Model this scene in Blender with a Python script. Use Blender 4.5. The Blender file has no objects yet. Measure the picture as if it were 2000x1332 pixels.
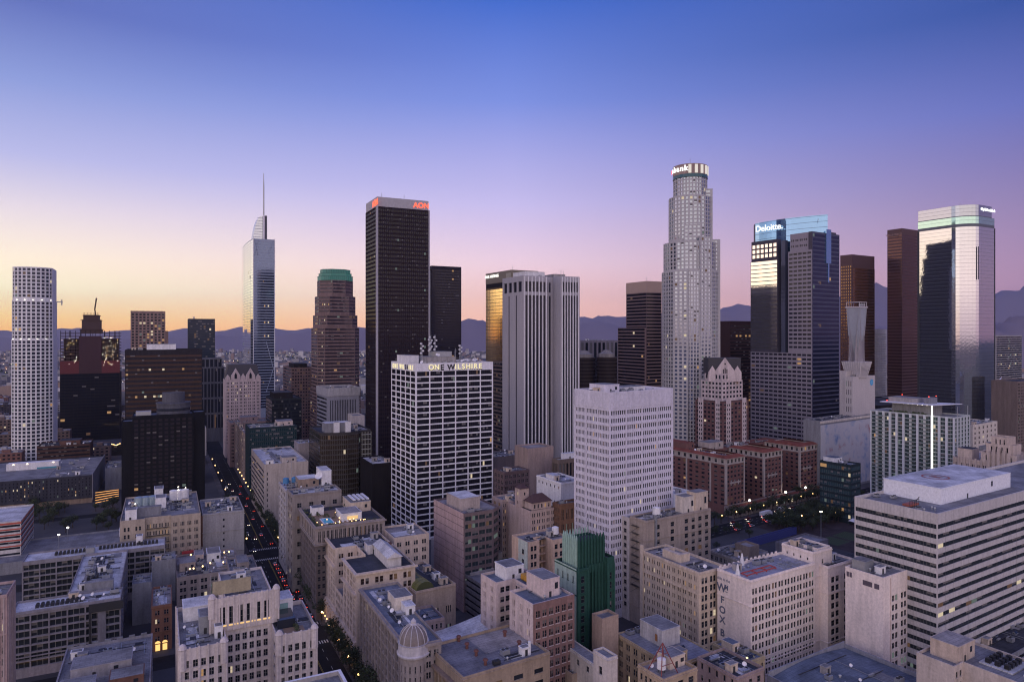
import bpy, math, random
from math import radians, sin, cos, pi, sqrt, atan2
from mathutils import Matrix, Vector
scene = bpy.context.scene
col = scene.collection
R = random.Random(7)
# ---------------------------------------------------------------- camera
CAM_H, FPX, YH, CX = 140.0, 1340.0, 652.0, 1000.0     # drone height (m), focal length and horizon measured on the photo
cam_d = bpy.data.cameras.new("camera"); cam = bpy.data.objects.new("camera", cam_d); col.objects.link(cam)
cam.location = (0, 0, CAM_H); cam.rotation_euler = (radians(90), 0, 0)
cam_d.sensor_width = 36; cam_d.lens = FPX / 2000 * 36; cam_d.shift_y = -14 / 2000
cam_d.clip_start = 1; cam_d.clip_end = 90000
scene.camera = cam
# ---------------------------------------------------------------- sky
def lin(c):
    return tuple(((v/255)/12.92 if v/255 <= .04045 else ((v/255+.055)/1.055)**2.4) for v in c)
world = bpy.data.worlds.new("World"); scene.world = world; world.use_nodes = True
nt = world.node_tree; nt.nodes.clear()
def N(t, **k):
    n = nt.nodes.new(t)
    for a, b in k.items(): setattr(n, a, b)
    return n
def L(a, b): nt.links.new(a, b)
tc = N('ShaderNodeTexCoord'); sep = N('ShaderNodeSeparateXYZ'); L(tc.outputs['Generated'], sep.inputs[0])
def M_(op, a, b=None):
    n = N('ShaderNodeMath', operation=op)
    for i, v in enumerate((a, b)):
        if v is None: continue
        if isinstance(v, (int, float)): n.inputs[i].default_value = v
        else: L(v, n.inputs[i])
    return n.outputs[0]
hx = M_('MULTIPLY', sep.outputs[0], sep.outputs[0]); hy = M_('MULTIPLY', sep.outputs[1], sep.outputs[1])
hl = M_('MAXIMUM', M_('SQRT', M_('ADD', hx, hy)), .0001)
ax = M_('DIVIDE', sep.outputs[0], hl); ay = M_('DIVIDE', sep.outputs[1], hl)
def ramp(stops):
    n = N('ShaderNodeValToRGB'); cr = n.color_ramp
    while len(cr.elements) > 1: cr.elements.remove(cr.elements[-1])
    for i, (p, c) in enumerate(stops):
        e = cr.elements[0] if i == 0 else cr.elements.new(p)
        e.position = p; e.color = (*lin(c), 1)
    L(sep.outputs[2], n.inputs[0]); return n.outputs[0]
r_sun = ramp([(0, (255,186,86)), (.02, (255,212,126)), (.055, (255,244,200)), (.09, (255,238,210)), (.15, (230,218,226)), (.21, (186,188,232)), (.29, (140,156,216)), (.37, (96,112,184)), (.7, (90,116,188)), (1, (92,93,150))])
r_mid = ramp([(0, (246,184,156)), (.04, (244,194,178)), (.1, (234,204,216)), (.185, (200,190,236)), (.32, (124,144,222)), (.437, (66,106,201)), (.7, (84,106,190)), (1, (92,93,150))])
r_rgt = ramp([(0, (170,128,150)), (.06, (172,136,162)), (.15, (148,130,174)), (.26, (104,114,188)), (.364, (56,84,160)), (.7, (84,100,180)), (1, (92,93,150))])
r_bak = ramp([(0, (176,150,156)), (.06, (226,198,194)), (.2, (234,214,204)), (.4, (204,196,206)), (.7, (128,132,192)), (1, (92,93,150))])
def maprange(v, a, b, interp='SMOOTHSTEP'):
    n = N('ShaderNodeMapRange', interpolation_type=interp); L(v, n.inputs[0])
    n.inputs[1].default_value = a; n.inputs[2].default_value = b; return n.outputs[0]
def mix(f, a, b, mode='MIX'):
    n = N('ShaderNodeMix', data_type='RGBA', blend_type=mode)
    if isinstance(f, float): n.inputs[0].default_value = f
    else: L(f, n.inputs[0])
    for i, v in ((6, a), (7, b)):
        if isinstance(v, tuple): n.inputs[i].default_value = v
        else: L(v, n.inputs[i])
    return n.outputs[2]
m1 = mix(maprange(ax, -.62, -.02, 'LINEAR'), r_sun, r_mid)
m2 = mix(maprange(ax, .0, .6, 'LINEAR'), m1, r_rgt)
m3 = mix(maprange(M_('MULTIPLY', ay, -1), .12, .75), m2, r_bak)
low = maprange(sep.outputs[2], -.02, 0.0)
m4 = mix(low, (*lin((60,52,66)), 1), m3)
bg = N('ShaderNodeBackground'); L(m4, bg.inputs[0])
back_fill = maprange(ay, -.05, -.6)  # added fill: unseen sky behind the camera brightened to light the facades
glow = M_('MULTIPLY', maprange(ax, -.6, -.85), M_('MULTIPLY', maprange(sep.outputs[2], .45, .05), .3))
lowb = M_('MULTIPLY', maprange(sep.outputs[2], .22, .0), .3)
st = M_('ADD', M_('ADD', 1.08, lowb), M_('ADD', glow, M_('MULTIPLY', back_fill, 1.32))); L(st, bg.inputs[1])
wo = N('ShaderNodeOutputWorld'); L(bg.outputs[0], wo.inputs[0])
# ---------------------------------------------------------------- last glow of the sun that has just set, from the left horizon
sl = bpy.data.lights.new("sun", 'SUN'); sun = bpy.data.objects.new("sun", sl); col.objects.link(sun)
sl.energy = .35; sl.angle = radians(35); sl.color = (1, .62, .42)
sun.rotation_euler = (Vector((.93, -.25, -.16))).to_track_quat('-Z', 'Y').to_euler()
vs = scene.view_settings; vs.view_transform = 'Standard'; vs.look = 'None'; vs.exposure = 0.0; vs.gamma = 1; vs.use_curve_mapping = False
scene.cycles.filter_width = 1.15
scene.cycles.max_bounces = 5; scene.cycles.diffuse_bounces = 3; scene.cycles.glossy_bounces = 3
scene.cycles.transparent_max_bounces = 4; scene.cycles.volume_bounces = 0
scene.cycles.sample_clamp_indirect = 3

# ---------------------------------------------------------------- materials
MATS = {}
def newmat(name):
    m = bpy.data.materials.new(name); m.use_nodes = True
    return m, m.node_tree, m.node_tree.nodes['Principled BSDF']
def _noise(t, vec, scale, detail=4, rough=.6):
    n = t.nodes.new('ShaderNodeTexNoise'); n.inputs['Scale'].default_value = scale
    n.inputs['Detail'].default_value = detail; n.inputs['Roughness'].default_value = rough
    if vec: t.links.new(vec, n.inputs['Vector'])
    return n.outputs[0]
def wall(c, rough=.85, stain=.45, name='wall_paint'):
    k = ('w', c, rough, stain)
    if k in MATS: return MATS[k]
    m, t, p = newmat(name); MATS[k] = m
    g = t.nodes.new('ShaderNodeTexCoord'); mp = t.nodes.new('ShaderNodeMapping')
    mp.inputs['Scale'].default_value = (.35, .35, .05); t.links.new(g.outputs['Object'], mp.inputs[0])
    streak = _noise(t, mp.outputs[0], 1.0, 6, .7); fine = _noise(t, g.outputs['Object'], .9, 8, .75)
    r = t.nodes.new('ShaderNodeMapRange'); r.inputs[1].default_value = .35; r.inputs[2].default_value = .75
    r.inputs[3].default_value = 1; r.inputs[4].default_value = 1 - stain; t.links.new(streak, r.inputs[0])
    r2 = t.nodes.new('ShaderNodeMapRange'); r2.inputs[1].default_value = .3; r2.inputs[2].default_value = .7
    r2.inputs[3].default_value = .78; r2.inputs[4].default_value = 1.14; t.links.new(fine, r2.inputs[0])
    mu = t.nodes.new('ShaderNodeMath'); mu.operation = 'MULTIPLY'; t.links.new(r.outputs[0], mu.inputs[0]); t.links.new(r2.outputs[0], mu.inputs[1])
    x = t.nodes.new('ShaderNodeVectorMath'); x.operation = 'SCALE'; x.inputs[0].default_value = c
    t.links.new(mu.outputs[0], x.inputs['Scale']); t.links.new(x.outputs[0], p.inputs['Base Color'])
    p.inputs['Roughness'].default_value = rough; p.inputs['Specular IOR Level'].default_value = .25 if max(c) > .1 else .08
    return m
def roofmat(c, name='roof_membrane'):
    k = ('r', c)
    if k in MATS: return MATS[k]
    m, t, p = newmat(name); MATS[k] = m
    g = t.nodes.new('ShaderNodeTexCoord')
    a = _noise(t, g.outputs['Object'], .12, 6, .65); b = _noise(t, g.outputs['Object'], 1.6, 6, .8)
    v = t.nodes.new('ShaderNodeTexBrick'); v.inputs['Scale'].default_value = .16; v.inputs['Mortar Size'].default_value = .012
    v.inputs['Color1'].default_value = (1, 1, 1, 1); v.inputs['Color2'].default_value = (.86, .86, .86, 1); v.inputs['Mortar'].default_value = (.6, .6, .6, 1)
    t.links.new(g.outputs['Object'], v.inputs[0])
    r = t.nodes.new('ShaderNodeMapRange'); r.inputs[1].default_value = .36; r.inputs[2].default_value = .66
    r.inputs[3].default_value = .6; r.inputs[4].default_value = 1.15; t.links.new(a, r.inputs[0])
    r2 = t.nodes.new('ShaderNodeMapRange'); r2.inputs[1].default_value = .3; r2.inputs[2].default_value = .7
    r2.inputs[3].default_value = .75; r2.inputs[4].default_value = 1.1; t.links.new(b, r2.inputs[0])
    mu = t.nodes.new('ShaderNodeMath'); mu.operation = 'MULTIPLY'; t.links.new(r.outputs[0], mu.inputs[0]); t.links.new(r2.outputs[0], mu.inputs[1])
    x = t.nodes.new('ShaderNodeVectorMath'); x.operation = 'SCALE'; x.inputs[0].default_value = c
    t.links.new(mu.outputs[0], x.inputs['Scale'])
    y = t.nodes.new('ShaderNodeVectorMath'); y.operation = 'MULTIPLY'; t.links.new(x.outputs[0], y.inputs[0]); t.links.new(v.outputs[0], y.inputs[1])
    t.links.new(y.outputs[0], p.inputs['Base Color']); p.inputs['Roughness'].default_value = .9
    p.inputs['Specular IOR Level'].default_value = .2
    return m
def plain(c, rough=.6, metal=0, name='paint', noise=.15):
    k = ('p', c, rough, metal, noise)
    if k in MATS: return MATS[k]
    m, t, p = newmat(name); MATS[k] = m
    g = t.nodes.new('ShaderNodeTexCoord'); a = _noise(t, g.outputs['Object'], 1.1, 5, .7)
    r = t.nodes.new('ShaderNodeMapRange'); r.inputs[1].default_value = .3; r.inputs[2].default_value = .7
    r.inputs[3].default_value = 1 - noise; r.inputs[4].default_value = 1 + noise; t.links.new(a, r.inputs[0])
    x = t.nodes.new('ShaderNodeVectorMath'); x.operation = 'SCALE'; x.inputs[0].default_value = c
    t.links.new(r.outputs[0], x.inputs['Scale']); t.links.new(x.outputs[0], p.inputs['Base Color'])
    p.inputs['Roughness'].default_value = rough; p.inputs['Metallic'].default_value = metal
    return m
def glass(c=(.012, .014, .02), metal=0.0, rough=.07, bump=.02, spec=.2):
    k = ('g', c, metal, rough, bump, spec)
    if k in MATS: return MATS[k]
    m, t, p = newmat('window_glass'); MATS[k] = m
    p.inputs['Base Color'].default_value = (*c, 1); p.inputs['Metallic'].default_value = metal; p.inputs['Roughness'].default_value = rough
    p.inputs['Specular IOR Level'].default_value = spec
    g = t.nodes.new('ShaderNodeTexCoord'); a = _noise(t, g.outputs['Object'], .35, 3, .5)
    b = t.nodes.new('ShaderNodeBump'); b.inputs['Strength'].default_value = bump; b.inputs['Distance'].default_value = 1.0
    t.links.new(a, b.inputs['Height']); t.links.new(b.outputs[0], p.inputs['Normal'])
    return m
def emit(c, s, name='lamp_light'):
    k = ('e', c, s)
    if k in MATS: return MATS[k]
    m, t, p = newmat(name); MATS[k] = m
    p.inputs['Base Color'].default_value = (.02, .02, .02, 1)
    p.inputs['Emission Color'].default_value = (*c, 1); p.inputs['Emission Strength'].default_value = s
    return m
def leafmat(c):
    k = ('l', c)
    if k in MATS: return MATS[k]
    m, t, p = newmat('foliage'); MATS[k] = m
    g = t.nodes.new('ShaderNodeTexCoord'); a = _noise(t, g.outputs['Object'], 1.3, 3, .6)
    r = t.nodes.new('ShaderNodeValToRGB'); r.color_ramp.elements[0].position = .3; r.color_ramp.elements[1].position = .7
    r.color_ramp.elements[0].color = (c[0]*.5, c[1]*.5, c[2]*.5, 1); r.color_ramp.elements[1].color = (c[0]*1.5, c[1]*1.5, c[2]*1.3, 1)
    t.links.new(a, r.inputs[0]); t.links.new(r.outputs[0], p.inputs['Base Color']); p.inputs['Roughness'].default_value = .8
    return m
WHITE = wall((.78, .76, .75), .7, .3); CONC = wall((.40, .37, .35)); CREAM = wall((.66, .54, .42)); PALE = wall((.70, .62, .53))
PINKISH = wall((.66, .53, .46)); TAN = wall((.42, .33, .25)); BRICK = wall((.17, .085, .065)); DARKW = wall((.022, .019, .02)); GREYW = wall((.26, .26, .28))
R_GREY = roofmat((.27, .265, .27)); R_WHITE = roofmat((.68, .67, .66)); R_DARK = roofmat((.065, .068, .08)); R_RED = roofmat((.27, .085, .055)); R_TAN = roofmat((.36, .33, .31))
R_BLUE = roofmat((.17, .20, .25))
G_DARK = glass(); G_MED = glass((.022, .025, .034), .0, .09, .02, .4); G_BLUE = glass((.16, .22, .34), .75, .06, .03); G_GOLD = glass((.62, .42, .2), .9, .06, .05)
FRAME = plain((.3, .29, .28), .5); FRAME_D = plain((.03, .03, .033), .5); METAL = plain((.35, .36, .38), .45, .6)
LIT = emit((1, .55, .22), .38, 'lit_window'); LITW = emit((1, .82, .55), .6, 'lit_window'); LITD = emit((.9, .45, .2), .09, 'lit_window'); LITG = emit((.6, .8, .7), .14, 'lit_window'); BLIND = plain((.13, .12, .115), .8, 0, 'window_blind')
HOT = emit((1, .58, .22), 7, 'lamp_light'); HOTW = emit((1, .88, .7), 8, 'lamp_light'); RED = emit((1, .06, .03), 5, 'tail_light')

# ---------------------------------------------------------------- object helpers
def link(name, me, parent=None, loc=None, rz=0):
    o = bpy.data.objects.new(name, me); col.objects.link(o)
    if parent: o.parent = parent
    if loc is not None: o.location = loc
    if rz: o.rotation_euler = (0, 0, rz)
    return o
class MB:
    def __init__(s): s.v = []; s.f = []; s.mi = []; s.mats = []
    def mat(s, m):
        if m not in s.mats: s.mats.append(m)
        return s.mats.index(m)
    def face(s, pts, m):
        i = len(s.v); s.v += [tuple(p) for p in pts]; s.f.append(tuple(range(i, i+len(pts)))); s.mi.append(s.mat(m))
    def box(s, x0, y0, z0, x1, y1, z1, m, bottom=False):
        a = [(x0,y0,z0),(x1,y0,z0),(x1,y1,z0),(x0,y1,z0),(x0,y0,z1),(x1,y0,z1),(x1,y1,z1),(x0,y1,z1)]
        i = len(s.v); s.v += a; k = s.mat(m)
        fs = [(0,1,5,4),(1,2,6,5),(2,3,7,6),(3,0,4,7),(4,5,6,7)] + ([(3,2,1,0)] if bottom else [])
        for f in fs: s.f.append(tuple(i+j for j in f)); s.mi.append(k)
    def prism(s, poly, z0, z1, m, top=None, cap=True, bottom=False):
        n = len(poly); i = len(s.v); k = s.mat(m)
        s.v += [(x, y, z0) for x, y in poly] + [(x, y, z1) for x, y in poly]
        for j in range(n): s.f.append((i+j, i+(j+1) % n, i+n+(j+1) % n, i+n+j)); s.mi.append(k)
        if cap: s.f.append(tuple(i+n+j for j in range(n))); s.mi.append(s.mat(top or m))
        if bottom: s.f.append(tuple(i+n-1-j for j in range(n))); s.mi.append(k)
    def loft(s, rings, m, cap=True):
        n = len(rings[0]); i = len(s.v); k = s.mat(m)
        for r in rings: s.v += [tuple(p) for p in r]
        for a in range(len(rings)-1):
            for j in range(n): s.f.append((i+a*n+j, i+a*n+(j+1) % n, i+(a+1)*n+(j+1) % n, i+(a+1)*n+j)); s.mi.append(k)
        if cap: s.f.append(tuple(i+(len(rings)-1)*n+j for j in range(n))); s.mi.append(k)
    def lathe(s, cx, cy, prof, m, n=16, cap=True):
        s.loft([[(cx+r*cos(2*pi*j/n), cy+r*sin(2*pi*j/n), z) for j in range(n)] for r, z in prof], m, cap)
    def bar(s, p, q, r, m, n=5):
        p = Vector(p); q = Vector(q); d = (q-p).normalized(); u = d.orthogonal().normalized(); w = d.cross(u)
        s.loft([[p0 + (u*cos(2*pi*j/n) + w*sin(2*pi*j/n))*r for j in range(n)] for p0 in (p, q)], m)
    def mesh(s, name):
        me = bpy.data.meshes.new(name); me.from_pydata(s.v, [], s.f)
        for m in s.mats: me.materials.append(m)
        if len(s.mats) > 1: me.polygons.foreach_set('material_index', s.mi)
        me.update(); return me
    def build(s, name, parent=None, loc=None, rz=0):
        return link(name, s.mesh(name), parent, loc, rz)
def tag(o, label, cat, group=None, kind=None):
    if label: o['label'] = label
    if cat: o['category'] = cat
    if group: o['group'] = group
    if kind: o['kind'] = kind
    return o
def thing(name, label, cat, loc, rz=0, group=None):
    return tag(link(name, None, None, loc, rz), label, cat, group)
def text(parent, s, size, loc, rot, m, ext=.15, name='sign_lettering', sx=1.0, off=.01):
    c = bpy.data.curves.new('sign_lettering', 'FONT'); c.body = s; c.size = size; c.extrude = ext; c.align_x = 'CENTER'; c.offset = size*off
    o = bpy.data.objects.new('tmp', c); col.objects.link(o)
    bpy.context.view_layer.update()
    me = bpy.data.meshes.new_from_object(o.evaluated_get(bpy.context.evaluated_depsgraph_get()))
    bpy.data.objects.remove(o); me.materials.clear(); me.materials.append(m)
    t = link(name, me, parent, loc); t.rotation_euler = rot; t.scale = (sx, 1, 1)
    return t
# ---------------------------------------------------------------- facades
def S(n=1, fh=3.6, wh=2.0, ww=.6, g=1, gap=.12, top=1.5, bot=3.0, m=0.5, nx=1, ny=1, rec=.25, nr=999, skip=None, fr=.06, name='window'):
    return dict(n=n, fh=fh, wh=wh, ww=ww, g=g, gap=gap, top=top, bot=bot, m=m, nx=nx, ny=ny, rec=rec, nr=nr, skip=skip, fr=fr, name=name)
WM = {}
def window_mesh(w, h, nx, ny, fr, gl, frm, var, lit, blind, litm, name, rec=0, sm=None):
    key = (sm.name if sm and rec else '', round(rec, 2), round(w, 2), round(h, 2), nx, ny, fr, gl.name, frm.name, var, lit, blind, name)
    if key in WM: return WM[key]
    b = MB(); window_geo(b, Matrix.Identity(4), w, h, nx, ny, fr, gl, frm, random.Random(hash((w, h, var, lit)) & 65535), lit, blind, litm, rec, sm)
    WM[key] = b.mesh(name); return WM[key]
SILL = wall((.55, .50, .46), .8, .2)
def window_geo(b, mt, w, h, nx, ny, fr, gl, frm, rr, lit, blind, litm, rec=0, sm=None):
    def q(x0, z0, x1, z1, y, m): b.face([mt @ Vector(p) for p in ((x0,y,z0),(x1,y,z0),(x1,y,z1),(x0,y,z1))], m)
    dx, dz = w/nx, h/ny
    if rec > 0:
        y = -rec-.16
        for f in (((-.12,y,0),(w+.12,y,0),(w+.12,-rec,0),(-.12,-rec,0)), ((-.12,y,-.22),(w+.12,y,-.22),(w+.12,y,0),(-.12,y,0)), ((-.12,y,-.22),(-.12,y,0),(-.12,-rec,0),(-.12,-rec,-.22))): b.face([mt @ Vector(p) for p in f], sm or SILL)
    rowlit = rr.random() < lit*3
    for i in range(nx):
        u = rr.random(); pl = (lit*3.5 if rowlit else lit*.2) if nx > 2 else lit
        m = litm[rr.randrange(len(litm))] if u < pl else gl
        bl = rr.random() < blind
        if m is gl and rr.random() < .14 and gl is G_DARK: m = G_MED
        for j in range(ny):
            if bl and m is gl and (ny == 1 or j == ny-1):
                zz = j*dz + (dz*.45 if ny == 1 else 0)
                if ny == 1: q(i*dx, j*dz, (i+1)*dx, zz, 0, m)
                q(i*dx, zz, (i+1)*dx, (j+1)*dz, 0, BLIND)
            else: q(i*dx, j*dz, (i+1)*dx, (j+1)*dz, 0, m)
    if fr > 0:
        y = -.05
        for i in range(nx+1):
            x = i*dx; q(max(0, x-fr/2), 0, min(w, x+fr/2), h, y, frm)
        for j in range(ny+1):
            z = j*dz; q(0, max(0, z-fr/2), w, min(h, z+fr/2), y-.01, frm)
class Bld:
    def __init__(s, name, label, cat, v, xl, xc, xr, yt, z=None, D=None, side='L', group=None, w=None, d=None, seed=None, o=None):
        th = math.atan((CX-v)/FPX); s.th = th; A = (-sin(th), cos(th)); B = (cos(th), sin(th))
        if D is None and o is None: D = (CAM_H - z)*FPX/(yt-YH)
        if o is not None: D = o[1]; s.D = D; xc = xc or 0; yt = yt or 0
        if z is None: z = CAM_H - (yt-YH)*D/FPX
        if o is not None:
            s.A, s.B, s.o, s.h, s.w, s.d = A, B, o, z, w, d; s._init(name, label, cat, group, xc, yt); return
        X = (xc-CX)*D/FPX; kl = (xl-CX)/FPX; kr = (xr-CX)/FPX; s.D = D; s.h = z
        if side == 'L':
            s.d = d or (X-kl*D)/(A[0]*-1 + kl*A[1]); s.w = w or (kr*D-X)/(B[0]-kr*B[1]); o = (X, D)
        else:
            s.d = d or (X-kr*D)/(-A[0] + kr*A[1]); s.w = w or (X-kl*D)/(B[0]-kl*B[1]); o = (X-B[0]*s.w, D-B[1]*s.w)
        s.A, s.B, s.o = A, B, o
        s._init(name, label, cat, group, xc, yt)
    def _init(s, name, label, cat, group, xc, yt):
        o = s.o; th = s.th
        s.root = thing(name, label, cat, (o[0], o[1], 0), th, group)
        s.wm = None; s.wins = []; s.rr = random.Random(len(label)*31+int(xc)*7+int(yt)+int(o[0]*13))
        s.gl, s.frm, s.lit, s.blind, s.litm = G_DARK, FRAME, .03, .18, (LIT, LITW, LITD, LITD, LITG)
        s.WT = Matrix.Translation((o[0], o[1], 0)) @ Matrix.Rotation(th, 4, 'Z')
    def zy(s, y, D=None): return CAM_H - (y-YH)*(D or s.D)/FPX
    def loc(s, X, Y):
        dx, dy = X-s.o[0], Y-s.o[1]; return (dx*s.B[0]+dy*s.B[1], dx*s.A[0]+dy*s.A[1])
    def lp(s, px, py, z):                     # local x, y of the point at height z seen at a pixel
        p = G(px, py, z); return s.loc(p[0], p[1])
    def fx(s, px, y=0):                       # local x where the plane local-y = y is seen at pixel column px
        k = (px-CX)/FPX; X0, Y0 = s.o[0]+s.A[0]*y, s.o[1]+s.A[1]*y; return (k*Y0-X0)/(s.B[0]-k*s.B[1])
    def zf(s, px, py, y=0):
        x = s.fx(px, y); return CAM_H-(py-YH)*(s.o[1]+s.A[1]*y+s.B[1]*x)/FPX
    def look(s, gl=None, frm=None, lit=None, blind=None):
        if gl: s.gl = gl
        if frm: s.frm = frm
        if lit is not None: s.lit = lit
        if blind is not None: s.blind = blind
        return s
    def facade(s, b, p, q, z0, z1, sp, m):
        dx, dy = q[0]-p[0], q[1]-p[1]; Ln = sqrt(dx*dx+dy*dy); ux, uy = dx/Ln, dy/Ln; nx_, ny_ = -uy, ux   # inward
        def P(u, z, r=0): return (p[0]+ux*u+nx_*r, p[1]+uy*u+ny_*r, z)
        if sp is not None and s.wm is None: s.wm = m
        if sp is None:
            b.face([P(0, z0), P(Ln, z0), P(Ln, z1), P(0, z1)], m); return
        cols = []; bay = (Ln-2*sp['m'])/sp['n']; g = sp['g']
        for i in range(sp['n']):
            if sp['skip'] and i in sp['skip']: continue
            tot = bay*sp['ww']; u0 = sp['m']+i*bay+(bay-tot)/2; gp = tot*sp['gap'] if g > 1 else 0; w = (tot-gp*(g-1))/g
            for k in range(g): cols.append((u0+k*(w+gp), u0+k*(w+gp)+w))
        rows = []; zt = z1-sp['top']; k = 0
        while zt-sp['wh'] >= z0+sp['bot']-1e-6 and k < sp['nr']: rows.append((zt-sp['wh'], zt)); zt -= sp['fh']; k += 1
        rows.reverse(); zc = z0; ang = atan2(uy, ux); r = sp['rec']
        for (a, c) in rows:
            if a > zc+1e-4: b.face([P(0, zc), P(Ln, zc), P(Ln, a), P(0, a)], m)
            uc = 0
            for (u0, u1) in cols:
                if u0 > uc+1e-4: b.face([P(uc, a), P(u0, a), P(u0, c), P(uc, c)], m)
                b.face([P(u0, a), P(u0, a, r), P(u0, c, r), P(u0, c)], m); b.face([P(u1, a, r), P(u1, a), P(u1, c), P(u1, c, r)], m)
                b.face([P(u0, a), P(u1, a), P(u1, a, r), P(u0, a, r)], m); b.face([P(u0, c, r), P(u1, c, r), P(u1, c), P(u0, c)], m)
                s.wins.append((P(u0, a, r), ang, u1-u0, c-a, sp)); uc = u1
            if uc < Ln-1e-4: b.face([P(uc, a), P(Ln, a), P(Ln, c), P(uc, c)], m)
            zc = c
        if zc < z1-1e-4: b.face([P(0, zc), P(Ln, zc), P(Ln, z1), P(0, z1)], m)
    def body(s, poly, z0, z1, specs, m, roof=None, par=1.0, pt=.35, name='wall', cop=None):
        """poly counter-clockwise; specs = facade spec per edge; roof lies par below the wall top z1"""
        b = MB(); n = len(poly)
        for i in range(n): s.facade(b, poly[i], poly[(i+1) % n], z0, z1, specs[i] if i < len(specs) else None, m)
        w_ = b.build(name, s.root)
        inn = []
        for i in range(n):
            a, p, c = Vector(poly[i-1]), Vector(poly[i]), Vector(poly[(i+1) % n])
            d1 = (p-a).normalized(); d2 = (c-p).normalized(); n1 = Vector((-d1.y, d1.x)); n2 = Vector((-d2.y, d2.x))
            k = pt/max(.3, (1+n1.dot(n2))); inn.append(tuple(p+(n1+n2)*k))
        rb = MB(); cm = cop or m
        for i in range(n):
            j = (i+1) % n
            rb.face([(*poly[i], z1), (*poly[j], z1), (*inn[j], z1), (*inn[i], z1)], cm)
            rb.face([(*inn[i], z1), (*inn[j], z1), (*inn[j], z1-par), (*inn[i], z1-par)], m)
        rb.build('parapet', s.root)
        rr = MB(); rr.face([(*q, z1-par) for q in inn], roof or R_GREY); rr.build('roof', s.root)
        return z1-par
    def rect(s, x0, y0, x1, y1, z0, z1, front=None, left=None, right=None, m=None, roof=None, **k):
        if not getattr(s, 'belt', 0) and s.D < 450 and z0 < 0 and x0 == 0 and y0 == 0 and z1 > 18 and (front or left) and (front or left)['name'] == 'window':
            s.belt = 1; zs_ = [z1-1.0, 8.2] + ([z1-(front or left)['top']-(front or left)['fh']*2+.35] if z1 > 30 else [])
            for z in zs_: b_ = MB(); b_.prism([(-.32, -.32), (x1, -.32), (x1, -.004), (-.004, -.004), (-.004, y1), (-.32, y1)], z, z+.4, m or CONC, bottom=True); b_.build('string_course', s.root)
        return s.body([(x0,y0),(x1,y0),(x1,y1),(x0,y1)], z0, z1, [front, right, None, left], m or CONC, roof, **k)
    def part(s, name, fn, *a):
        b = MB(); fn(b); return b.build(name, s.root)
    def boxes(s, name, m, lst, parent=None):
        b = MB()
        for q in lst: b.box(*q, m, bottom=True)
        return b.build(name, parent or s.root)
    def finish(s, maxw=100):
        if not s.wins: return s
        c = Vector((0, 0, CAM_H)); L_ = []
        for w in s.wins: L_.append(((s.WT @ Vector(w[0])-c).length, w))
        L_.sort(key=lambda t: t[0])
        for d_, (p, ang, w, h, sp) in L_[:maxw]:
            me = window_mesh(w, h, sp['nx'], sp['ny'], sp['fr'], s.gl, s.frm, s.rr.randrange(22), s.lit, s.blind, s.litm, sp['name'], sp['rec'] if (sp['name'] == 'window' and sp['fr'] > .03 and d_ < 460 and w < 4) else 0, s.wm)
            link(sp['name'], me, s.root, p, ang)
        rest = L_[maxw:]
        if rest:
            b = MB()
            for d_, (p, ang, w, h, sp) in rest:
                window_geo(b, Matrix.Translation(p) @ Matrix.Rotation(ang, 4, 'Z'), w, h, sp['nx'], sp['ny'], sp['fr'] if d_ < 500 else 0, s.gl, s.frm, s.rr, s.lit, s.blind, s.litm, sp['rec'] if (sp['name'] == 'window' and sp['fr'] > .03 and d_ < 420 and w < 4) else 0, s.wm)
            o = b.build(rest[0][1][4]['name'], s.root); o['kind'] = 'stuff'
        return s
    # ---- roof equipment
    def ac(s, x, y, z, w=3, d=2, h=1.6, m=None, n=2):
        b = MB(); m = m or METAL; b.box(x, y, z+.25, x+w, y+d, z+h, m, True)
        for i in range(4): b.box(x+.1+(i % 2)*(w-.4), y+.1+(i//2)*(d-.4), z, x+.3+(i % 2)*(w-.4), y+.3+(i//2)*(d-.4), z+.25, FRAME_D)
        for i in range(n): b.lathe(x+w*(i+.5)/n, y+d/2, [(min(w/n, d)*.4, z+h), (min(w/n, d)*.4, z+h+.2), (min(w/n, d)*.33, z+h+.2), (min(w/n, d)*.3, z+h+.05)], FRAME_D, 10)
        return b.build('air_conditioner', s.root)
    def vent(s, x, y, z, h=1.4, r=.3, m=None):
        b = MB(); b.lathe(x, y, [(r, z), (r, z+h*.7), (r*1.7, z+h*.75), (r*1.2, z+h)], m or METAL, 8); return b.build('vent_pipe', s.root)
    def duct(s, x, y, z, w, d, h=.8, m=None):
        b = MB(); b.box(x, y, z+.4, x+w, y+d, z+.4+h, m or METAL, True)
        for t in (.1, .9): b.box(x+(w-.2)*t, y+(d-.2)*t, z, x+(w-.2)*t+.2, y+(d-.2)*t+.2, z+.4, FRAME_D)
        return b.build('duct', s.root)
    def skylight(s, x, y, z, w=2.5, d=2):
        b = MB(); b.box(x, y, z, x+w, y+d, z+.4, METAL)
        b.face([(x, y, z+.4), (x+w, y, z+.4), (x+w, y+d/2, z+1), (x, y+d/2, z+1)], G_MED); b.face([(x, y+d/2, z+1), (x+w, y+d/2, z+1), (x+w, y+d, z+.4), (x, y+d, z+.4)], G_MED)
        b.face([(x, y, z+.4), (x, y+d/2, z+1), (x, y+d, z+.4)], METAL); b.face([(x+w, y, z+.4), (x+w, y+d, z+.4), (x+w, y+d/2, z+1)], METAL)
        return b.build('skylight', s.root)
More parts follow.
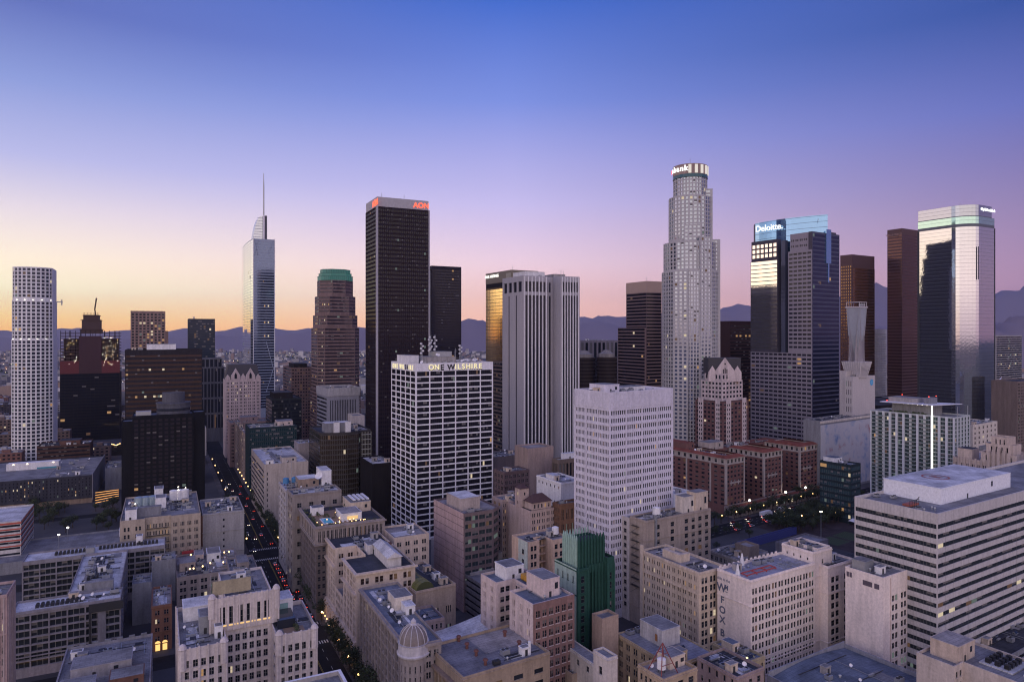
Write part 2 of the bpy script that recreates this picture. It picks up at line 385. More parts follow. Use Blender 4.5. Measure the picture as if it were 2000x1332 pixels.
    def hut(s, x0, y0, x1, y1, z, h, m=None, roof=None, name='penthouse', door=True):
        b = MB(); m = m or CONC; b.box(x0, y0, z, x1, y1, z+h, m)
        b.box(x0-.15, y0-.15, z+h, x1+.15, y1+.15, z+h+.25, m, True)
        b.box(x0+.2, y0+.2, z+h+.25, x1-.2, y1-.2, z+h+.29, roof or R_GREY)
        o = b.build(name, s.root)
        if door and x1-x0 > 2.5 and h > 2.4:
            d = MB(); xm = x0+(x1-x0)*.35; d.box(xm, y0-.06, z+.02, xm+1, y0-.005, z+2.1, FRAME_D); d.build('door', o)
            if x1-x0 > 6:
                g_ = MB(); xm = x0+(x1-x0)*.7; g_.box(xm, y0-.05, z+h*.4, xm+1.4, y0-.005, z+h*.75, G_MED); g_.build('window', o)
        return o
    def tank(s, x, y, z, r=1.6, h=3, m=None):
        b = MB()
        for a in range(4): b.bar((x+r*.7*cos(a*pi/2+.7), y+r*.7*sin(a*pi/2+.7), z), (x+r*.7*cos(a*pi/2+.7), y+r*.7*sin(a*pi/2+.7), z+1.2), .1, FRAME_D)
        b.lathe(x, y, [(r, z+1.2), (r, z+1.2+h), (r*.5, z+1.6+h), (.05, z+1.75+h)], m or METAL, 14); return b.build('water_tank', s.root)
    def dish(s, x, y, z, r=1.0):
        b = MB(); b.bar((x, y, z), (x, y, z+1.3), .08, METAL)
        n = 12; c0 = Vector((x, y, z+1.5)); ax_ = Vector((-.5, -.6, .6)).normalized(); u = ax_.orthogonal().normalized(); w = ax_.cross(u)
        b.loft([[c0+ax_*(q*q*.35*r)+(u*cos(2*pi*j/n)+w*sin(2*pi*j/n))*r*q for j in range(n)] for q in (1, .7, .35, .02)], WHITE)
        return b.build('satellite_dish', s.root)
    def mast(s, x, y, z, h=8, arms=3):
        b = MB(); b.bar((x, y, z), (x, y, z+h), .12, METAL)
        for i in range(arms): b.bar((x-.9, y, z+h*(.5+.15*i)), (x+.9, y, z+h*(.5+.15*i)), .06, METAL)
        return b.build('antenna_mast', s.root)
    def clutter(s, x0, y0, x1, y1, z, n=10):
        r = s.rr; used = []; n = int(n*3.2); W_, D_ = x1-x0, y1-y0
        if W_ > 6 and D_ > 6:
            for i in range(2+n//5):
                b = MB(); a, c = r.uniform(x0+.5, x1-4), r.uniform(y0+.5, y1-4); b.box(a, c, z+.01, min(x1-.4, a+r.uniform(2, W_*.4)), min(y1-.4, c+r.uniform(2, D_*.4)), z+.03+.012*i, r.choice((R_DARK, R_WHITE, R_TAN, R_GREY))); b.build('roof_patch', s.root)
            for i in range(1+n//6):
                b = MB(); a, c = r.uniform(x0+.5, x1-1), r.uniform(y0+.5, y1-1)
                if i % 2: b.box(a, y0+.5, z+.25, a+.18, y1-.8, z+.43, METAL, True); b.box(a, c, z+.25, x1-.6, c+.18, z+.43, METAL, True)
                else: b.box(x0+.6, c, z+.3, x1-.8, c+.25, z+.5, FRAME_D, True)
                b.build('roof_pipe', s.root)
        for i in range(n):
            for _ in range(12):
                x = r.uniform(x0+1, x1-4.5); y = r.uniform(y0+1, y1-3.5)
                if all(abs(x-a) > 3.7 or abs(y-c) > 2.5 for a, c in used): break
            else: continue
            used.append((x, y)); t = r.random()
            if t < .3: s.ac(x, y, z, r.uniform(2, 3.6), r.uniform(1.6, 2.4), r.uniform(1.2, 2))
            elif t < .5: s.vent(x, y, z, r.uniform(.9, 1.8), r.uniform(.2, .4))
            elif t < .66: s.duct(x, y, z, r.uniform(2.5, 4), r.uniform(.6, .9), .6)
            elif t < .8: s.skylight(x, y, z, r.uniform(1.6, 2.6), r.uniform(1.4, 2))
            elif t < .9: s.dish(x, y, z, r.uniform(.5, .9))
            else: s.hut(x, y, x+r.uniform(2.6, 3.8), y+2.4, z, 2.6, s.rr.choice((CONC, CREAM, WHITE)))
def G(x, y, z=0):
    D = (CAM_H-z)*FPX/(y-YH); return ((x-CX)*D/FPX, D, z)
def AT(x, y, D): return ((x-CX)*D/FPX, D, CAM_H-(y-YH)*D/FPX)
def strip(w0, w1, ny=None): return None
# ================================================================ ground, hills, far city
gm, gt, gp = newmat('city_ground')
g_ = gt.nodes.new('ShaderNodeTexCoord'); na = _noise(gt, g_.outputs['Object'], .02, 8, .7)
gr = gt.nodes.new('ShaderNodeValToRGB'); gr.color_ramp.elements[0].position = .35; gr.color_ramp.elements[0].color = (.03, .03, .033, 1)
gr.color_ramp.elements[1].position = .7; gr.color_ramp.elements[1].color = (.075, .07, .07, 1)
gt.links.new(na, gr.inputs[0]); gt.links.new(gr.outputs[0], gp.inputs['Base Color']); gp.inputs['Roughness'].default_value = .9
b = MB(); b.face([(-14000, -1500, 0), (14000, -1500, 0), (14000, 12700, 0), (-14000, 12700, 0)], gm)
tag(b.build('ground'), 'dark city ground stretching to the hills', None, None, 'structure')

hill_m = wall((.23, .19, .22), .95, .35, 'hillside')
def fbm(x, sd):
    v = 0; a = 1; f = 1
    for k in range(6):
        xi = math.floor(x*f); t = x*f-xi; t = t*t*(3-2*t)
        h0 = random.Random(xi*131+k*977+sd).random(); h1 = random.Random((xi+1)*131+k*977+sd).random()
        v += a*((h0*(1-t)+h1*t)-.5); a *= .5; f *= 2
    return v
def hills(name, prof, D, depth, amp, sd, label):
    """ridge whose crest follows the listed (pixel x, pixel y) profile at distance D; real slopes in front and behind"""
    b = MB(); k = b.mat(hill_m); nx = 240; ny = 14; x0, x1 = prof[0][0], prof[-1][0]
    for j in range(ny+1):
        t = j/ny
        for i in range(nx+1):
            px = x0+(x1-x0)*i/nx
            for (a, ya), (c, yc) in zip(prof, prof[1:]):
                if a <= px <= c: y = ya+(yc-ya)*(px-a)/(c-a); break
            crest = CAM_H+(YH-y)*D/FPX+fbm(px/70, sd)*amp
            f = sin(min(1, t/.6)*pi/2)**1.15 if t < .6 else cos((t-.6)/.4*pi/2)
            wx = (px-CX)*D/FPX; yy = D-depth*.6+depth*t
            z = max(-2, crest*f*(1+.28*fbm(px/22+t*2.7, sd+5)*(1-abs(t-.6)/.6)*(0 if abs(t-.6) < .02 else 1))) + fbm(px/8+t*9, sd+9)*amp*.25*f
            b.v.append((wx*(yy/D)**.5, yy, z if 0 < t < 1 else -5))
    for j in range(ny):
        for i in range(nx):
            a = j*(nx+1)+i; b.f.append((a, a+1, a+nx+2, a+nx+1)); b.mi.append(k)
    o = b.build(name); [setattr(p, 'use_smooth', True) for p in o.data.polygons]
    return tag(o, label, None, None, 'structure')
hills('hills', [(-700,650),(-100,650),(0,647),(60,650),(120,645),(165,641),(200,648),(300,648),(360,644),(430,646),(470,640),(540,641),(600,645),(700,644),(760,640),(850,632),(905,630),(948,626),(1060,634),(1135,622),(1222,618),(1300,606),(1404,597),(1450,594),(1520,600),(1640,590),(1710,567),(1732,571),(1800,580),(1900,574),(1945,569),(2000,571),(2300,585),(2700,600)], 10500, 3600, 14, 3, 'distant blue mountain range along the horizon')
hills('hills', [(-700,662),(0,661),(200,663),(330,660),(440,655),(520,660),(600,652),(690,646),(720,636),(850,634),(905,631),(948,628),(1000,634),(1135,636),(1180,633),(1222,640),(1400,638),(1465,645),(1600,640),(1720,636),(1800,640),(1940,634),(2000,630),(2400,634),(2700,640)], 6500, 1900, 9, 11, 'nearer dark foothills below the mountains')
hills('hills', [(1300,668),(1450,668),(1700,648),(1740,642),(1800,650),(1900,640),(1945,630),(1975,624),(2030,628),(2300,640),(2600,660)], 3000, 700, 5, 23, 'dark wooded hill behind the towers at the right edge')

# sprawl: nobody could count it; one object of low blocks out to the foothills
SP = [wall(c, .85, .2) for c in ((.42,.38,.36), (.3,.28,.28), (.2,.19,.2), (.55,.52,.5), (.13,.13,.15), (.28,.2,.17))]
rs = random.Random(21); b = MB(); tc_ = leafmat((.03,.04,.02)); lt = [emit((1,.8,.5), 6), emit((1,.95,.85), 6), emit((1,.5,.25), 5)]
for i in range(12000):
    D = 1200+4700*rs.random()**1.5; px = rs.uniform(-260, 2260); x = (px-CX)*D/FPX
    gx = round(x/46)*46+rs.uniform(-9, 9); gy = round(D/38)*38+rs.uniform(-6, 6)
    w = rs.uniform(8, 30); d = rs.uniform(8, 26); h = 5+18*rs.random()**3.0 + (25*rs.random() if rs.random() < .04 else 0)
    if rs.random() < .3: h = rs.uniform(5, 9); w = d = rs.uniform(6, 12); m = tc_
    else: m = rs.choice(SP)
    b.box(gx, gy, 0, gx+w, gy+d, h, m)
    if rs.random() < .13: q = .45+D/5200; b.box(gx+w/2, gy-.7, h*.6, gx+w/2+q, gy-.2, h*.6+q, rs.choice(lt), True)
for k in range(26):
    x0_, y0_ = rs.uniform(-2600, 3200), rs.uniform(1500, 4200); dx_, dy_ = (.46, -.89) if k % 2 else (.89, .46)
    for j in range(34): q = .5+y0_/5200; X_, Y_ = x0_+dx_*j*26, y0_+dy_*j*26*(-1 if k % 2 else 1); b.box(X_, Y_, 8, X_+q, Y_+q, 8+q, lt[0], True)
tag(b.build('distant_city'), 'endless low rooftops of the far city below the hills', 'city', None, 'stuff')

# ---------------------------------------------------------------- haze
hm = bpy.data.materials.new('haze'); hm.use_nodes = True; t_ = hm.node_tree; t_.nodes.clear()
ho = t_.nodes.new('ShaderNodeOutputMaterial'); pv = t_.nodes.new('ShaderNodeVolumePrincipled')
pv.inputs['Color'].default_value = (.74, .76, .95, 1); pv.inputs['Density'].default_value = 0.000034; pv.inputs['Anisotropy'].default_value = .45
t_.links.new(pv.outputs[0], ho.inputs['Volume'])
b = MB(); b.box(-14500, -1600, -9, 14500, 12800, 870, hm, True)
tag(b.build('haze'), 'thin violet evening haze over the whole city', 'haze', None, 'stuff')

# ================================================================ towers
OT = 'office tower'
# --- white curved grid tower, left edge
t = Bld('office_tower', 'tall white tower with curved gridded face and square windows, farthest left', OT, 320, 22, 104, 115, 524, D=736, side='R').look(gl=glass((.035,.04,.06), .3, .08), lit=.05, blind=.1)
def arcy(x, w, sag):
    r = (w*w/4+sag*sag)/(2*sag); return -(sqrt(r*r-(x-w/2)**2)-(r-sag))
def arcpoly(w, d, sag, n=10, ins=0):
    r = (w*w/4+sag*sag)/(2*sag); a0 = math.asin((w/2)/r); p = []
    for i in range(n+1):
        a = -a0+2*a0*i/n; p.append((w/2+r*sin(a), -(r*cos(a)-r*cos(a0))+ins*.0))
    p = [(min(max(x, ins), w-ins), y+ins) for x, y in p]
    return p+[(w-ins, d-ins), (ins, d-ins)]
sp = S(1, 3.95, 2.55, .62, top=1.2, bot=0, m=0, rec=.5, fr=0)
fl = [sp]*10
for z0, z1, ins in ((-1, 134, 0), (134, 175, .45), (175, t.h, .9)):
    pl = arcpoly(t.w, 34, 9, 10, ins); t.body(pl, z0, z1, [S(1.0 and 1, 3.95, 2.6, .66, top=1.6, bot=.3, m=0, rec=.6, fr=0)]*10 if False else [S(1, 3.95, 2.75, .68, top=1.3, bot=.2, m=0, rec=.6, fr=0)]*10, WHITE, name='wall')
b = MB()
for z in (134.4, 175.4):
    for i in (range(0, 10, 2) if z < 150 else range(1, 10, 2)): b.box(t.w*(i+.5)/10-.55, arcy(t.w*(i+.5)/10, t.w, 9)-.1, z, t.w*(i+.5)/10+.55, arcy(t.w*(i+.5)/10, t.w, 9)+.3, z+.5, emit((1,.93,.8), 4), True)
b.build('crown_light', t.root)
b = MB(); b.box(t.w+.1, 14, t.h-36, t.w+7, 15, t.h-35, METAL, True); b.box(t.w+5.6, 13, t.h-39, t.w+6.6, 15.5, t.h-33, METAL, True); b.build('maintenance_crane', t.root)
t.finish()
# --- tower under construction
t = Bld('unfinished_tower', 'tower under construction with open red upper floors above dark glass', OT, 320, 117, 234, 238, 652, D=880, side='R').look(gl=glass((.008,.009,.014)), lit=.02, blind=.02)
W_, H_ = t.w, t.h; t.d = 40
t.rect(0, 0, W_, 40, -1, H_-50, S(14, 3.7, 3.0, .97, rec=.1, fr=0, top=.5, bot=1, name='glass_panel'), None, None, DARKW)
RD = plain((.12, .018, .02), .7); ORG = plain((.06, .03, .025), .7)
b = MB(); rr = random.Random(5)
for k in range(14):
    z = H_-50+k*3.85; b.box(.3, .3, z, W_-.3, 39.7, z+1.0, ORG, True)
    for i in range(13): b.box(i*(W_-1.5)/12+.4, .6, z+.35, i*(W_-1.5)/12+1.0, 1.2, z+3.85, DARKW)
    for i in range(5): b.box(W_*.1+i*W_*.2, 30, z+.35, W_*.1+i*W_*.2+.6, 30.6, z+3.85, DARKW)
b.box(W_*.04, 13, H_-49.5, W_*.96, 30, H_-6, ORG); b.build('open_floor', t.root)
t.boxes('safety_netting', RD, [(-.1, -.15, H_-50+.2, W_*.31, .05, H_-34), (W_*.69, -.15, H_-50+.2, W_+.1, .05, H_-34), ])
t.boxes('core_netting', plain((.05,.018,.022), .8), [(W_*.31, -.2, H_-50+.2, W_*.69, 0.0, H_-3)])
b = MB()
for i in range(75): x = rr.choice((rr.uniform(.03,.3), rr.uniform(.7,.97), rr.uniform(.7,.97)))*W_; z = H_-40+rr.random()*36; q = rr.uniform(.25, .5); b.box(x, -.6, z, x+q, -.35, z+q, HOTW if rr.random() < .6 else HOT, True)
b.build('work_light', t.root)
for z0, z1, a, c in ((H_, H_+6, .32, .68), (H_+6, H_+18, .345, .66), (H_+18, H_+24, .37, .63)): t.boxes('core', ORG, [(W_*a, 8, z0, W_*c, 30, z1), (W_*(a-.02), 7, z1-1, W_*(c+.02), 31, z1-.5)])
b = MB()
for i in range(12): b.bar((W_*(.37+.024*i), 8, H_+24), (W_*(.37+.024*i), 8, H_+27), .2, ORG)
b.bar((W_*.56, 18, H_+24), (W_*.56, 18, H_+30), .8, ORG); b.bar((W_*.55, 18, H_+30), (W_*.585, 16, H_+46), .9, ORG); b.build('tower_crane', t.root)
t.finish()
# --- brown gridded tower, dark slab, wide block, hotel
t = Bld('office_tower', 'square brown concrete tower with deep windows rising behind the wide black block', OT, 320, 255, 323, 328, 608, D=1050, side='R').look(lit=.04)
t.rect(0, 0, t.w, 45, -1, t.h, S(9, 4.3, 2.7, .6, rec=.8, fr=0, top=4, bot=100), None, None, wall((.3,.2,.17)), par=3)
t.rect(3, 3, t.w+4, 44, -1, t.h-30, None, None, None, wall((.3,.2,.17))); t.mast(t.w*.9, 8, t.h, 10); t.finish()
t = Bld('office_tower', 'plain dark teal glass tower with flat top left of the spire tower', OT, 320, 368, 420, 421, 623, D=1100, side='R').look(gl=glass((.02,.03,.045)), lit=.02)
t.rect(0, 0, t.w, 40, -1, t.h, S(1, 4, 3.4, 1, rec=.1, nx=14, fr=0, m=.3, top=3, bot=60, name='glass_band'), None, None, wall((.05,.055,.07)), par=2); t.vent(8, 4, t.h, 3, 1); t.finish()
t = Bld('office_block', 'dark grey framed block with tall window bays below the dark teal tower', 'office block', 320, 392, 437, 440, 700, D=900, side='R').look(lit=.03)
t.rect(0, 0, t.w*.94, 40, -1, t.h, S(5, 16, 14, .7, rec=.6, fr=0, nx=2, ny=4, top=1.2, bot=30), None, None, wall((.12,.12,.14)))
t.rect(-1, -1, t.w+1, 41, -1, t.zy(716), S(7, 20, 17.5, .7, rec=.6, fr=0, nx=2, ny=5, top=2, bot=8), None, None, wall((.1,.1,.12))); t.finish()
t = Bld('office_block', 'wide black glass block with bronze bands and pale rooftop plant room', 'office block', 320, 244, 395, 401, 682, D=640, side='R').look(gl=glass((.09,.055,.04), .3), lit=.05, blind=.05)
t.rect(0, 0, t.w, 50, -1, t.h, S(1, 4.05, 1.9, 1, rec=.12, nx=34, fr=0, m=.6, top=5, bot=20, name='window_band'), None, None, wall((.035,.03,.035)), R_GREY)
t.hut(t.w*.27, 8, t.w*.65, 30, t.h-1, 5.5, WHITE, door=False); t.clutter(3, 5, t.w*.25, 30, t.h-1, 3); t.finish()
t = Bld('hotel', 'black hotel slab with stepped sides and round grey drum on its roof', 'hotel', 320, 240, 395, 405, 806, D=520, side='R').look(gl=glass((.03,.025,.03)), lit=.03, blind=.1)
dk = wall((.014,.014,.017))
t.rect(6, 0, t.w-6, 24, -1, t.h, S(10, 3.1, 1.9, .62, g=1, rec=.3, fr=0, top=3, bot=10), None, None, dk, R_BLUE)
t.rect(-1, 3, 6, 20, -1, t.h-4, None, None, None, dk, R_BLUE); t.rect(t.w-6, 3, t.w+2, 22, -1, t.h+.5, None, None, None, dk, R_BLUE)
b = MB(); cx_ = t.w*.63; b.lathe(cx_, 12, [(11.5, t.h-1), (11.5, t.h+7), (12, t.h+7), (12, t.h+8), (7.8, t.h+8), (7.8, t.h+15.5), (7.2, t.h+15.5), (7.2, t.h+14.8), (.1, t.h+14.8)], wall((.1,.1,.12)), 32); b.build('roof_drum', t.root)
b = MB(); b.lathe(cx_, 12, [(11.62, t.h+2), (11.62, t.h+4)], G_MED, 32, False); b.build('window_band', t.root)
t.boxes('rooftop_plant', METAL, [(8, 5, t.h-1, 18, 12, t.h+2.5)]); t.boxes('rooftop_plant', METAL, [(t.w-22, 6, t.h-1, t.w-12, 12, t.h+2)]); t.finish()
# --- gothic-topped apartment tower
t = Bld('apartment_tower', 'pale pink tower with dark steep roof and row of white gables beside the avenue', 'apartment tower', 310, 434, 440, 509, 742, D=775).look(lit=.03)
pk = wall((.62,.5,.48)); t.d = 30
t.rect(0, 0, t.w, t.d, -1, t.h, S(8, 3.75, 1.9, .55, g=2, gap=.3, rec=.4, fr=0, top=3, bot=14), S(5, 3.75, 1.9, .4, rec=.4, fr=0, top=3, bot=14), None, pk)
b = MB(); w_ = t.w; zt = t.h; rf = plain((.035,.03,.035), .6)
b.loft([[(.5,.5,zt),(w_-.5,.5,zt),(w_-.5,t.d-.5,zt),(.5,t.d-.5,zt)], [(3.5,4.5,zt+17),(w_-3.5,4.5,zt+17),(w_-3.5,t.d-4.5,zt+17),(3.5,t.d-4.5,zt+17)]], rf); b.build('steep_roof', t.root)
for k, (a, c, hh) in enumerate(((.0,.14,6), (.16,.42,13), (.43,.57,7), (.58,.84,13), (.86,1,6))):
    b = MB(); x0, x1 = w_*a, w_*c; pts = [(x0, zt), (x1, zt), (x1, zt+hh*.35), ((x0+x1)/2, zt+hh), (x0, zt+hh*.35)]
    b.face([(x, -.3, z) for x, z in pts], pk); b.face([(x, 1.2, z) for x, z in reversed(pts)], pk)
    for i in range(5): (xa, za), (xb, zb) = pts[i], pts[(i+1) % 5]; b.face([(xa,-.3,za),(xa,1.2,za),(xb,1.2,zb),(xb,-.3,zb)], WHITE)
    o = b.build('gable', t.root)
    if hh > 8: q = MB(); xm = (x0+x1)/2; q.face([(xm-1.3,-.36,zt+1),(xm+1.3,-.36,zt+1),(xm+1.3,-.36,zt+5.5),(xm,-.36,zt+8),(xm-1.3,-.36,zt+5.5)], G_DARK); q.build('window', o)
t.finish()
# --- spire tower
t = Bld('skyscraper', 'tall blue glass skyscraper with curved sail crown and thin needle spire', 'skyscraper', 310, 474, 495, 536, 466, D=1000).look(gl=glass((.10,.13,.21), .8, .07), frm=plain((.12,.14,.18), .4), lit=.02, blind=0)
fr_ = wall((.3,.34,.42), .5, .1); w_, h_, d_ = t.w, t.h, t.d
cv = [(0, d_), (-2.2, d_*.85), (-3.4, d_*.6), (-3.2, d_*.35), (-1.8, d_*.14), (0, 0)]
lf = S(1, 4, 3.6, 1, rec=.08, nx=4, fr=0, m=0, top=1, bot=30, name='glass_band')
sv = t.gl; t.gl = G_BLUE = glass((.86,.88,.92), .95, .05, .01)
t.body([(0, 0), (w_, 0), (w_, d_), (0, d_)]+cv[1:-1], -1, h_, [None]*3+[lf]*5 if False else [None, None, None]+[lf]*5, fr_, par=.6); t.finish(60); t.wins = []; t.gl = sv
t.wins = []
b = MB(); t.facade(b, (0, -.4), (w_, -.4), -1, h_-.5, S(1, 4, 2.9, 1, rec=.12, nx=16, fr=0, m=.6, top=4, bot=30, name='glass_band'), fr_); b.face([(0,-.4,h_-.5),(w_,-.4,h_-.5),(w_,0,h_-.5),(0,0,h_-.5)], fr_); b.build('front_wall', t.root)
t.boxes('corner_post', WHITE, [(w_-.1, -.7, 0, w_+.8, .3, h_+1), (-.6, -.9, 0, .2, -.3, h_+1)])
b = MB()
for (x0, z0, x1, z1) in ((.05, -24, .22, -1), (.22, -24, .05, -1), (.7, -22, .92, -2), (.6, -150, .95, -190), (.95, -190, .6, -225)): b.bar((x0*w_, -.9, h_+z0), (x1*w_, -.9, h_+z1), .5, fr_)
b.build('brace', t.root)
b = MB(); n_ = 9; prof = [(0, .0), (6, .07), (14, .17), (22, .3), (28, .45), (32, .62), (34, .8), (34.5, 1)]
b.loft([[(w_*.44*q+ (w_*.0), 5, h_+z), (w_*.5, 5, h_+z), (w_*.5, 30, h_+z), (w_*.44*q, 30, h_+z)] for z, q in prof], glass((.45,.5,.56), .7, .15)); b.build('sail_crown', t.root)
b = MB()
for z in range(3, 34, 4):
    q = max([qq for zz, qq in prof if zz <= z]); b.box(w_*.44*q-.2, 4.6, h_+z, w_*.5, 4.95, h_+z+.5, fr_, True)
b.build('crown_louvre', t.root)
t.boxes('spire_fin', plain((.05,.045,.07), .5), [(w_*.52, 3, h_-8, w_*.66, 8, h_+35)]); t.boxes('spire_base', plain((.6,.58,.66), .4, .3), [(w_*.47, .5, h_-14, w_*.53, 3, h_+35)])
b = MB(); b.lathe(w_*.5, 3, [(1.0, h_+20), (.9, h_+80), (.5, h_+88), (.45, h_+97)], METAL, 8); b.build('spire', t.root); t.finish()
# --- brown stepped tower with green crown
t = Bld('office_tower', 'brown stepped tower with glowing sea green glass crown', OT, 310, 620, 620.5, 707, 640, D=800).look(gl=glass((.05,.04,.05), .2), lit=.06, blind=.1)
bw = wall((.23,.155,.14)); wf = t.w; df = wf; sp_ = S(1, 4, 2.0, 1, rec=.15, nx=10, fr=0, m=.4, top=1, bot=1, name='window_band')
def cham(x0, y0, x1, y1, c): return [(x0+c, y0), (x1-c, y0), (x1, y0+c), (x1, y1-c), (x1-c, y1), (x0+c, y1), (x0, y1-c), (x0, y0+c)]
zz = [-1, t.zy(762), t.zy(640), t.zy(615), t.zy(577), t.zy(545)]
for k in range(5):
    i_ = [0, 1.2, 2.6, 4.2, 6.2][k]
    t.body(cham(i_, i_, wf-i_, df-i_, 6+i_), zz[k], zz[k+1], [sp_]*2+[None]*4+[sp_]*2, bw, par=.4)
gc = emit((.10,.42,.36), .26, 'lit_crown_glass'); b = MB()
for i in range(15): b.box(9.6+i*(wf-19.2)/14-.2, 6.4, zz[5], 9.6+i*(wf-19.2)/14+.2, 6.95, zz[5]+5, plain((.03,.1,.09))); b.box(12+i*(wf-24)/14-.2, 8.9, zz[5]+8.8, 12+i*(wf-24)/14+.2, 9.5, zz[5]+13, plain((.03,.1,.09)))
for z0, z1, i_ in ((0, 5, 7), (5.3, 8.5, 8.2), (8.8, 13, 9.6)):
    b.prism(cham(i_, i_, wf-i_, df-i_, 9), zz[5]+z0, zz[5]+z1, gc, plain((.03,.1,.09))); b.prism(cham(i_-.4, i_-.4, wf-i_+.4, df-i_+.4, 9), zz[5]+z1, zz[5]+z1+.35, plain((.05,.12,.11)))
b.build('glowing_crown', t.root); t.finish()
# --- big black tower with white corner stripes and red sign
t = Bld('skyscraper', 'huge black slab tower with white corner stripes and red lettering on its pale top band', 'skyscraper', 335, 714, 736, 838, 384, D=640).look(gl=glass((.016,.012,.018)), lit=.03, blind=.05)
bk = wall((.026,.017,.022), .7, .1); w_, h_, d_ = t.w, t.h, t.d
hb = S(1, 3.9, 2.1, 1, rec=.2, nx=24, fr=.0, m=1.2, top=2, bot=4, name='window_band')
t.rect(0, 0, w_, d_, -1, h_-9, hb, S(1, 3.9, 2.1, 1, rec=.2, nx=16, fr=0, m=1.2, top=2, bot=4, name='window_band'), None, bk)
b = MB()
for i in range(1, 24): b.box(1.2+(w_-2.4)*i/24-.12, -.3, 1, 1.2+(w_-2.4)*i/24+.12, -.003, h_-9.2, bk)
for i in range(1, 16): b.box(-.3, 1.2+(d_-2.4)*i/16-.12, 1, -.003, 1.2+(d_-2.4)*i/16+.12, h_-9.2, bk)
b.build('mullion', t.root)
t.boxes('corner_stripe', wall((.36,.34,.37), .5, .1), [(-.7, -.7, -1, 1.1, 1.1, h_-9.1), (w_-.7, -.9, -1, w_+.5, 1.4, h_-9.1)])
t.rect(.4, .4, w_-.4, d_-.4, h_-9, h_, None, None, None, wall((.42,.40,.41), .6, .1), R_GREY)
rd = emit((1,.10,.04), 2.2, 'lit_sign')
text(t.root, 'AON', 7.0, (w_-7.8, .2, h_-7.2), (pi/2, 0, 0), rd, .25); text(t.root, 'AON', 8.2, (.2, 7, h_-7.6), (pi/2, 0, -pi/2), rd, .25)
t.mast(10, 20, h_, 8); t.mast(w_*.6, 14, h_, 7); t.hut(14, 12, 26, 26, h_-1, 3, GREYW, door=False); t.finish()
t = Bld('office_tower', 'black slab tower standing just right of the huge black tower', OT, 310, 838, 843, 901, 519, D=960).look(gl=glass((.015,.013,.02)), lit=.02, blind=.04)
t.d = 30; t.rect(0, 0, t.w, 30, -1, t.h, S(1, 3.9, 2.2, 1, rec=.15, nx=16, fr=0, m=.6, top=5, bot=60, name='window_band'), None, None, wall((.024,.018,.024), .6, .1)); t.rect(-6, 4, 0, 28, -1, t.h-6, None, None, None, GREYW); t.finish()
# --- gold glass tower
t = Bld('office_tower', 'tower with gold mirror glass flank under an olive top band with white lettering', OT, 235, 949, 999, 1050, 527, D=735).look(lit=.02, blind=.0)
w_, h_, d_ = t.w, t.h, t.d; ol = wall((.22,.19,.14), .6, .1)
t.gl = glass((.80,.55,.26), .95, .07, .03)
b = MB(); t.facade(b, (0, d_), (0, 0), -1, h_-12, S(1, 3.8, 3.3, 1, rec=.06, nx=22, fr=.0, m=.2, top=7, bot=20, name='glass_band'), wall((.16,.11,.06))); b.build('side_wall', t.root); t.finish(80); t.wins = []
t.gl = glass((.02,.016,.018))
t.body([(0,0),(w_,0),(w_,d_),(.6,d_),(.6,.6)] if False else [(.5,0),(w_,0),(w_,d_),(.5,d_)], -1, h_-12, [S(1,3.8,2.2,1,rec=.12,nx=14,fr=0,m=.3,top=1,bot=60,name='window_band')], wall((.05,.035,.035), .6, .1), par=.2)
t.rect(-.2, -.2, w_+.2, d_+.2, h_-12, h_, None, None, None, ol, R_DARK)
t.boxes('louvre_band', DARKW, [(-.35, 1, h_-17, -.02, d_-1, h_-12.5)]); t.boxes('sign_panel', wall((.45,.42,.33)), [(-.5, 1, h_-10.5, -.25, 11, h_-3)])
text(t.root, 'PAUL HASTINGS', 4.4, (-.5, d_-15, h_-5.5), (pi/2, 0, -pi/2), emit((1,.97,.9), 1.6, 'lit_sign'), .15); t.mast(6, 8, h_, 6); t.finish()
# --- lavender ribbed tower
t = Bld('office_tower', 'pale mauve tower of vertical stone ribs and dark window slots with notched corners', OT, 290, 1000, 1022, 1132, 538, D=600).look(gl=glass((.02,.02,.03), 0, .08), lit=0, blind=0)
lv = wall((.42,.395,.41), .55, .12); w_, h_ = t.w, t.h
def zs(y): return t.zy(y)
vs_ = lambda n: S(n, 999, h_-40, .45, rec=.7, fr=0, ny=1, top=24, bot=1, m=1.6, name='window_slot')
vt_ = lambda n: S(n, 999, 10, .62, rec=.7, fr=0, ny=1, top=10, bot=0, m=1.6, name='window_slot')
px = [w_*.0, w_*.36, w_*.58, w_*.92, w_]
plan = [(0, 0), (w_*.40, 0), (w_*.40, -0.0), (w_*.40, 9), (w_*.5, 9), (w_*.5, 2), (w_*.92, 2), (w_*.92, 10), (w_, 10), (w_, 40), (0, 40)]
plan = [(0, 0), (w_*.42, 0), (w_*.42, 5), (w_*.56, 5), (w_*.56, -9), (w_*.9, -9), (w_*.9, 6), (w_, 6), (w_, 40), (0, 40), ]
for z0, z1, f_ in ((-1, h_-15, 0), (h_-15, h_, 1)):
    def q(n): return (S(n, 999, (z1-z0)-4, .68, rec=.8, fr=0, top=2, bot=1, m=1.4, name='window_slot') if not f_ else S(n, 999, 9, .66, rec=.8, fr=0, top=5, bot=0, m=1.4, name='window_slot'))
    t.body(plan, z0, z1, [q(6), None, q(2), None, q(6), None, q(2), None, None, q(4) if f_ else S(2, 999, (z1-z0)-4, .16, rec=.5, fr=0, top=2, bot=1, m=6, name='window_slot')], lv, R_GREY, par=.6)
b = MB()
for i in range(7): b.box(1.1+i*(w_*.42-2.8)/6, -.55, 0, 1.7+i*(w_*.42-2.8)/6, -.004, h_-.6, wall((.82,.8,.8), .45, .05))
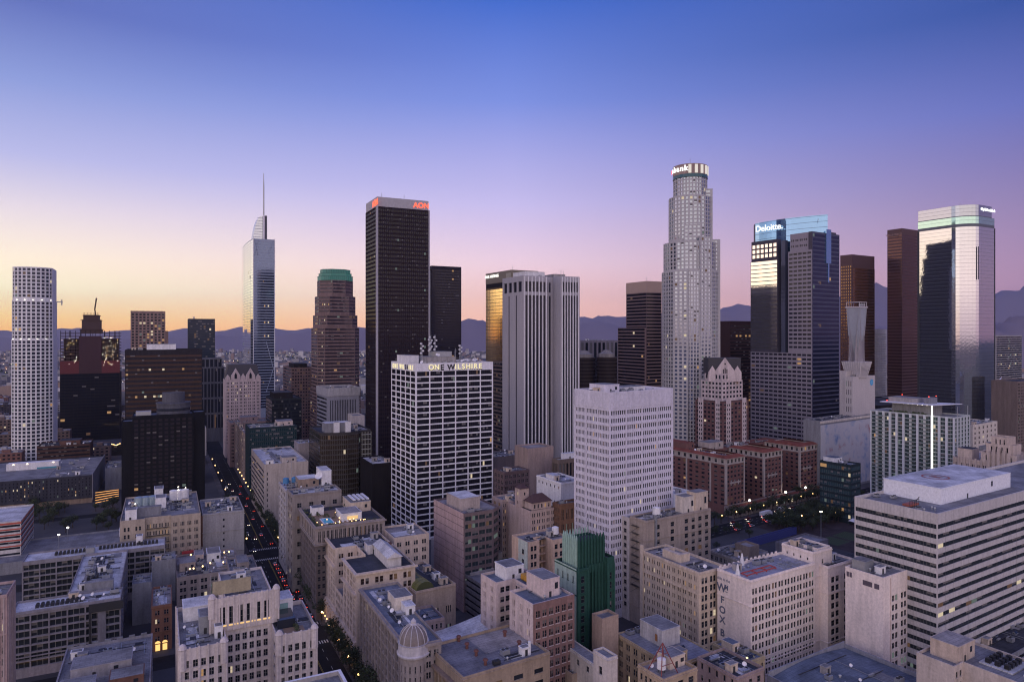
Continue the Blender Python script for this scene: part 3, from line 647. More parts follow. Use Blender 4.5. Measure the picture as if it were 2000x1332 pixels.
for i in range(7): b.box(w_*.56+1.1+i*(w_*.34-2.8)/6, -9.55, 0, w_*.56+1.7+i*(w_*.34-2.8)/6, -9.004, h_-.6, wall((.82,.8,.8), .45, .05))
b.build('stone_rib', t.root)
t.hut(w_*.1, 8, w_*.45, 30, h_-.6, 5, WHITE, door=False); t.hut(w_*.6, 6, w_*.8, 24, h_-.6, 3.5, CONC, door=False); t.mast(w_*.68, 2, h_, 7); t.mast(w_*.74, 3, h_, 6); t.clutter(2, 2, w_*.4, 8, h_-.6, 2); t.finish()
t = Bld('office_block', 'dark striped office block in front of the gold flank, left of the ribbed tower', 'office block', 290, 982, 990, 1004, 707, D=640).look(lit=.03)
t.d = 30; t.rect(0, 0, 14, 30, -1, t.h, S(1,3.6,2,1,rec=.2,nx=6,fr=0,m=.2,name='window_band'), S(1,3.6,2,1,rec=.2,nx=12,fr=0,m=.2,name='window_band'), None, wall((.15,.11,.1))); t.finish()
# --- dark round-bayed hotel cluster
def roundb(lbl, x0, x1, y, D, m, ntop=True):
    t = Bld('hotel_tower', lbl, 'hotel tower', 300, x0, x0+.01, x1, y, D=D, d=20); r = t.w*.5
    b = MB(); b.lathe(r, r, [(r, -1), (r, t.h)], m, 28); b.build('wall', t.root)
    b = MB()
    for k in range(30): b.lathe(r, r, [(r+.06, t.h-4-k*3.6), (r+.06, t.h-2-k*3.6)], glass((.02,.016,.014)), 28, False)
    o = b.build('window_band', t.root)
    b = MB(); b.lathe(r, r, [(r*.8, t.h), (r*.8, t.h+3.5), (r*.5, t.h+4.5), (r*.3, t.h+7)], wall((.3,.28,.27)), 20); b.build('penthouse', t.root); return t
dkb = wall((.045,.033,.032), .5, .1)
roundb('round dark glass hotel tower beside the ribbed tower, left one of the pair', 1134, 1172, 699, 700, dkb)
roundb('round dark glass hotel tower touching the black striped tower, right one of the pair', 1180, 1213, 698, 690, dkb)
t = Bld('office_block', 'dark slab with pale framed roof edge behind the two round hotel towers', 'office block', 310, 1130, 1133, 1208, 665, D=900).look(lit=.02)
t.d = 30; t.rect(0, 0, t.w, 30, -1, t.h, S(9, 999, 60, .62, rec=.5, fr=0, top=3, bot=10, name='window_slot'), None, None, wall((.28,.25,.27))); t.clutter(2,2,t.w-3,28,t.h-1,6); t.finish()
# --- black striped tower
t = Bld('office_tower', 'dark tower of thin horizontal stripes with a blank beige top band', OT, 300, 1223, 1263, 1292, 549, D=800).look(gl=glass((.012,.01,.012)), lit=.012, blind=.0)
w_, h_, d_ = t.w, t.h, t.d; bz = wall((.45,.32,.25), .6, .1); st_ = S(1, 3.9, 2.5, 1, rec=.35, nx=10, fr=0, m=.2, top=1, bot=4, name='window_band')
t.rect(0, 0, w_, d_, -1, h_-13, st_, st_, None, wall((.22,.15,.14), .6, .1)); t.rect(-.1, -.1, w_+.1, d_+.1, h_-13, h_, None, None, None, bz)
t.rect(-2, 1, -.2+2, d_+14, -1, t.zy(640), None, S(1, 3.9, 2.5, 1, rec=.35, nx=16, fr=0, m=.2, top=1, bot=4, name='window_band'), None, wall((.22,.15,.14), .6, .1)); t.mast(8, 10, h_, 6); t.finish()
# --- tallest round-topped tower
t = Bld('skyscraper', 'tallest pale granite skyscraper with stepped round crown and white lit lettering', 'skyscraper', 300, 0, 0, 0, 0, z=CAM_H+182*646/FPX, o=(174.5-.886*26.5+.463*26.5, 672-.463*26.5-.886*26.5), w=53, d=53).look(gl=glass((.26,.30,.36), .85, .06), lit=.03, blind=.06)
cw = t.w/2; Rr = cw*.98; t.D = 646; gw = wall((.47,.45,.44), .6, .12)
def oct_(r, c): return [(cw+r*a, cw+r*b_) for a, b_ in ((-c,-1),(c,-1),(1,-c),(1,c),(c,1),(-c,1),(-1,c),(-1,-c))]
def circ(r, n=20, a0=None): return [(cw+r*cos(2*pi*(i+.5)/n-pi/2-pi/n), cw+r*sin(2*pi*(i+.5)/n-pi/2-pi/n)) for i in range(n)]
g2 = S(2, 3.7, 2.6, .62, rec=.4, fr=0, top=1.2, bot=.5, m=.1); rad = lambda px_: px_*660/FPX/2
t.body(circ(rad(111), 20), -1, t.zy(528), [S(3, 3.7, 2.6, .62, rec=.4, fr=0, top=1.2, bot=8, m=.1)]*9+[None]*2+[S(3, 3.7, 2.6, .62, rec=.4, fr=0, top=1.2, bot=8, m=.1)]*9, gw, par=.5)
t.body(circ(rad(104), 20), t.zy(528), t.zy(470), [g2]*20, gw, par=.5)
t.body(circ(rad(84), 16), t.zy(470), t.zy(378), [g2]*16, gw, par=.5)
t.body(circ(rad(66), 16), t.zy(378), t.zy(336), [g2]*16, gw, par=.5)
# rectangular bays with sharp corners
def bay(ang, r_out, half, z0, z1, n=4):
    u = (cos(ang), sin(ang)); v_ = (-sin(ang), cos(ang)); P_ = lambda a, b_: (cw+u[0]*a+v_[0]*b_, cw+u[1]*a+v_[1]*b_)
    pl = [P_(4, -half), P_(r_out, -half), P_(r_out, half), P_(4, half)]; f = S(n, 3.7, 2.2, .58, rec=.4, fr=0, top=1.4, bot=.5, m=.4); s_ = S(2, 3.7, 2.2, .58, rec=.4, fr=0, top=1.4, bot=.5, m=.5)
    t.body(pl, z0, z1, [s_, f, s_, None], gw, par=.5)
bay(-.62, rad(82), 8, -1, t.zy(362)); bay(-2.2, rad(86), 8, -1, t.zy(436)); bay(-1.75, rad(112), 6, -1, t.zy(462), 3); bay(-.75, rad(114), 7, -1, t.zy(464), 3); bay(-2.62, rad(116), 7, -1, t.zy(527), 3)
rc = rad(67); zc0, zc1 = t.zy(336), t.zy(314); b = MB(); b.lathe(cw, cw, [(rc+.2, zc0-2), (rc+.2, zc0+1)], glass((.05,.12,.14)), 32, False); b.lathe(cw, cw, [(rc, zc0), (rc, zc1), (rc-1, zc1), (rc-1, zc1-1), (rc*.6, zc1+1.5), (.1, zc1+2)], wall((.34,.24,.22)), 32, False); b.build('crown', t.root)
b = MB(); lc = emit((1,.9,.82), .75, 'lit_fin')
for i in range(11):
    a = -2.32+i*.36; b.prism([(cw+(rc+.05)*cos(a-.08), cw+(rc+.05)*sin(a-.08)), (cw+(rc+.9)*cos(a-.08), cw+(rc+.9)*sin(a-.08)), (cw+(rc+.9)*cos(a+.08), cw+(rc+.9)*sin(a+.08)), (cw+(rc+.05)*cos(a+.08), cw+(rc+.05)*sin(a+.08))], zc0+1.5, zc1-1, lc)
b.build('lit_fin', t.root)
for k, ch in enumerate('usbank'):
    a = -3.72+k*.24; text(t.root, ch, 7.6, (cw+(rc+1.3)*cos(a), cw+(rc+1.3)*sin(a), (zc0+zc1)/2-1.5), (pi/2, 0, a+pi/2), emit((1,.12,.14) if k < 1 else (1,1,1), 2.0, 'lit_sign'), .2)
t.mast(cw, cw, zc1, 9); t.finish()
# --- dark brown slab
t = Bld('office_tower', 'short black brown slab visible between the tallest tower and the blue crowned tower', OT, 300, 1424, 1426, 1470, 627, D=800).look(gl=glass((.012,.01,.01)), lit=.04)
t.d = 30; t.rect(0, 0, t.w, 30, -1, t.h, S(1,3.8,2,1,rec=.2,nx=12,fr=0,m=.3,top=5,name='window_band'), None, None, wall((.06,.03,.027), .6, .1)); t.finish()
# --- blue crowned tower (gas-flame crown)
t = Bld('skyscraper', 'grey banded skyscraper with curved blue glass crown and white lettering', 'skyscraper', 120, 1466, 1586, 1639, 452, D=700).look(gl=glass((.75,.74,.72), .92, .05, .015), lit=.02, blind=.02)
w_, h_, d_ = t.w, t.h, t.d; gy = wall((.30,.27,.30), .55, .1); gyd = wall((.08,.072,.09), .5, .1); mir = t.gl; dgl = glass((.02,.02,.03))
# left flank: mirror mass at the far (left) end, recess with blue slot, near banded mass; common base below
y1, y2 = d_*.37, d_*.545      # from near corner (y=0) to far end (y=d_)
hz = t.zy(690); hn = t.zy(487)
bandS = S(1, 4.4, 2.0, 1, rec=.25, nx=14, fr=.12, m=.3, top=2, bot=2, name='window_band')
def flank(x, ya, yb, z0, z1, sp, m, g, nm='side_wall', mx=30):
    t.gl = g; t.lit = 0 if g is mir else .02; b = MB(); t.facade(b, (x, yb), (x, ya), z0, z1, sp, m); b.build(nm, t.root); t.finish(mx); t.wins = []
bandF = S(5, 4.4, 2.1, .82, rec=.3, nx=1, fr=0, m=.5, top=2.2, bot=.6)
flank(0, 0, d_, -1, hz, S(13, 4.4, 2.1, .82, rec=.3, fr=0, m=.5, top=1, bot=4), gy, dgl, mx=60)
t.rect(.5, 0, w_, d_, -1, hz, None, None, None, gyd, R_DARK)
flank(0, 0, y1, hz, hn, bandF, gy, dgl, mx=60)
t.rect(.5, 0, w_, y1, hz, hn, None, None, None, gy, R_DARK)
flank(0, y2, d_, hz, t.zy(500), S(1, 4.4, 3.6, 1, rec=.06, nx=3, fr=0, m=.3, top=.5, bot=0, name='mirror_band'), gyd, mir, mx=40)
t.rect(.5, y2, w_*.7, d_, hz, t.zy(500), None, None, None, gyd, R_DARK)
t.lit = 0; t.gl = mir; t.body([(1.5, y2+1), (w_*.6, y2+1), (w_*.6, d_), (1.5, d_)], t.zy(500), t.zy(465)+4, [None, None, None, S(6, 5.4, 3.8, .72, rec=.2, fr=0, top=4, bot=0, m=.4)], gyd, R_DARK); t.finish(30); t.wins = []
t.lit = .02; t.gl = dgl; t.body([(1.5, .5), (w_*.6, .5), (w_*.6, y1-1.5), (1.5, y1-1.5)], hn, h_, [None, None, None, S(5, 6, 2.2, .7, g=2, gap=.2, rec=.25, fr=0, top=6, bot=1, m=.4)], gy, R_DARK); t.finish(20); t.wins = []
# right (front) face of dark blue glass
t.gl = glass((.035,.045,.09), .8, .08); b = MB(); t.facade(b, (0, -.35), (w_, -.35), -1, h_, S(1, 4.4, 3.0, 1, rec=.1, nx=16, fr=0, m=1.0, top=2, bot=4, name='glass_band'), wall((.07,.075,.12), .4, .1)); b.face([(0,-.35,h_),(w_,-.35,h_),(w_,4,h_),(0,4,h_)], gyd); b.face([(0,-.35,h_),(0,4,h_),(0,4,hn),(0,-.35,hn)], gyd); b.face([(w_,-.35,0),(w_,4,0),(w_,4,h_),(w_,-.35,h_)], gyd); b.face([(w_,4,h_),(0,4,h_),(0,4,0),(w_,4,0)], gyd); b.build('front_wall', t.root); t.finish(50)
# blue crown: curved in plan, rises through the recess
bc = glass((.20,.36,.56), .92, .06, .01); b = MB(); n_ = 14; ring = []
for i in range(n_+1):
    s_ = i/n_; ring.append((4+w_*.62*s_**1.3*0+ (w_*.55)*(s_**2.2), d_*.93*(1-s_)+2))
for i in range(n_):
    (xa, ya), (xb, yb) = ring[i], ring[i+1]; za = t.zy(437)+10+(i/n_)*2.6; zb = t.zy(437)+10+((i+1)/n_)*2.6
    b.face([(xa, ya, hz), (xb, yb, hz), (xb, yb, zb), (xa, ya, za)], bc); b.face([(xa, ya, za), (xb, yb, zb), (xb+9, yb+9, zb), (xa+9, ya+9, za)], gyd)
    b.face([(xb+9, yb+9, hz), (xa+9, ya+9, hz), (xa+9, ya+9, za), (xb+9, yb+9, zb)], gyd)
(xa, ya), (xb, yb) = ring[0], ring[-1]; za = t.zy(437)+10; b.face([(xa,ya,hz),(xa,ya,za),(xa+9,ya+9,za),(xa+9,ya+9,hz)], gyd); b.face([(xb,yb,hz),(xb+9,yb+9,hz),(xb+9,yb+9,za+2.6),(xb,yb,za+2.6)], bc)
b.build('blue_crown', t.root)
b = MB()
for k in range(7):
    for i in range(n_): (xa, ya), (xb, yb) = ring[i], ring[i+1]; z = t.zy(437)+9-k*6+(i/n_)*2.6; z2 = z+2.6/n_; b.face([(xa-.12,ya-.12,z),(xb-.12,yb-.12,z2),(xb-.12,yb-.12,z2+.3),(xa-.12,ya-.12,z+.3)], plain((.1,.16,.22)))
b.build('crown_joint', t.root)
t.boxes('glass_spine', wall((.08,.09,.13), .4, .1), [(1.2, d_*.43, hz, 6, d_*.49, t.zy(462))]+[(1.0, d_*.425, hz+k*4.6, 1.15, d_*.495, hz+k*4+1.8) for k in range(22)])
t.boxes('corner_blade', bc, [(w_*.48, -1.2, t.zy(512), w_*.66, -.36, h_+4), (w_*.55, -.9, t.zy(550), w_*.6, -.4, t.zy(512))])
t.rect(w_*.7, 3, w_-.5, d_*.5, hz, h_-4, None, None, None, gyd, R_DARK); t.rect(w_*.72, 1, w_-4, d_*.5, h_-4, h_+2, None, None, None, gyd, R_DARK)
text(t.root, 'Deloitte.', 9.4, (3.6, d_*.72, t.zy(447)+5.5), (pi/2, 0, -pi/2+.04), emit((1,1,1), 1.3, 'lit_sign'), .3)
t.mast(9, d_*.9, t.zy(437), 5); t.mast(20, 6, h_+12, 4)
# --- twin brown towers
bn = wall((.115,.062,.056), .6, .1); bgl = glass((.24,.14,.075), .85, .12, .12)
t = Bld('office_tower', 'red brown granite tower with a pitted grid, directly behind the slender telephone mast', OT, 200, 1641, 1664, 1708, 497, D=860).look(gl=glass((.02,.012,.01)), lit=.01, blind=0)
t.rect(0, 0, t.w, t.d, -1, t.h, None, S(5, 3.9, 2.1, .55, rec=.4, fr=0, top=14, bot=60), None, bn); t.gl = bgl
b = MB(); t.facade(b, (0, -.3), (t.w, -.3), -1, t.h-16, S(1, 3.9, 3.2, 1, rec=.05, nx=8, fr=0, m=1.2, top=1, bot=60, name='glass_band'), bn); b.face([(0,-.3,t.h-16),(t.w,-.3,t.h-16),(t.w,0,t.h-16),(0,0,t.h-16)], bn); b.build('front_wall', t.root); t.finish()
t = Bld('office_tower', 'sharp edged red brown tower standing left of the mirror glass tower', OT, 200, 1733, 1762, 1793, 446, D=860).look(gl=glass((.10,.05,.045), .5, .1), lit=.012, blind=0)
ss = S(1, 3.9, 2.0, 1, rec=.1, nx=8, fr=0, m=.5, top=8, bot=40, name='window_band'); t.rect(0, 0, t.w, t.d, -1, t.h, ss, ss, None, bn); t.boxes('sign_panel', plain((.08,.04,.035)), [(-.3, t.d*.2, t.h-9, -.02, t.d*.9, t.h-5)])
text(t.root, 'WELLS FARGO', 3.2, (-.45, t.d*.55, t.h-8), (pi/2, 0, -pi/2), plain((.35,.2,.17)), .1); t.mast(5, 12, t.h, 6); t.finish()
# --- mirror tower with rounded corner
t = Bld('skyscraper', 'mirror glass skyscraper with rounded corner and green tinted band near its top', 'skyscraper', 235, 1792, 1897, 1943, 397, D=735).look(gl=glass((.50,.53,.55), .95, .04, .02), frm=plain((.1,.11,.13)), lit=0, blind=0)
w_, h_, d_ = t.w, t.h, t.d
def rc_(ins, x1=None): 
    x1 = x1 or w_; r = 20; p = []
    for i in range(9): a = pi+ (pi/2)*i/8; p.append((ins+r+r*cos(a), ins+r+r*sin(a)))
    return p+[(x1-ins, ins), (x1-ins, d_-ins), (ins, d_-ins)]
def lv_(z0, z1, sp1, m, ins, x1=None, gl=None, mx=30, par=.5):
    if gl: t.gl = gl
    pl = rc_(ins, x1); t.body(pl, z0, z1, [dict(sp1, nx=1)]*8+[sp1, None, None, sp1], m, R_GREY, par=par); t.finish(mx); t.wins = []
mw = wall((.12,.13,.15), .35, .05); gb = S(1, 3.95, 3.75, 1, rec=.03, nx=1, fr=0, m=0.02, top=.1, bot=0, name='glass_band')
lv_(-1, t.zy(440), dict(gb, bot=30), mw, 0); lv_(t.zy(440), t.zy(420), gb, mw, .25, None, glass((.36,.56,.50), .95, .05, .01), 20); lv_(t.zy(420), h_, gb, mw, .5, w_-5, glass((.34,.38,.43), .95, .05, .01), 20, 2)
t.boxes('dark_fin', plain((.03,.03,.035)), [(w_*.28, -.3, t.zy(545), w_*.3, 0.0, t.zy(480)), (w_*.99, -.4, 2, w_*1.005, 0, t.zy(440)), (-.3, d_-2, 2, 0, d_, t.zy(440))])
text(t.root, 'City National Bank', 4.0, (w_*.72, .2, h_-5.5), (pi/2, 0, 0), emit((1,1,1), 2.2, 'lit_sign'), .2, sx=.95); t.mast(d_*.3, 20, h_, 6); t.rect(w_+.1, 6, w_+2.5, d_, -1, t.zy(515), None, None, None, plain((.03,.03,.04)), R_DARK)
# --- pale gridded slab between
t = Bld('office_block', 'pale gridded slab seen between the two red brown towers', 'office block', 200, 1706, 1708, 1732, 643, D=900).look(gl=G_DARK, lit=0)
t.d = 20; t.rect(0, 0, t.w, 20, -1, t.h, S(14, 3.2, 1.9, .5, rec=.5, fr=0, top=6, bot=2), None, None, WHITE); t.finish()
# --- telephone building and its mast tower
t = Bld('telephone_exchange', 'windowless beige telephone exchange block with round blue emblem', 'telephone exchange', 60, 1640, 1665, 1709, 736, D=640)
w_, h_, d_ = t.w, t.h, t.d; bg_ = wall((.52,.47,.45), .8, .15)
t.rect(0, 0, w_, d_*.6, -1, h_, None, S(3, 8, 5, .3, rec=.3, fr=0, top=4), None, bg_, R_GREY); t.rect(2, d_*.6, w_*.6, d_*1.1, -1, h_+5, None, None, None, bg_)
b = MB(); em = plain((.05,.35,.6), .5); n_ = 24; c_ = (w_*.84, h_-6.5)
b.face([(c_[0]+3*cos(2*pi*i/n_), -.15, c_[1]+3*sin(2*pi*i/n_)) for i in range(n_)], em)
for k in range(3): b.box(c_[0]-1.4+k*.2, -.22, c_[1]-1+k*.9, c_[0]+1.4-k*.2, -.17, c_[1]-.8+k*.9, WHITE, True)
b.build('emblem', t.root); t.finish()
t.clutter(1, 2, w_-2, d_*.55, h_-1, 4)
mt = thing('microwave_tower', 'slender flared white microwave tower on a fluted base, above the blue emblem block', 'microwave tower', (AT(1673, 720, 655)[0], 655, h_-1.2), t.th)
b = MB(); wt = wall((.62,.57,.58), .7, .1); k_ = 655/FPX
def sq(r, z, c=.0): return [(-r,-r,z),(r,-r,z),(r,r,z),(-r,r,z)]
for sx_ in (-1, 1):
    for sy_ in (-1, 1):
        pts = [(0, 7.2), (14, 6.5), (30, 6.0), (42, 6.2), (54, 6.8)]
        b.loft([[(sx_*(r-q_), sy_*(r-q_), 12+z) if (u, v_) == (0, 0) else (sx_*(r-u*q_), sy_*(r-v_*q_), 12+z) for u, v_ in ((0,0),(1,0),(1,1),(0,1))] for z, r, q_ in [(z, r, 5.6-z*.085) for z, r in pts]], wt)
b.build('leg', mt)
b = MB(); b.loft([[(x*.2, y*.2, z) for x, y, z in sq(6, 20)], [(x, y, z) for x, y, z in sq(5.2, 40)], sq(6.5, 66)], wall((.36,.37,.4), .7, .1)); b.loft([[(x, y, z) for x, y, z in sq(7.2, 66)], sq(7.2, 67)], wt); b.build('louvred_core', mt)
b = MB()
for x in (-6.2, -2, 2, 6.2):
    for y in (-6.2, 6.2): b.bar((x, y, 67), (x, y, 71), .25, wt)
b.box(-6.6, -6.6, 71, 6.6, 6.6, 71.5, wt, True); b.build('antenna_deck', mt)
for x in (-3, 0, 3.6):
    b = MB(); b.lathe(x, -5, [(.3, 67), (1.3, 68), (1.4, 69.5), (.2, 70)], METAL, 10); b.build('horn_antenna', mt)
b = MB(); b.loft([sq(6.4, -.5), sq(7.2, 6), sq(9.4, 14), sq(9.8, 15)], wall((.5,.47,.48), .7, .1))
for i in range(9):
    x = -6.4+i*1.6; s_ = 9.6/6.6; b.bar((x, -6.6, 0), (x*s_, -9.7, 15), .3, wt); b.bar((-6.6, x, 0), (-9.7, x*s_, 15), .3, wt)
b.build('fluted_base', mt)
# ================================================================ near and middle city
OB = 'office building'
def simple(name, label, cat, v, xl, xc, xr, yt, z=None, D=None, side='L', front=None, left=None, right=None, m=None, roof=None, clut=0, hut=None, gl=None, lit=.06, blind=.2, par=1.0, w=None, d=None, o=None, cornice=None, frm=None, group=None):
    t = Bld(name, label, cat, v, xl, xc, xr, yt, z, D, side, w=w, d=d, o=o, group=group).look(gl, frm, lit, blind)
    zr = t.rect(0, 0, t.w, t.d, -1, t.h, front, left, right, m, roof, par=par)
    if cornice: t.boxes('cornice', cornice, [(-.6, -.6, t.h-1.6, t.w+.6, 0-.004, t.h-.6), (-.6, 0, t.h-1.6, -.004, t.d, t.h-.6)])
    if hut:
        for hh in (hut if isinstance(hut, list) else [hut]): t.hut(t.w*hh[0], t.d*hh[1], t.w*hh[2], t.d*hh[3], zr, hh[4], hh[5] if len(hh) > 5 else m, roof)
    if clut: t.clutter(0, 0, t.w, t.d, zr, clut)
    t.zr = zr; t.finish(); return t
P = lambda n, fh=3.8, wh=2.1, ww=.6, g=2, **k: S(n, fh, wh, ww, g=g, **{**dict(ny=2, top=2.2, bot=4), **k})
BAND = lambda nx, fh=3.9, wh=1.9, **k: S(1, fh, wh, 1, nx=nx, name='window_band', **{**dict(top=2, bot=4, m=.4, rec=.15), **k})
# --- white gridded slab with lettering (30 floors)
t = Bld('office_tower', 'white gridded tower with large dark windows, pale lettering band and a roof crowded with antennas', 'office tower', 215, 764, 812, 963, 710, D=462).look(gl=glass((.012,.011,.016)), lit=.025, blind=.1)
wp = wall((.80,.78,.79), .6, .25); w_, h_, d_ = t.w, t.h, t.d
t.rect(0, 0, w_, d_, -1, h_, S(6, 4.05, 3.1, .91, rec=.22, nx=6, top=5.6, bot=1, m=.5, fr=.1), S(5, 4.05, 3.1, .84, rec=.22, nx=3, top=5.6, bot=1, m=.5, fr=.1), None, wp, R_GREY)
t.frm = FRAME_D; t.finish(); FSL = emit((1,.86,.5), 1.0, 'sign_letter_face')
dkl = plain((.02,.018,.02))
s_ = 'ONE WILSHIRE'; cw_ = [1.0,.98,.85,.55,1.25,.45,.75,.85,.95,.45,.9,.85]; x_ = w_*.155; sc = (w_*.70)/sum(cw_)
for k, ch in enumerate(s_):
    if ch != ' ': text(t.root, ch, 5.7, (x_+cw_[k]*sc/2+.12, -.05, h_-5.0), (pi/2, 0, 0), dkl, .04, off=.02); text(t.root, ch, 5.2, (x_+cw_[k]*sc/2, -.18, h_-4.6), (pi/2, 0, 0), dkl if k in (2, 4) else FSL, .15)
    x_ += cw_[k]*sc
x_ = d_*.94; sc = (d_*.86)/sum(cw_)
for k, ch in enumerate(s_):
    if ch != ' ': text(t.root, ch, 4.6, (-.18, x_-cw_[k]*sc/2, h_-4.6), (pi/2, 0, -pi/2), dkl if k in (7, 8) else FSL, .15, sx=.8)
    x_ -= cw_[k]*sc
t.hut(w_*.06, d_*.5, w_*.2, d_*.95, h_-1, 5.5, WHITE, door=False); t.hut(w_*.25, d_*.3, w_*.62, d_*.8, h_-1, 4.5, CONC, door=False); t.hut(w_*.4, d_*.4, w_*.6, d_*.7, h_+3.5, 3.5, METAL, door=False)
r_ = random.Random(3)
for i in range(26):
    x, y = r_.uniform(.03, .97)*w_, r_.uniform(.05, .95)*d_
    (t.dish if i % 3 else lambda a, b_, c: t.mast(a, b_, c, r_.uniform(4, 8)))(x, y, h_-1 if not .25 < x/w_ < .62 else h_+3.7)
for x, y, hh in ((.16,.3,15), (.34,.5,20), (.4,.5,20), (.37,.62,18), (.74,.5,13)):
    b = MB(); X_, Y_ = x*w_, y*d_; z_ = h_-1
    for dx, dy in ((0,0),(1.6,0),(.8,1.4)): b.bar((X_+dx, Y_+dy, z_), (X_+dx*.5+.4, Y_+dy*.5+.3, z_+hh), .14, METAL)
    for k in range(int(hh/2)): zz_ = z_+k*2; b.bar((X_, Y_, zz_), (X_+1.5, Y_, zz_+2), .07, METAL); b.bar((X_+1.5, Y_, zz_), (X_+.8, Y_+1.3, zz_+2), .07, METAL)
    for k in range(5): zz_ = z_+hh*(.45+.11*k); b.lathe(X_+.8+(k % 2)*1.6-.8, Y_-.5, [(.1, zz_), (.75, zz_+.3), (.75, zz_+1.2), (.1, zz_+1.3)], WHITE, 9)
    b.build('lattice_mast', t.root)
for k in range(9): t.ac(w_*(.1+.09*k), d_*.08, h_-1, 3, 2, 1.8, n=1)
# --- white tower with grouped narrow windows
t = Bld('office_tower', 'white tower with blank ribbed crown and groups of narrow windows, centre right', 'office tower', 70, 1123, 1191, 1313, 766, D=335).look(lit=.03, blind=.2)
w_, h_, d_ = t.w, t.h, t.d; wp = wall((.70,.665,.73), .6, .22)
t.rect(0, 0, w_, d_, -1, h_-8.3, P(4, 3.82, 2.1, .88, 7, gap=.06, top=1.0, m=.3, fr=0, ny=1), P(3, 3.82, 2.1, .86, 7, gap=.06, top=1.0, m=.3, fr=0, ny=1), None, wp)
t.rect(-.25, -.25, w_+.25, d_+.25, h_-8.3, h_, None, None, None, wp, R_GREY, par=1.6)
b = MB()
for i in range(45): b.box(w_*i/45+.2, -.42, h_-8.1, w_*i/45+.42, -.254, h_-.2, wp)
for i in range(30): b.box(-.42, d_*i/30+.2, h_-8.1, -.254, d_*i/30+.42, h_-.2, wp)
b.build('ribbed_cladding', t.root)
b = MB()
for i in range(5): b.box(w_*i/4-.28*(i > 0)-.1, -.38, 0, w_*i/4+.28, -.004, h_-8.4, wp)
for i in range(4): b.box(-.38, d_*i/3-.28*(i > 0)-.1, 0, -.004, d_*i/3+.28, h_-8.4, wp)
b.build('pier', t.root)
b = MB(); z = h_-8.3-1.0-1.95
while z > 8:
    for i in range(28): x = .6+(w_-1.2)*(i+.5)/28; b.box(x-.08, -.2, z-.75, x+.08, -.004, z-.05, wp)
    for i in range(21): y = .6+(d_-1.2)*(i+.5)/21; b.box(-.2, y-.08, z-.75, -.004, y+.08, z-.05, wp)
    z -= 3.82
o_ = b.build('spandrel_fin', t.root); o_['kind'] = 'stuff'
t.hut(w_*.12, d_*.35, w_*.34, d_*.8, h_-1.6, 4.2, wp); t.hut(w_*.5, d_*.5, w_*.85, d_*.9, h_-1.6, 1.9, WHITE, door=False)
rp = plain((.35,.06,.03), .5); t.boxes('red_pipe', rp, [(w_*.3, 2, h_-1.4, w_*.9, 2.3, h_-1.1), (2, 2, h_-1.4, 2.3, d_*.9, h_-1.1), (w_*.45, 2, h_-1.4, w_*.46, d_*.45, h_-1.1)])
t.clutter(1, 2, w_, d_, h_-1.6, 9); t.finish()
# --- brick hotel with red roof: three wings
t = Bld('hotel', 'long three winged brick hotel with pale arcaded top floor and red tiled roof', 'hotel', 50, 1300, 1418, 1454, 896, D=530, d=75).look(lit=.05, blind=.3)
w_, h_ = t.w, t.h; br = wall((.20,.10,.085), .9, .25); pl_ = wall((.48,.41,.36)); xs = [0, t.fx(1492), t.fx(1562)]; xe = [w_, t.fx(1527), t.fx(1597)]
for k in range(3):
    x0, y0 = xs[k], 0.0; x1 = xe[k]
    sp = P(5, 3.5, 1.7, .6, 1, top=1.5, bot=8, fr=.05); sl_ = P(12 if k == 0 else 7, 3.5, 1.7, .5, 1, top=1.5, bot=8, fr=.05); yb = 75 if k == 0 else 34
    t.rect(x0, y0, x1, yb, -1, h_-5, sp, sl_, None, br, R_DARK, par=.1)
    t.rect(x0-.3, y0-.3, x1+.3, yb, h_-5, h_, S(5, 9, 2.8, .5, rec=.5, top=1, bot=.5, fr=.08), S(12 if k == 0 else 7, 9, 2.8, .4, rec=.5, top=1, bot=.5, fr=.08), None, pl_, R_RED, par=.6)
    t.boxes('corner_quoin', pl_, [(x0-.25, y0-.25, 8, x0+1.4, y0+1.2, h_-5.1), (x1-1.2, y0-.25, 8, x1+.25, y0+1.2, h_-5.1)]+([(x0-.25, 14, 8, x0, 15.5, h_-5.1), (x0-.25, 38, 8, x0, 39.5, h_-5.1)] if k == 0 else []))
    b = MB(); z = h_; e = 1.1
    b.face([(x0-e, y0-e, z), (x1+e, y0-e, z), (x1-3, y0+4, z+1.8), (x0+3, y0+4, z+1.8)], R_RED); b.face([(x0-e, y0-e, z), (x0+3, y0+4, z+1.8), (x0+3, yb-3, z+1.8), (x0-e, yb, z)], R_RED)
    b.face([(x1+e, y0-e, z), (x1+e, yb, z), (x1-3, yb-3, z+1.8), (x1-3, y0+4, z+1.8)], R_RED); b.face([(x0-e, y0-e, z-.01), (x1+e, y0-e, z-.01), (x1+e, y0-e, z-.35), (x0-e, y0-e, z-.35)], pl_); b.face([(x0-e, y0-e, z-.01), (x0-e, yb, z-.01), (x0-e, yb, z-.35), (x0-e, y0-e, z-.35)], pl_)
    b.build('tiled_roof', t.root)
    b = MB(); zc_ = h_-20
    b.box(x0+w_*.2, -.18, zc_, x0+w_*.8, -.02, zc_+1.2, pl_, True)
    for q in (.25, .45, .65): b.box(x0+w_*q, -.3, zc_-1.4, x0+w_*q+.7, -.02, zc_+2.4, pl_, True)
    b.build('balcony', t.root)
t.rect(xs[0]+w_+.4, 34.2, xs[2]+w_*1.05, 50, -1, h_-.5, S(16, 3.5, 1.7, .5, top=1.5, bot=8, fr=0), None, None, br, R_RED, par=.6)
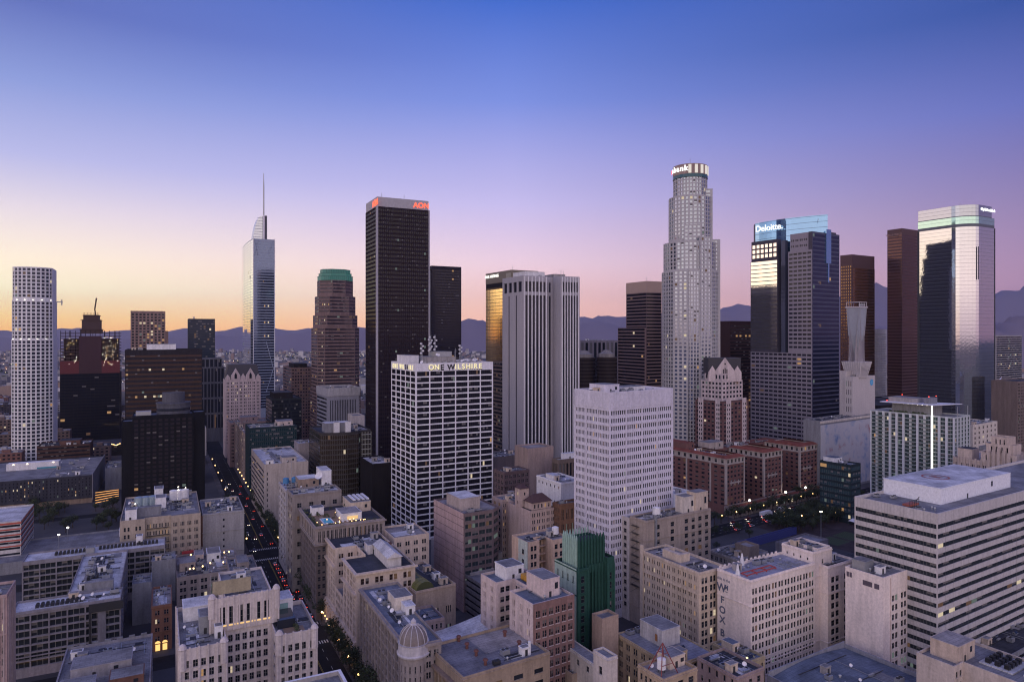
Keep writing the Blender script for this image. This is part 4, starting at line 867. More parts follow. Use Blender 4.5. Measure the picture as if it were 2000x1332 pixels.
t.hut(w_*1.1, 36, w_*1.9, 48, h_-1.1, 6, pl_, R_GREY); t.hut(6, 44, w_*.7, 70, h_-.6, 6, br, R_RED); t.clutter(4, 6, w_-4, 44, h_-.6, 5); t.clutter(w_*1.4, 36, xs[2]+w_-6, 49, h_-1.1, 7)
t.rect(-3, -9, xs[2]+w_*1.15, -.6, -1, 7.5, S(24, 9, 4.8, .6, rec=.8, top=1.2, bot=.8, fr=.1), S(3, 9, 4.8, .6, rec=.8, top=1.2, bot=.8, fr=.1), None, wall((.3,.25,.22)), R_RED)
b = MB()
for x in (xs[0]+w_*1.0+1, xs[1]+w_*1.0+1, xs[2]+w_*.1): b.lathe(x, -4, [(.1, 8), (.8, 8.4), (.8, 9.4), (.1, 9.8)], HOTW, 8)
b.build('flood_light', t.root); t.finish()
# --- brick tower with stepped white gable
t = Bld('apartment_tower', 'brick tower dressed with white stone and pointed white gables against a black roof', 'apartment tower', 50, 1358, 1412, 1462, 760, D=600).look(lit=.08, blind=.3)
w_, h_, d_ = t.w, t.h, t.d; wh_ = wall((.62,.52,.5)); br2 = wall((.17,.09,.085)); zA = h_
t.rect(0, 0, w_, d_, -1, t.zy(785), P(7, 3.9, 2, .6, 1, fr=0, top=1.5, bot=20), P(7, 3.9, 2, .6, 1, fr=0, top=1.5, bot=20), None, br2, R_DARK)
for (a, c) in ((.12, .3), (.74, .9)): t.boxes('stone_strip', wh_, [(w_*a, -.35, 2, w_*c, -.004, t.zy(780)), (-.35, d_*(1-c), 2, -.004, d_*(1-a), t.zy(780))])
b = MB()
for a in (.15, .22, .78, .85):
    for k in range(14): z = t.zy(790)-k*3.9; b.box(w_*a, -.4, z-2, w_*a+1.1, -.36, z, G_DARK, True); b.box(-.4, d_*(1-a)-1.1, z-2, -.36, d_*(1-a), z, G_DARK, True)
b.build('strip_window', t.root)
i_ = w_*.1; t.rect(i_, i_, w_-i_, d_-i_, t.zy(785), t.zy(745), P(6, 3.9, 2, .6, 1, fr=0, top=1.5, bot=2), P(6, 3.9, 2, .6, 1, fr=0, top=1.5, bot=2), None, wh_, R_DARK)
i2 = w_*.16; z0 = t.zy(745); t.rect(i2, i2, w_-i2, d_-i2, z0, z0+6, S(5, 7, 3.5, .5, fr=0, top=1, bot=.5), S(5, 7, 3.5, .5, fr=0, top=1, bot=.5), None, wh_, R_DARK)
z1 = z0+6; bl_ = plain((.03,.028,.035), .6); hw = w_*.40; cxx, cyy = w_/2, d_/2
top = link('roof_block', None, t.root, (cxx, cyy, z1-1), -t.th)
b = MB(); b.box(-hw, -hw*.55, 0, hw, hw*.55, 15, bl_); b.build('dark_roof', top)
for (a_, c_, hh) in ((-1.02, -.52, 8), (-.55, .55, 15.5), (.52, 1.02, 8)):
    b = MB(); xa_, xb_ = a_*hw, c_*hw; yf = -hw*.55-1.2-(.4 if hh > 10 else 0); pts = [(xa_, -6), (xb_, -6), (xb_, hh*.28), ((xa_+xb_)/2, hh), (xa_, hh*.28)]
    b.face([(x, yf, z) for x, z in pts], wh_); b.face([(x, yf+1, z) for x, z in reversed(pts)], wh_)
    for i in range(5): (x1_, y1_), (x2_, y2_) = pts[i], pts[(i+1) % 5]; b.face([(x1_, yf, y1_), (x1_, yf+1, y1_), (x2_, yf+1, y2_), (x2_, yf, y2_)], wh_)
    if hh > 10:
        for q in (-1.6, 0, 1.6): b.box(q-.45, yf-.08, 1, q+.45, yf-.01, 6-abs(q)*.6, G_DARK, True)
        b.box(-.6, yf-.08, 9, .6, yf-.01, 10.4, G_DARK, True)
    b.build('gable', top)
t.finish()
# --- condo tower with canopy and bright vertical light line
t = Bld('apartment_tower', 'pale green balconied apartment tower with thin white canopy and glowing vertical strip', 'apartment tower', 70, 1700, 1864, 1895, 815, D=520).look(gl=glass((.05,.075,.07), .1), frm=plain((.35,.4,.38)), lit=.03, blind=.3)
w_, h_, d_ = t.w, t.h, t.d; cd = wall((.5,.53,.52), .6, .15)
cb = S(12, 3.05, 2.55, .62, g=1, nx=2, ny=1, rec=.35, top=1.2, bot=6, m=.2, fr=.12)
t.rect(0, 0, w_, d_, -1, h_, S(5, 3.05, 2.4, .5, rec=.3, top=1.2, bot=6, m=.2, nx=2), cb, None, cd, R_GREY)
b = MB(); wc = wall((.66,.68,.69), .6, .1)
for k in range(13):
    y = d_*k/12; b.box(-.55, max(0, y-.75), 3, -.004, min(d_, y+.75), h_-.4, wc)
b.build('pier', t.root)
for (a, c) in ((.82, .92), (.44, .53), (.28, .36)):
    b = MB()
    for k in range(20): z = h_-4.4-k*3.05; b.box(-1.7, d_*a, z, -.56, d_*c, z+.15, cd, True); b.box(-1.75, d_*a, z+.15, -1.68, d_*c, z+1.1, plain((.2,.25,.24), .3), True)
    b.build('balcony', t.root)
t.boxes('light_strip', emit((1,.93,.8), 3.2, 'lamp_light'), [(-.9, d_*.235, 4, -.6, d_*.25, h_+8)])
t.hut(3, d_*.28, w_*.8, d_*.75, h_-1, 8, GREYW, R_GREY, door=False); t.hut(w_*.2, d_*.3, w_*.6, d_*.38, h_+7, 5.5, GREYW, door=False); t.hut(w_*.15, d_*.45, w_*.7, d_*.8, h_+7, 4.5, CONC, R_GREY, door=False)
b = MB(); cn = wall((.7,.7,.72), .5, .05); zc_ = h_+7.6
b.prism([(-2.5, d_*.22), (w_+2, d_*.1), (w_*.7, d_*.6), (2, d_*.86), (-5, d_*.84)], zc_, zc_+.5, cn, bottom=True); b.build('canopy', t.root)
b = MB()
for k in range(9): b.box(-.5, d_*(.3+.055*k), zc_-.35, -.1, d_*(.3+.055*k)+.4, zc_-.02, HOTW, True)
for x in (.2, .85): b.box(w_*x, -.0, zc_-8, w_*x+.4, .4, zc_, METAL)
b.build('canopy_light', t.root)
b = MB(); lf_ = leafmat((.05,.07,.03))
for k in range(60): y = R.uniform(.3, .75)*d_; b.box(.6, y, h_-1, 1.5, y+R.uniform(.5, 1.4), h_+R.uniform(.2, 1.6), lf_)
b.build('roof_hedge', t.root)
b = MB()
for p_ in ((2, d_*.8, h_+8.5), (w_*.5, d_*.7, h_+13), (w_*.2, d_*.32, h_+13.5), (w_*.6, d_*.31, h_+13.5)): b.box(p_[0], p_[1], p_[2], p_[0]+.5, p_[1]+.5, p_[2]+.5, RED, True)
b.build('warning_light', t.root); t.finish()
# --- art deco cream building at right
t = Bld('office_building', 'cream art deco building with stepped central tower at the right edge', OB, 70, 1862, 2012, 2080, 912, D=400).look(lit=.03, blind=.35)
w_, h_, d_ = t.w, t.h, t.d; cr = wall((.60,.49,.42)); t.d = d_
t.rect(0, 0, w_, d_, -1, h_, P(8, 3.9, 2, .55, 2, bot=6), P(13, 3.9, 2, .5, 2, top=3, bot=10, gap=.3), None, cr, R_TAN)
b = MB()
for k in range(14): y = d_*k/13; b.box(-.5, max(0, y-.5), 2, -.004, min(d_, y+.5), h_+.8, cr)
b.build('pier', t.root)
def seg(a, c): return d_*(1-c), d_*(1-a)
y0, y1 = (d_*.16, d_*.62); zt = h_-1
for k, (e, zz_) in enumerate(((0, 5.5), (2.4, 11), (4.6, 15.5))): t.rect(-.3+e*.5, y0+e, 16-e, y1-e, zt, h_+zz_, None, S(5-k, 20, 3.2, .32, rec=.5, top=1.6, bot=1, m=1.5, fr=.06), None, cr, R_TAN)
t.boxes('buttress', cr, [(-1, y0+3+q*(y1-y0-8)/4, h_-8, 0-.31, y0+4.6+q*(y1-y0-8)/4, h_+5+abs(q-2)*-1.2+4) for q in range(5)])
t.hut(2, d_*.76, 12, d_*.96, zt, 6.5, cr, R_DARK, door=False); t.clutter(2, 2, w_-2, d_*.14+6, zt, 3); t.finish()
# --- striped office block, bottom right
t = Bld('office_block', 'large pale office block with dark window bands and a helipad circle on its roof room', 'office block', 165, 1669, 1831, 2260, 1003, D=265).look(gl=glass((.03,.038,.045), .2, .06), frm=plain((.07,.07,.07)), lit=.05, blind=.22)
w_, h_, d_ = t.w, t.h, t.d; st = wall((.56,.52,.5), .7, .25)
t.rect(0, 0, w_, d_, -1, h_, BAND(54, 3.82, 1.75, top=4.3, bot=3, rec=.3, fr=.07), BAND(26, 3.82, 1.75, top=4.3, bot=3, rec=.3, fr=.12), None, st, R_GREY, par=1.3, pt=.5)
b = MB(); jm = plain((.16,.15,.15))
for i in range(1, 40): b.box(w_*i/40-.02, -.03, 3, w_*i/40+.02, -.004, h_-.1, jm)
for i in range(1, 26): b.box(-.03, d_*i/26-.02, 3, -.004, d_*i/26+.02, h_-.1, jm)
b.build('panel_joint', t.root); t.finish()
zr = h_-1.3; p0 = t.lp(1845, 985, zr); x0, y0 = p0[0]-2, p0[1]+.5
t.hut(x0, y0, x0+62, y0+24, zr, 6.5, wall((.8,.8,.82), .5, .06), R_WHITE, door=True)
b = MB(); cx_, cy_ = x0+22, y0+13; rdp = plain((.35,.09,.07), .6)
for r0, r1 in ((4.8, 5.6),):
    for i in range(36): a, c = 2*pi*i/36, 2*pi*(i+1)/36; b.face([(cx_+r0*cos(a), cy_+r0*sin(a), zr+6.9), (cx_+r1*cos(a), cy_+r1*sin(a), zr+6.9), (cx_+r1*cos(c), cy_+r1*sin(c), zr+6.9), (cx_+r0*cos(c), cy_+r0*sin(c), zr+6.9)], rdp)
b.face([(cx_-1.4,cy_-2.4,zr+6.9),(cx_-.5,cy_-2.4,zr+6.9),(cx_-.5,cy_+2.4,zr+6.9),(cx_-1.4,cy_+2.4,zr+6.9)], rdp); b.face([(cx_+.5,cy_-2.4,zr+6.9),(cx_+1.4,cy_-2.4,zr+6.9),(cx_+1.4,cy_+2.4,zr+6.9),(cx_+.5,cy_+2.4,zr+6.9)], rdp); b.face([(cx_-.45,cy_-.4,zr+6.9),(cx_+.45,cy_-.4,zr+6.9),(cx_+.45,cy_+.4,zr+6.9),(cx_-.45,cy_+.4,zr+6.9)], rdp)
b.build('helipad_marking', t.root)
b = MB(); q0 = t.lp(1770, 990, zr)
b.box(q0[0]-1, q0[1]-2, zr+.6, q0[0]+6, q0[1]+1, zr+1.4, plain((.3,.08,.05)), True)
for i in range(5): b.bar((q0[0]-1+i*1.7, q0[1]-2, zr), (q0[0]-1+i*1.7, q0[1]-2, zr+3), .1, FRAME_D)
b.bar((q0[0]-1, q0[1]-2, zr+3), (q0[0]+6, q0[1]-2, zr+3), .12, FRAME_D); b.bar((q0[0]+2, q0[1]-1, zr), (q0[0]+8, q0[1]-1, zr+3.4), .15, FRAME_D); b.build('window_washing_rig', t.root)
for px_, py_ in ((1795, 998), (1805, 1000), (1820, 996), (1826, 998), (1745, 975), (1712, 972)): q = t.lp(px_, py_, zr); t.vent(q[0], q[1], zr, 1.6, .25) if px_ > 1800 else t.ac(q[0], q[1], zr, 3, 1.6, 1.2)
# --- parking podium, low dark roofs right, curved roof, cream block bottom right
BR = lambda th: (cos(th), sin(th))
def at_back_left(px_, py_, z, v, d):
    th = math.atan((CX-v)/FPX); p = G(px_, py_, z); return (p[0]+sin(th)*d, p[1]-cos(th)*d)
def at_back_right(px_, py_, z, v, d, w):
    o = at_back_left(px_, py_, z, v, d); th = math.atan((CX-v)/FPX); return (o[0]-cos(th)*w, o[1]-sin(th)*w)
t = Bld('low_building', 'wide low building with dim blue roof beneath the striped office block', 'low building', 165, 0, 0, 0, 0, z=13, o=at_back_left(1828, 1236, 13, 165, 26), w=110, d=26)
t.rect(0, 0, t.w, t.d, -1, 13, BAND(30, 4, 1.5, fr=0), None, None, GREYW, R_DARK); t.clutter(6, 4, 80, 22, 12, 9); t.finish()
t = Bld('low_building', 'dark flat roofed shed in the bottom right gap before the wide dim blue roof', 'low building', 165, 0, 0, 0, 0, z=9, o=at_back_left(1850, 1295, 9, 165, 60), w=90, d=58)
t.rect(0, 0, t.w, t.d, -1, 9, None, None, None, GREYW, R_DARK); t.clutter(30, 20, 85, 55, 8, 8); t.finish()
t = Bld('cream_building', 'cream building at the bottom right corner with rows of black roof coolers', OB, 165, 0, 0, 0, 0, z=31, o=at_back_left(1790, 1273, 31, 165, 60), w=26, d=60)
t.body([(0, 48), (6, 48), (6, 0), (40, 0), (40, 30), (26, 30), (26, 60), (0, 60)], -1, 31, [P(2, 3.8, 2, .5, 1), None, P(8, 3.8, 2, .5, 1)], wall((.62,.52,.44)), R_GREY)
q = t.lp(1870, 1292, 30); t.hut(5, 49, 16, 58, 30, 5.5, wall((.6,.48,.38)), R_TAN)
dkp = plain((.015,.015,.018), .4); t.boxes('equipment_pad', R_WHITE, [(12, 36, 30.05, 24, 46, 30.5), (14, 18, 30.05, 28, 34, 30.5)])
for i in range(4):
    for k in range(3): t.ac(13+i*2.6, 37.5+k*2.8, 30.5, 1.5, 1.5, 1.5, dkp, 1)
for i in range(5):
    for k in range(5): t.ac(15.2+i*2.5, 19+k*3, 30.5, 1.5, 1.5, 1.5, dkp, 1)
t.finish()
t = Bld('hall', 'low hall with broad curved grey blue roof at the bottom edge', 'hall', 165, 0, 0, 0, 0, z=15, o=at_back_right(1650, 1262, 17, 165, 55, 46), w=46, d=55)
b = MB(); n_ = 14
for i in range(n_):
    xa, xb = 46*i/n_, 46*(i+1)/n_; za, zb = 15+3.2*sin(pi*(.15+.7*i/n_)), 15+3.2*sin(pi*(.15+.7*(i+1)/n_)); b.face([(xa,0,za),(xb,0,zb),(xb,55,zb),(xa,55,za)], R_BLUE); b.face([(xa,0,-1),(xb,0,-1),(xb,0,zb),(xa,0,za)], PINKISH); b.face([(xb,55,-1),(xa,55,-1),(xa,55,za),(xb,55,zb)], PINKISH)
b.face([(0,55,-1),(0,0,-1),(0,0,16.45),(0,55,16.45)], PINKISH); b.face([(46,0,-1),(46,55,-1),(46,55,16.45),(46,0,16.45)], PINKISH); b.build('curved_roof_hall', t.root)
t.boxes('parapet', wall((.3,.3,.33)), [(-.5, -.5, 14, -.02, 55.5, 18), (46.02, -.5, 14, 46.5, 55.5, 18), (0, 55.02, 14, 46, 55.5, 19)]); t.clutter(8, 10, 38, 50, 17.9, 5)
# --- white painted letter building and its rear towers
t = Bld('office_building', 'pinkish white building with fading painted letters running down its blank side wall', OB, 175, 1401, 1466, 1592, 1133, D=271).look(lit=.06, blind=.4)
w_, h_, d_ = t.w, t.h, t.d; fx_ = wall((.86,.74,.66), .8, .3)
zr = t.rect(0, 0, w_, d_, -1, h_, P(10, 3.72, 2.4, .76, 2, gap=.14, top=3.6, bot=3, rec=.3), None, None, fx_, roofmat((.42,.42,.47)))
ink = plain((.10,.11,.16), .8)
for k, (s_, sz) in enumerate((('this is the', 1.7), ('W', 4.6), ('F', 4.0), ('O', 4.0), ('X', 4.0), ('B', 4.0), ('L', 4.0), ('D', 4.0), ('G', 4.0))):
    zz_ = h_-[4.3, 8.9, 13.6, 17.8, 21.9, 27.2, 31.4, 35.5, 39.6][k]
    if zz_ > 1: text(t.root, s_, sz, (-.03, d_*(.84 if k not in (0, 1) else .80 if k == 0 else .87), zz_), (pi/2, 0, -pi/2), ink, .02, off=.03 if k else .01)
text(t.root, 'M', 2.7, (-.03, d_*.72, h_-7.6), (pi/2, 0, -pi/2), ink, .02, off=.03); t.boxes('painted_rule', ink, [(-.04, d_*.675, h_-8.6, -.02, d_*.765, h_-8.35)])
rd_ = plain((.4,.06,.04), .5); t.boxes('red_frame', rd_, [(4, 5, zr+.5, 22, 5.35, zr+.85), (4, 8, zr+.5, 22, 8.35, zr+.85)]+[(4+i*6, 5.35, zr+.5, 4.35+i*6, 8, zr+.85) for i in range(4)]+[(4+i*6, 5, zr, 4.3+i*6, 5.3, zr+.5) for i in range(4)])
for y in (d_*.45, d_-1): 
    b = MB(); xx = 1.5 if y < d_*.5 else 14; b.lathe(xx, y, [(1.1, zr), (.9, zr+1.2), (.35, zr+4.6), (.1, zr+5.2)], WHITE, 8); b.build('pinnacle', t.root)
b = MB()
for i in range(14): b.box(1+i*w_/15, d_-.45, h_, 2.1+i*w_/15, d_-.02, h_+.8, fx_)
b.build('battlement', t.root)
t.boxes('pipework', METAL, [(24+q*.9, 3+(q*7 % 5), zr+.3+(q % 3)*.3, 25+q*.9+(q % 4), 3.3+(q*7 % 5), zr+.55+(q % 3)*.3) for q in range(12)]+[(26+q*2.1, 2, zr, 26.2+q*2.1, 9, zr+.3+.3*(q % 2)) for q in range(5)]); t.clutter(3, 10, w_-3, d_-1, zr, 9); t.finish()
for (nm, lb, a, c, e, yt, y0_, m_, sp, spl) in (('rear_tower', 'pinkish white stair tower rising behind the painted letter building', 0, 0, 0, 0, 0, 0, 0, 0),):
    q = Bld('stair_tower', lb, 'tower', 175, 1527, 1588, 1625, 1078, D=293).look(lit=.02); qw = q.w
    q.rect(0, 0, qw, q.d, -1, q.h, S(1, 3.72, 2, .12, top=4, bot=4, m=2), S(4, 9, 2.4, .2, top=3, bot=30, m=1), None, fx_, R_GREY)
    q.rect(qw*.35, 1, qw*.4+8, q.d, q.h-1, q.h+.5, None, None, None, fx_, R_GREY); q.clutter(1, 2, qw, q.d, q.h-1, 3); q.finish()
q = Bld('office_building', 'recessed pinkish wing with large paired windows between the stair tower and the blank end block', OB, 175, 1600, 1617, 1662, 1106, z=41).look(lit=.05)
q.rect(0, 0, q.w+3, q.d+8, -1, q.h, P(2, 3.72, 2.5, .6, 2, top=5, bot=3), None, None, fx_, R_GREY); q.clutter(1, 1, q.w, q.d+8, q.h-1, 4); q.finish()
t = Bld('office_building', 'pink rendered block with blank windowless end wall and six columns of windows', OB, 175, 1651, 1725, 1803, 1128, D=266).look(lit=.03, blind=.25)
w_, h_, d_ = t.w, t.h, t.d
zr = t.body([(0,0),(w_,0),(w_,d_),(0,d_)], -1, h_, [S(3, 3.72, 2.35, .62, g=2, gap=.14, top=8.2, bot=3, m=w_*.17, ny=2), None, None, None], fx_, R_GREY)
t.boxes('bricked_window', plain((.09,.07,.09)), [(-.05, d_*a, h_-5.2, -.004, d_*a+2, h_-3.2) for a in (.1, .28, .4)]+[(-.05, d_*a, h_-3.8, -.004, d_*a+1, h_-1.8) for a in (.82, .9)])
t.boxes('downpipe', PINKISH, [(w_*.17, -.25, 1, w_*.17+.2, -.02, h_-1)]); t.clutter(1, 3, w_-1, d_-1, zr, 7); t.hut(2, d_*.55, 8, d_*.9, zr, 4, METAL, door=False)
b = MB(); b.box(w_*.72, d_*.35, zr+3, w_*.9, d_*.38, zr+3.3, emit((1,.9,.7), 3), True); b.box(w_*.72, d_*.36, zr, w_*.73, d_*.37, zr+3, METAL); b.build('tube_light', t.root); t.finish()
t = Bld('pergola', 'long dark slatted terrace roof between the pink block and the striped office block', 'terrace', 165, 0, 0, 0, 0, z=20, o=at_back_left(1625, 1090, 20, 165, 75), w=10, d=75)
t.rect(0, 0, 14, 75, -1, 19, None, None, None, GREYW, R_DARK)
b = MB()
for i in range(38): b.box(0, i*2, 20, 14, i*2+.7, 20.3, FRAME_D, True)
b.build('slat', t.root); b = MB()
for i in range(6): b.box(5+(i % 2)*4, 10+i*9, 20.4, 5.3+(i % 2)*4, 15+i*9, 20.6, emit((1,.75,.45), 2.5), True)
b.build('tube_light', t.root)
# --- corner-court building left of the letters
t = Bld('office_building', 'long cream building with small windows and a roof courtyard, left of the painted letters', OB, 175, 1251, 1366, 1412, 1118, z=42).look(lit=.1, blind=.35)
w_, h_, d_ = t.w, t.h, t.d; zr = t.rect(0, 0, w_+2, d_, -1, h_, P(3, 3.6, 2.5, .7, 2, top=2.6), P(11, 3.6, 1.9, .55, 2, gap=.25, top=2.2, bot=3), None, CREAM, R_TAN)
t.boxes('penthouse', CREAM, [(4, d_*.42, zr, 6, d_*.72, zr+3.4), (6, d_*.42, zr, w_-4, d_*.46, zr+3.4), (6, d_*.68, zr, w_-4, d_*.72, zr+3.4)]); t.clutter(3, 2, w_, d_*.4, zr, 9); t.clutter(3, d_*.75, w_, d_, zr, 6)
b = MB(); b.box(-.4, 0, 3, -.004, 1.2, h_-.3, CREAM); b.box(-.4, d_-2, 3, -.004, d_, h_+2.5, CREAM); b.build('pier', t.root); t.finish()
t = Bld('office_building', 'tan building with white open stair shaft and iron fire escapes behind the long cream one', OB, 150, 1201, 1262, 1388, 1017, D=326).look(lit=.03)
w_, h_, d_ = t.w, t.h, t.d; tn = wall((.40,.33,.28)); zr = t.rect(0, 0, w_, d_*.5, -1, h_, S(9, 3.6, 2.1, .5, top=3, bot=3, skip=(0, 2, 4), ny=2), None, None, tn, R_GREY)
t.rect(-.5, d_*.5, w_*.5, d_, -1, h_-1, None, P(2, 3.6, 2, .4, 1, bot=4), None, wall((.6,.54,.5)), R_GREY)
t.hut(w_*.62, 2, w_*.78, 8, zr, 8, PALE); t.hut(w_*.78, 1, w_*.98, 7, zr, 9.5, CREAM); t.tank(w_*.28, 6, zr, 2, 3.2, WHITE); t.clutter(1, 1, w_*.6, d_*.5, zr, 8)
b = MB()
for k in range(9):
    z = h_-4-k*3.6; b.box(-1.4, d_*.2, z, -.02, d_*.42, z+.12, FRAME_D, True); b.bar((-1.3, d_*.2, z), (-1.3, d_*.42, z-3.4), .08, FRAME_D); b.box(-1.42, d_*.2, z+.9, -1.36, d_*.42, z+1, FRAME_D, True)
b.build('fire_escape', t.root); t.boxes('flue', METAL, [(w_*.12, -.9, 8, w_*.12+1, -.02, h_+2)]); t.finish()
simple('low_building', 'plain low white building just right of the foot of the white ribbed tower', 'low building', 100, 1300, 1316, 1352, 965, D=450, m=WHITE, roof=R_WHITE, clut=3, d=20)
# --- green fluted building
t = Bld('office_building', 'green terracotta building with fluted upper tower and pale mint side wall', OB, 165, 1084, 1128, 1200, 1112, D=262).look(lit=.05, blind=.1)
w_, h_, d_ = t.w, t.h, t.d; gn = wall((.03,.088,.066), .5, .35); mint = wall((.42,.55,.46)); 
t.rect(0, 0, w_*.28, d_, -1, h_, S(1, 3.8, 2.6, .4, top=3, bot=4, ny=2), S(4, 6.5, 2.4, .2, g=1, top=3.2, bot=10, ny=2), None, gn, R_DARK)
bmt = MB(); bmt.box(-.12, .6, 1, -.004, d_, h_-.02, mint); 
wl = MB(); t.facade(wl, (-.15, d_+.02), (-.15, .5), -1, h_+.02, S(4, 6.5, 2.4, .22, g=1, top=3.2, bot=10, ny=2, rec=.14), mint); wl.build('side_wall', t.root)
t.rect(w_*.28, 1.5, w_*.80, d_, -1, h_, S(6, 999, h_-9, .42, rec=.9, top=3, bot=4, ny=12, m=.4), None, None, gn, R_DARK)
t.rect(w_*.80, 0, w_, d_, -1, h_+2, S(1, 3.8, 2.6, .35, top=6, bot=4, ny=2), None, None, gn, R_DARK)
x0, x1, y0, y1 = w_*.14, w_*.80, 2.5, d_*.82; hz = h_-1; ht = t.zf(1140, 1046, 6)
t.rect(x0, y0, x1, y1, hz, ht-1, S(6, 999, ht-hz-5, .35, rec=.6, top=4, bot=1, m=.8, ny=4), S(5, 999, ht-hz-5, .3, rec=.6, top=4, bot=1, m=.8, ny=4), None, gn, R_DARK)
gl_ = wall((.30,.44,.36), .5, .2); b = MB()
def flute(x, y, r): b.lathe(x, y, [(r, hz-.5), (r, ht-2.2), (r*.9, ht-.4), (r*.35, ht+1.2), (.05, ht+1.5)], gn if y < y0+.1 else gl_, 8)
for i in range(9): flute(x0+(x1-x0)*i/8, y0-.1, .62)
for i in range(1, 9): flute(x0-.2, y0+(y1-y0)*i/8, .6)
for i in range(9): flute(x0+(x1-x0)*i/8, y1+.1, .5)
b.build('fluted_pier', t.root); b = MB()
for i in range(7): x = w_*.28+w_*.52*i/6; b.lathe(x, 1.3, [(.42, 3), (.42, h_-1.5), (.1, h_+.6)], gn, 8)
for x in (.3, w_*.27, w_*.81, w_-.3): b.lathe(x, -.1, [(.5, 1), (.5, h_-1.5), (.1, h_+.8)], gn, 8)
b.build('pilaster', t.root); t.mast(w_*.72, y1-2, ht-1, 6, 1); t.finish()
# --- cream court building behind green, mint end
t = Bld('office_building', 'peach building with mint end wall and stacked balconies behind the green fluted tower', OB, 165, 1013, 1031, 1105, 1059, z=46).look(lit=.05)
w_, h_, d_ = t.w, t.h, t.d; pc = wall((.62,.45,.34)); t.body([(0,0),(w_*.3,0),(w_*.3,5),(w_*.55,5),(w_*.55,-3),(w_,-3),(w_,d_+6),(0,d_+6)], -1, h_, [P(1, 3.6, 2.2, .6, 2), None, P(1, 3.6, 2.2, .7, 2), None, P(3, 3.6, 2.2, .6, 1), None, None, S(1, 4.5, 2.2, .2, top=4, ny=2)], pc, R_GREY)
wl = MB(); t.facade(wl, (-.15, d_), (-.15, 0), -1, h_, S(1, 4.5, 2.2, .25, top=4, ny=2, rec=.1), wall((.5,.56,.5))); wl.build('side_wall', t.root)
b = MB()
for k in range(9): z = h_-4-k*3.6; b.box(w_*.32, 2.2, z, w_*.54, 2.4, z+.2, pc, True); b.box(w_*.32, 2.4, z, w_*.54, 5, z+.12, pc, True)
b.build('balcony', t.root); t.clutter(1, 1, w_, d_+4, h_-1, 8); t.tank(w_*.85, 4, h_-1, 1.6, 3, WHITE); t.finish()
# --- pink/brick court building
t = Bld('office_building', 'pale pink building with side light court and red brick face, left of the green one', OB, 150, 939, 1041, 1121, 1180, z=46).look(lit=.04, blind=.3)
w_, h_, d_ = t.w, t.h, t.d; pk2 = wall((.66,.54,.5)); bk2 = wall((.27,.16,.14))
lw = P(6, 3.7, 2.1, .34, 2, gap=.4, top=2.4); a1, a2, cc = d_*.42, d_*.68, 8
zr = t.body([(0,0),(w_,0),(w_,d_),(0,d_),(0,a2),(cc,a2),(cc,a1),(0,a1)], -1, h_, [None, None, None, P(2, 3.7, 2.1, .34, 2, gap=.4, top=2.4), P(1, 3.7, 2.1, .6, 2), P(2, 3.7, 2.1, .7, 2, gap=.1), P(1, 3.7, 2.1, .6, 2), P(3, 3.7, 2.1, .34, 2, gap=.4, top=2.4)], pk2, R_BLUE)
fw = MB(); t.facade(fw, (0, -.3), (w_, -.3), -1, h_, P(6, 3.7, 2.3, .62, 2, gap=.1, top=2.6, rec=.28), bk2); fw.face([(0,-.3,h_),(w_,-.3,h_),(w_,0,h_),(0,0,h_)], bk2); fw.build('front_wall', t.root)
q = t.lp(1062, 1155, zr); t.hut(w_*.42, d_*.12, w_*.82, d_*.42, zr, 6.5, pk2, R_GREY); t.hut(w_*.3, d_*.72, w_*.75, d_*.95, zr, 5, WHITE, R_GREY); t.boxes('generator', plain((.5,.25,.03)), [(w_*.62, d_*.55, zr+.3, w_*.75, d_*.68, zr+2.4)]); t.clutter(w_*.3, 2, w_, d_*.6, zr, 3); t.finish()
t = Bld('penthouse_block', 'small plain pink block right of the green tower foot', 'small building', 165, 1193, 1212, 1230, 1104, z=24)
t.rect(0, 0, t.w, t.d, -1, 24, None, S(1, 5, 2, .15, top=12, ny=2), None, wall((.42,.3,.3)), R_GREY); t.finish()
# --- brown box with teal windows
t = Bld('office_building', 'brown office box with blank pink banded side wall and greenish lit windows', OB, 190, 848, 906, 982, 1003, D=345).look(gl=glass((.04,.055,.06), .3), lit=.10, blind=.2)
w_, h_, d_ = t.w, t.h, t.d; bb = wall((.20,.15,.15)); t.litm = (LITG, LITG, LIT, LITD)
zr = t.body([(0,0),(w_*.75,0),(w_,w_*.2),(w_,d_),(0,d_)], -1, h_, [S(4, 3.9, 2.2, .86, nx=2, top=1.8, bot=3, m=.5), S(1, 3.9, 2.2, .86, nx=2, top=1.8, bot=3, m=.2), None, None, None], bb, R_TAN)
pkb = wall((.50,.36,.34)); b = MB(); z = 0
while z < h_-1: b.box(-.25, .3, z, -.004, d_, min(z+3.5, h_-.05), pkb); z += 3.9
b.build('banded_cladding', t.root); t.hut(w_*.12, d_*.25, w_*.62, d_*.72, zr, 6, wall((.45,.38,.35)), R_WHITE, door=False); t.clutter(1, 1, w_*.7, d_*.24, zr, 2); t.finish()
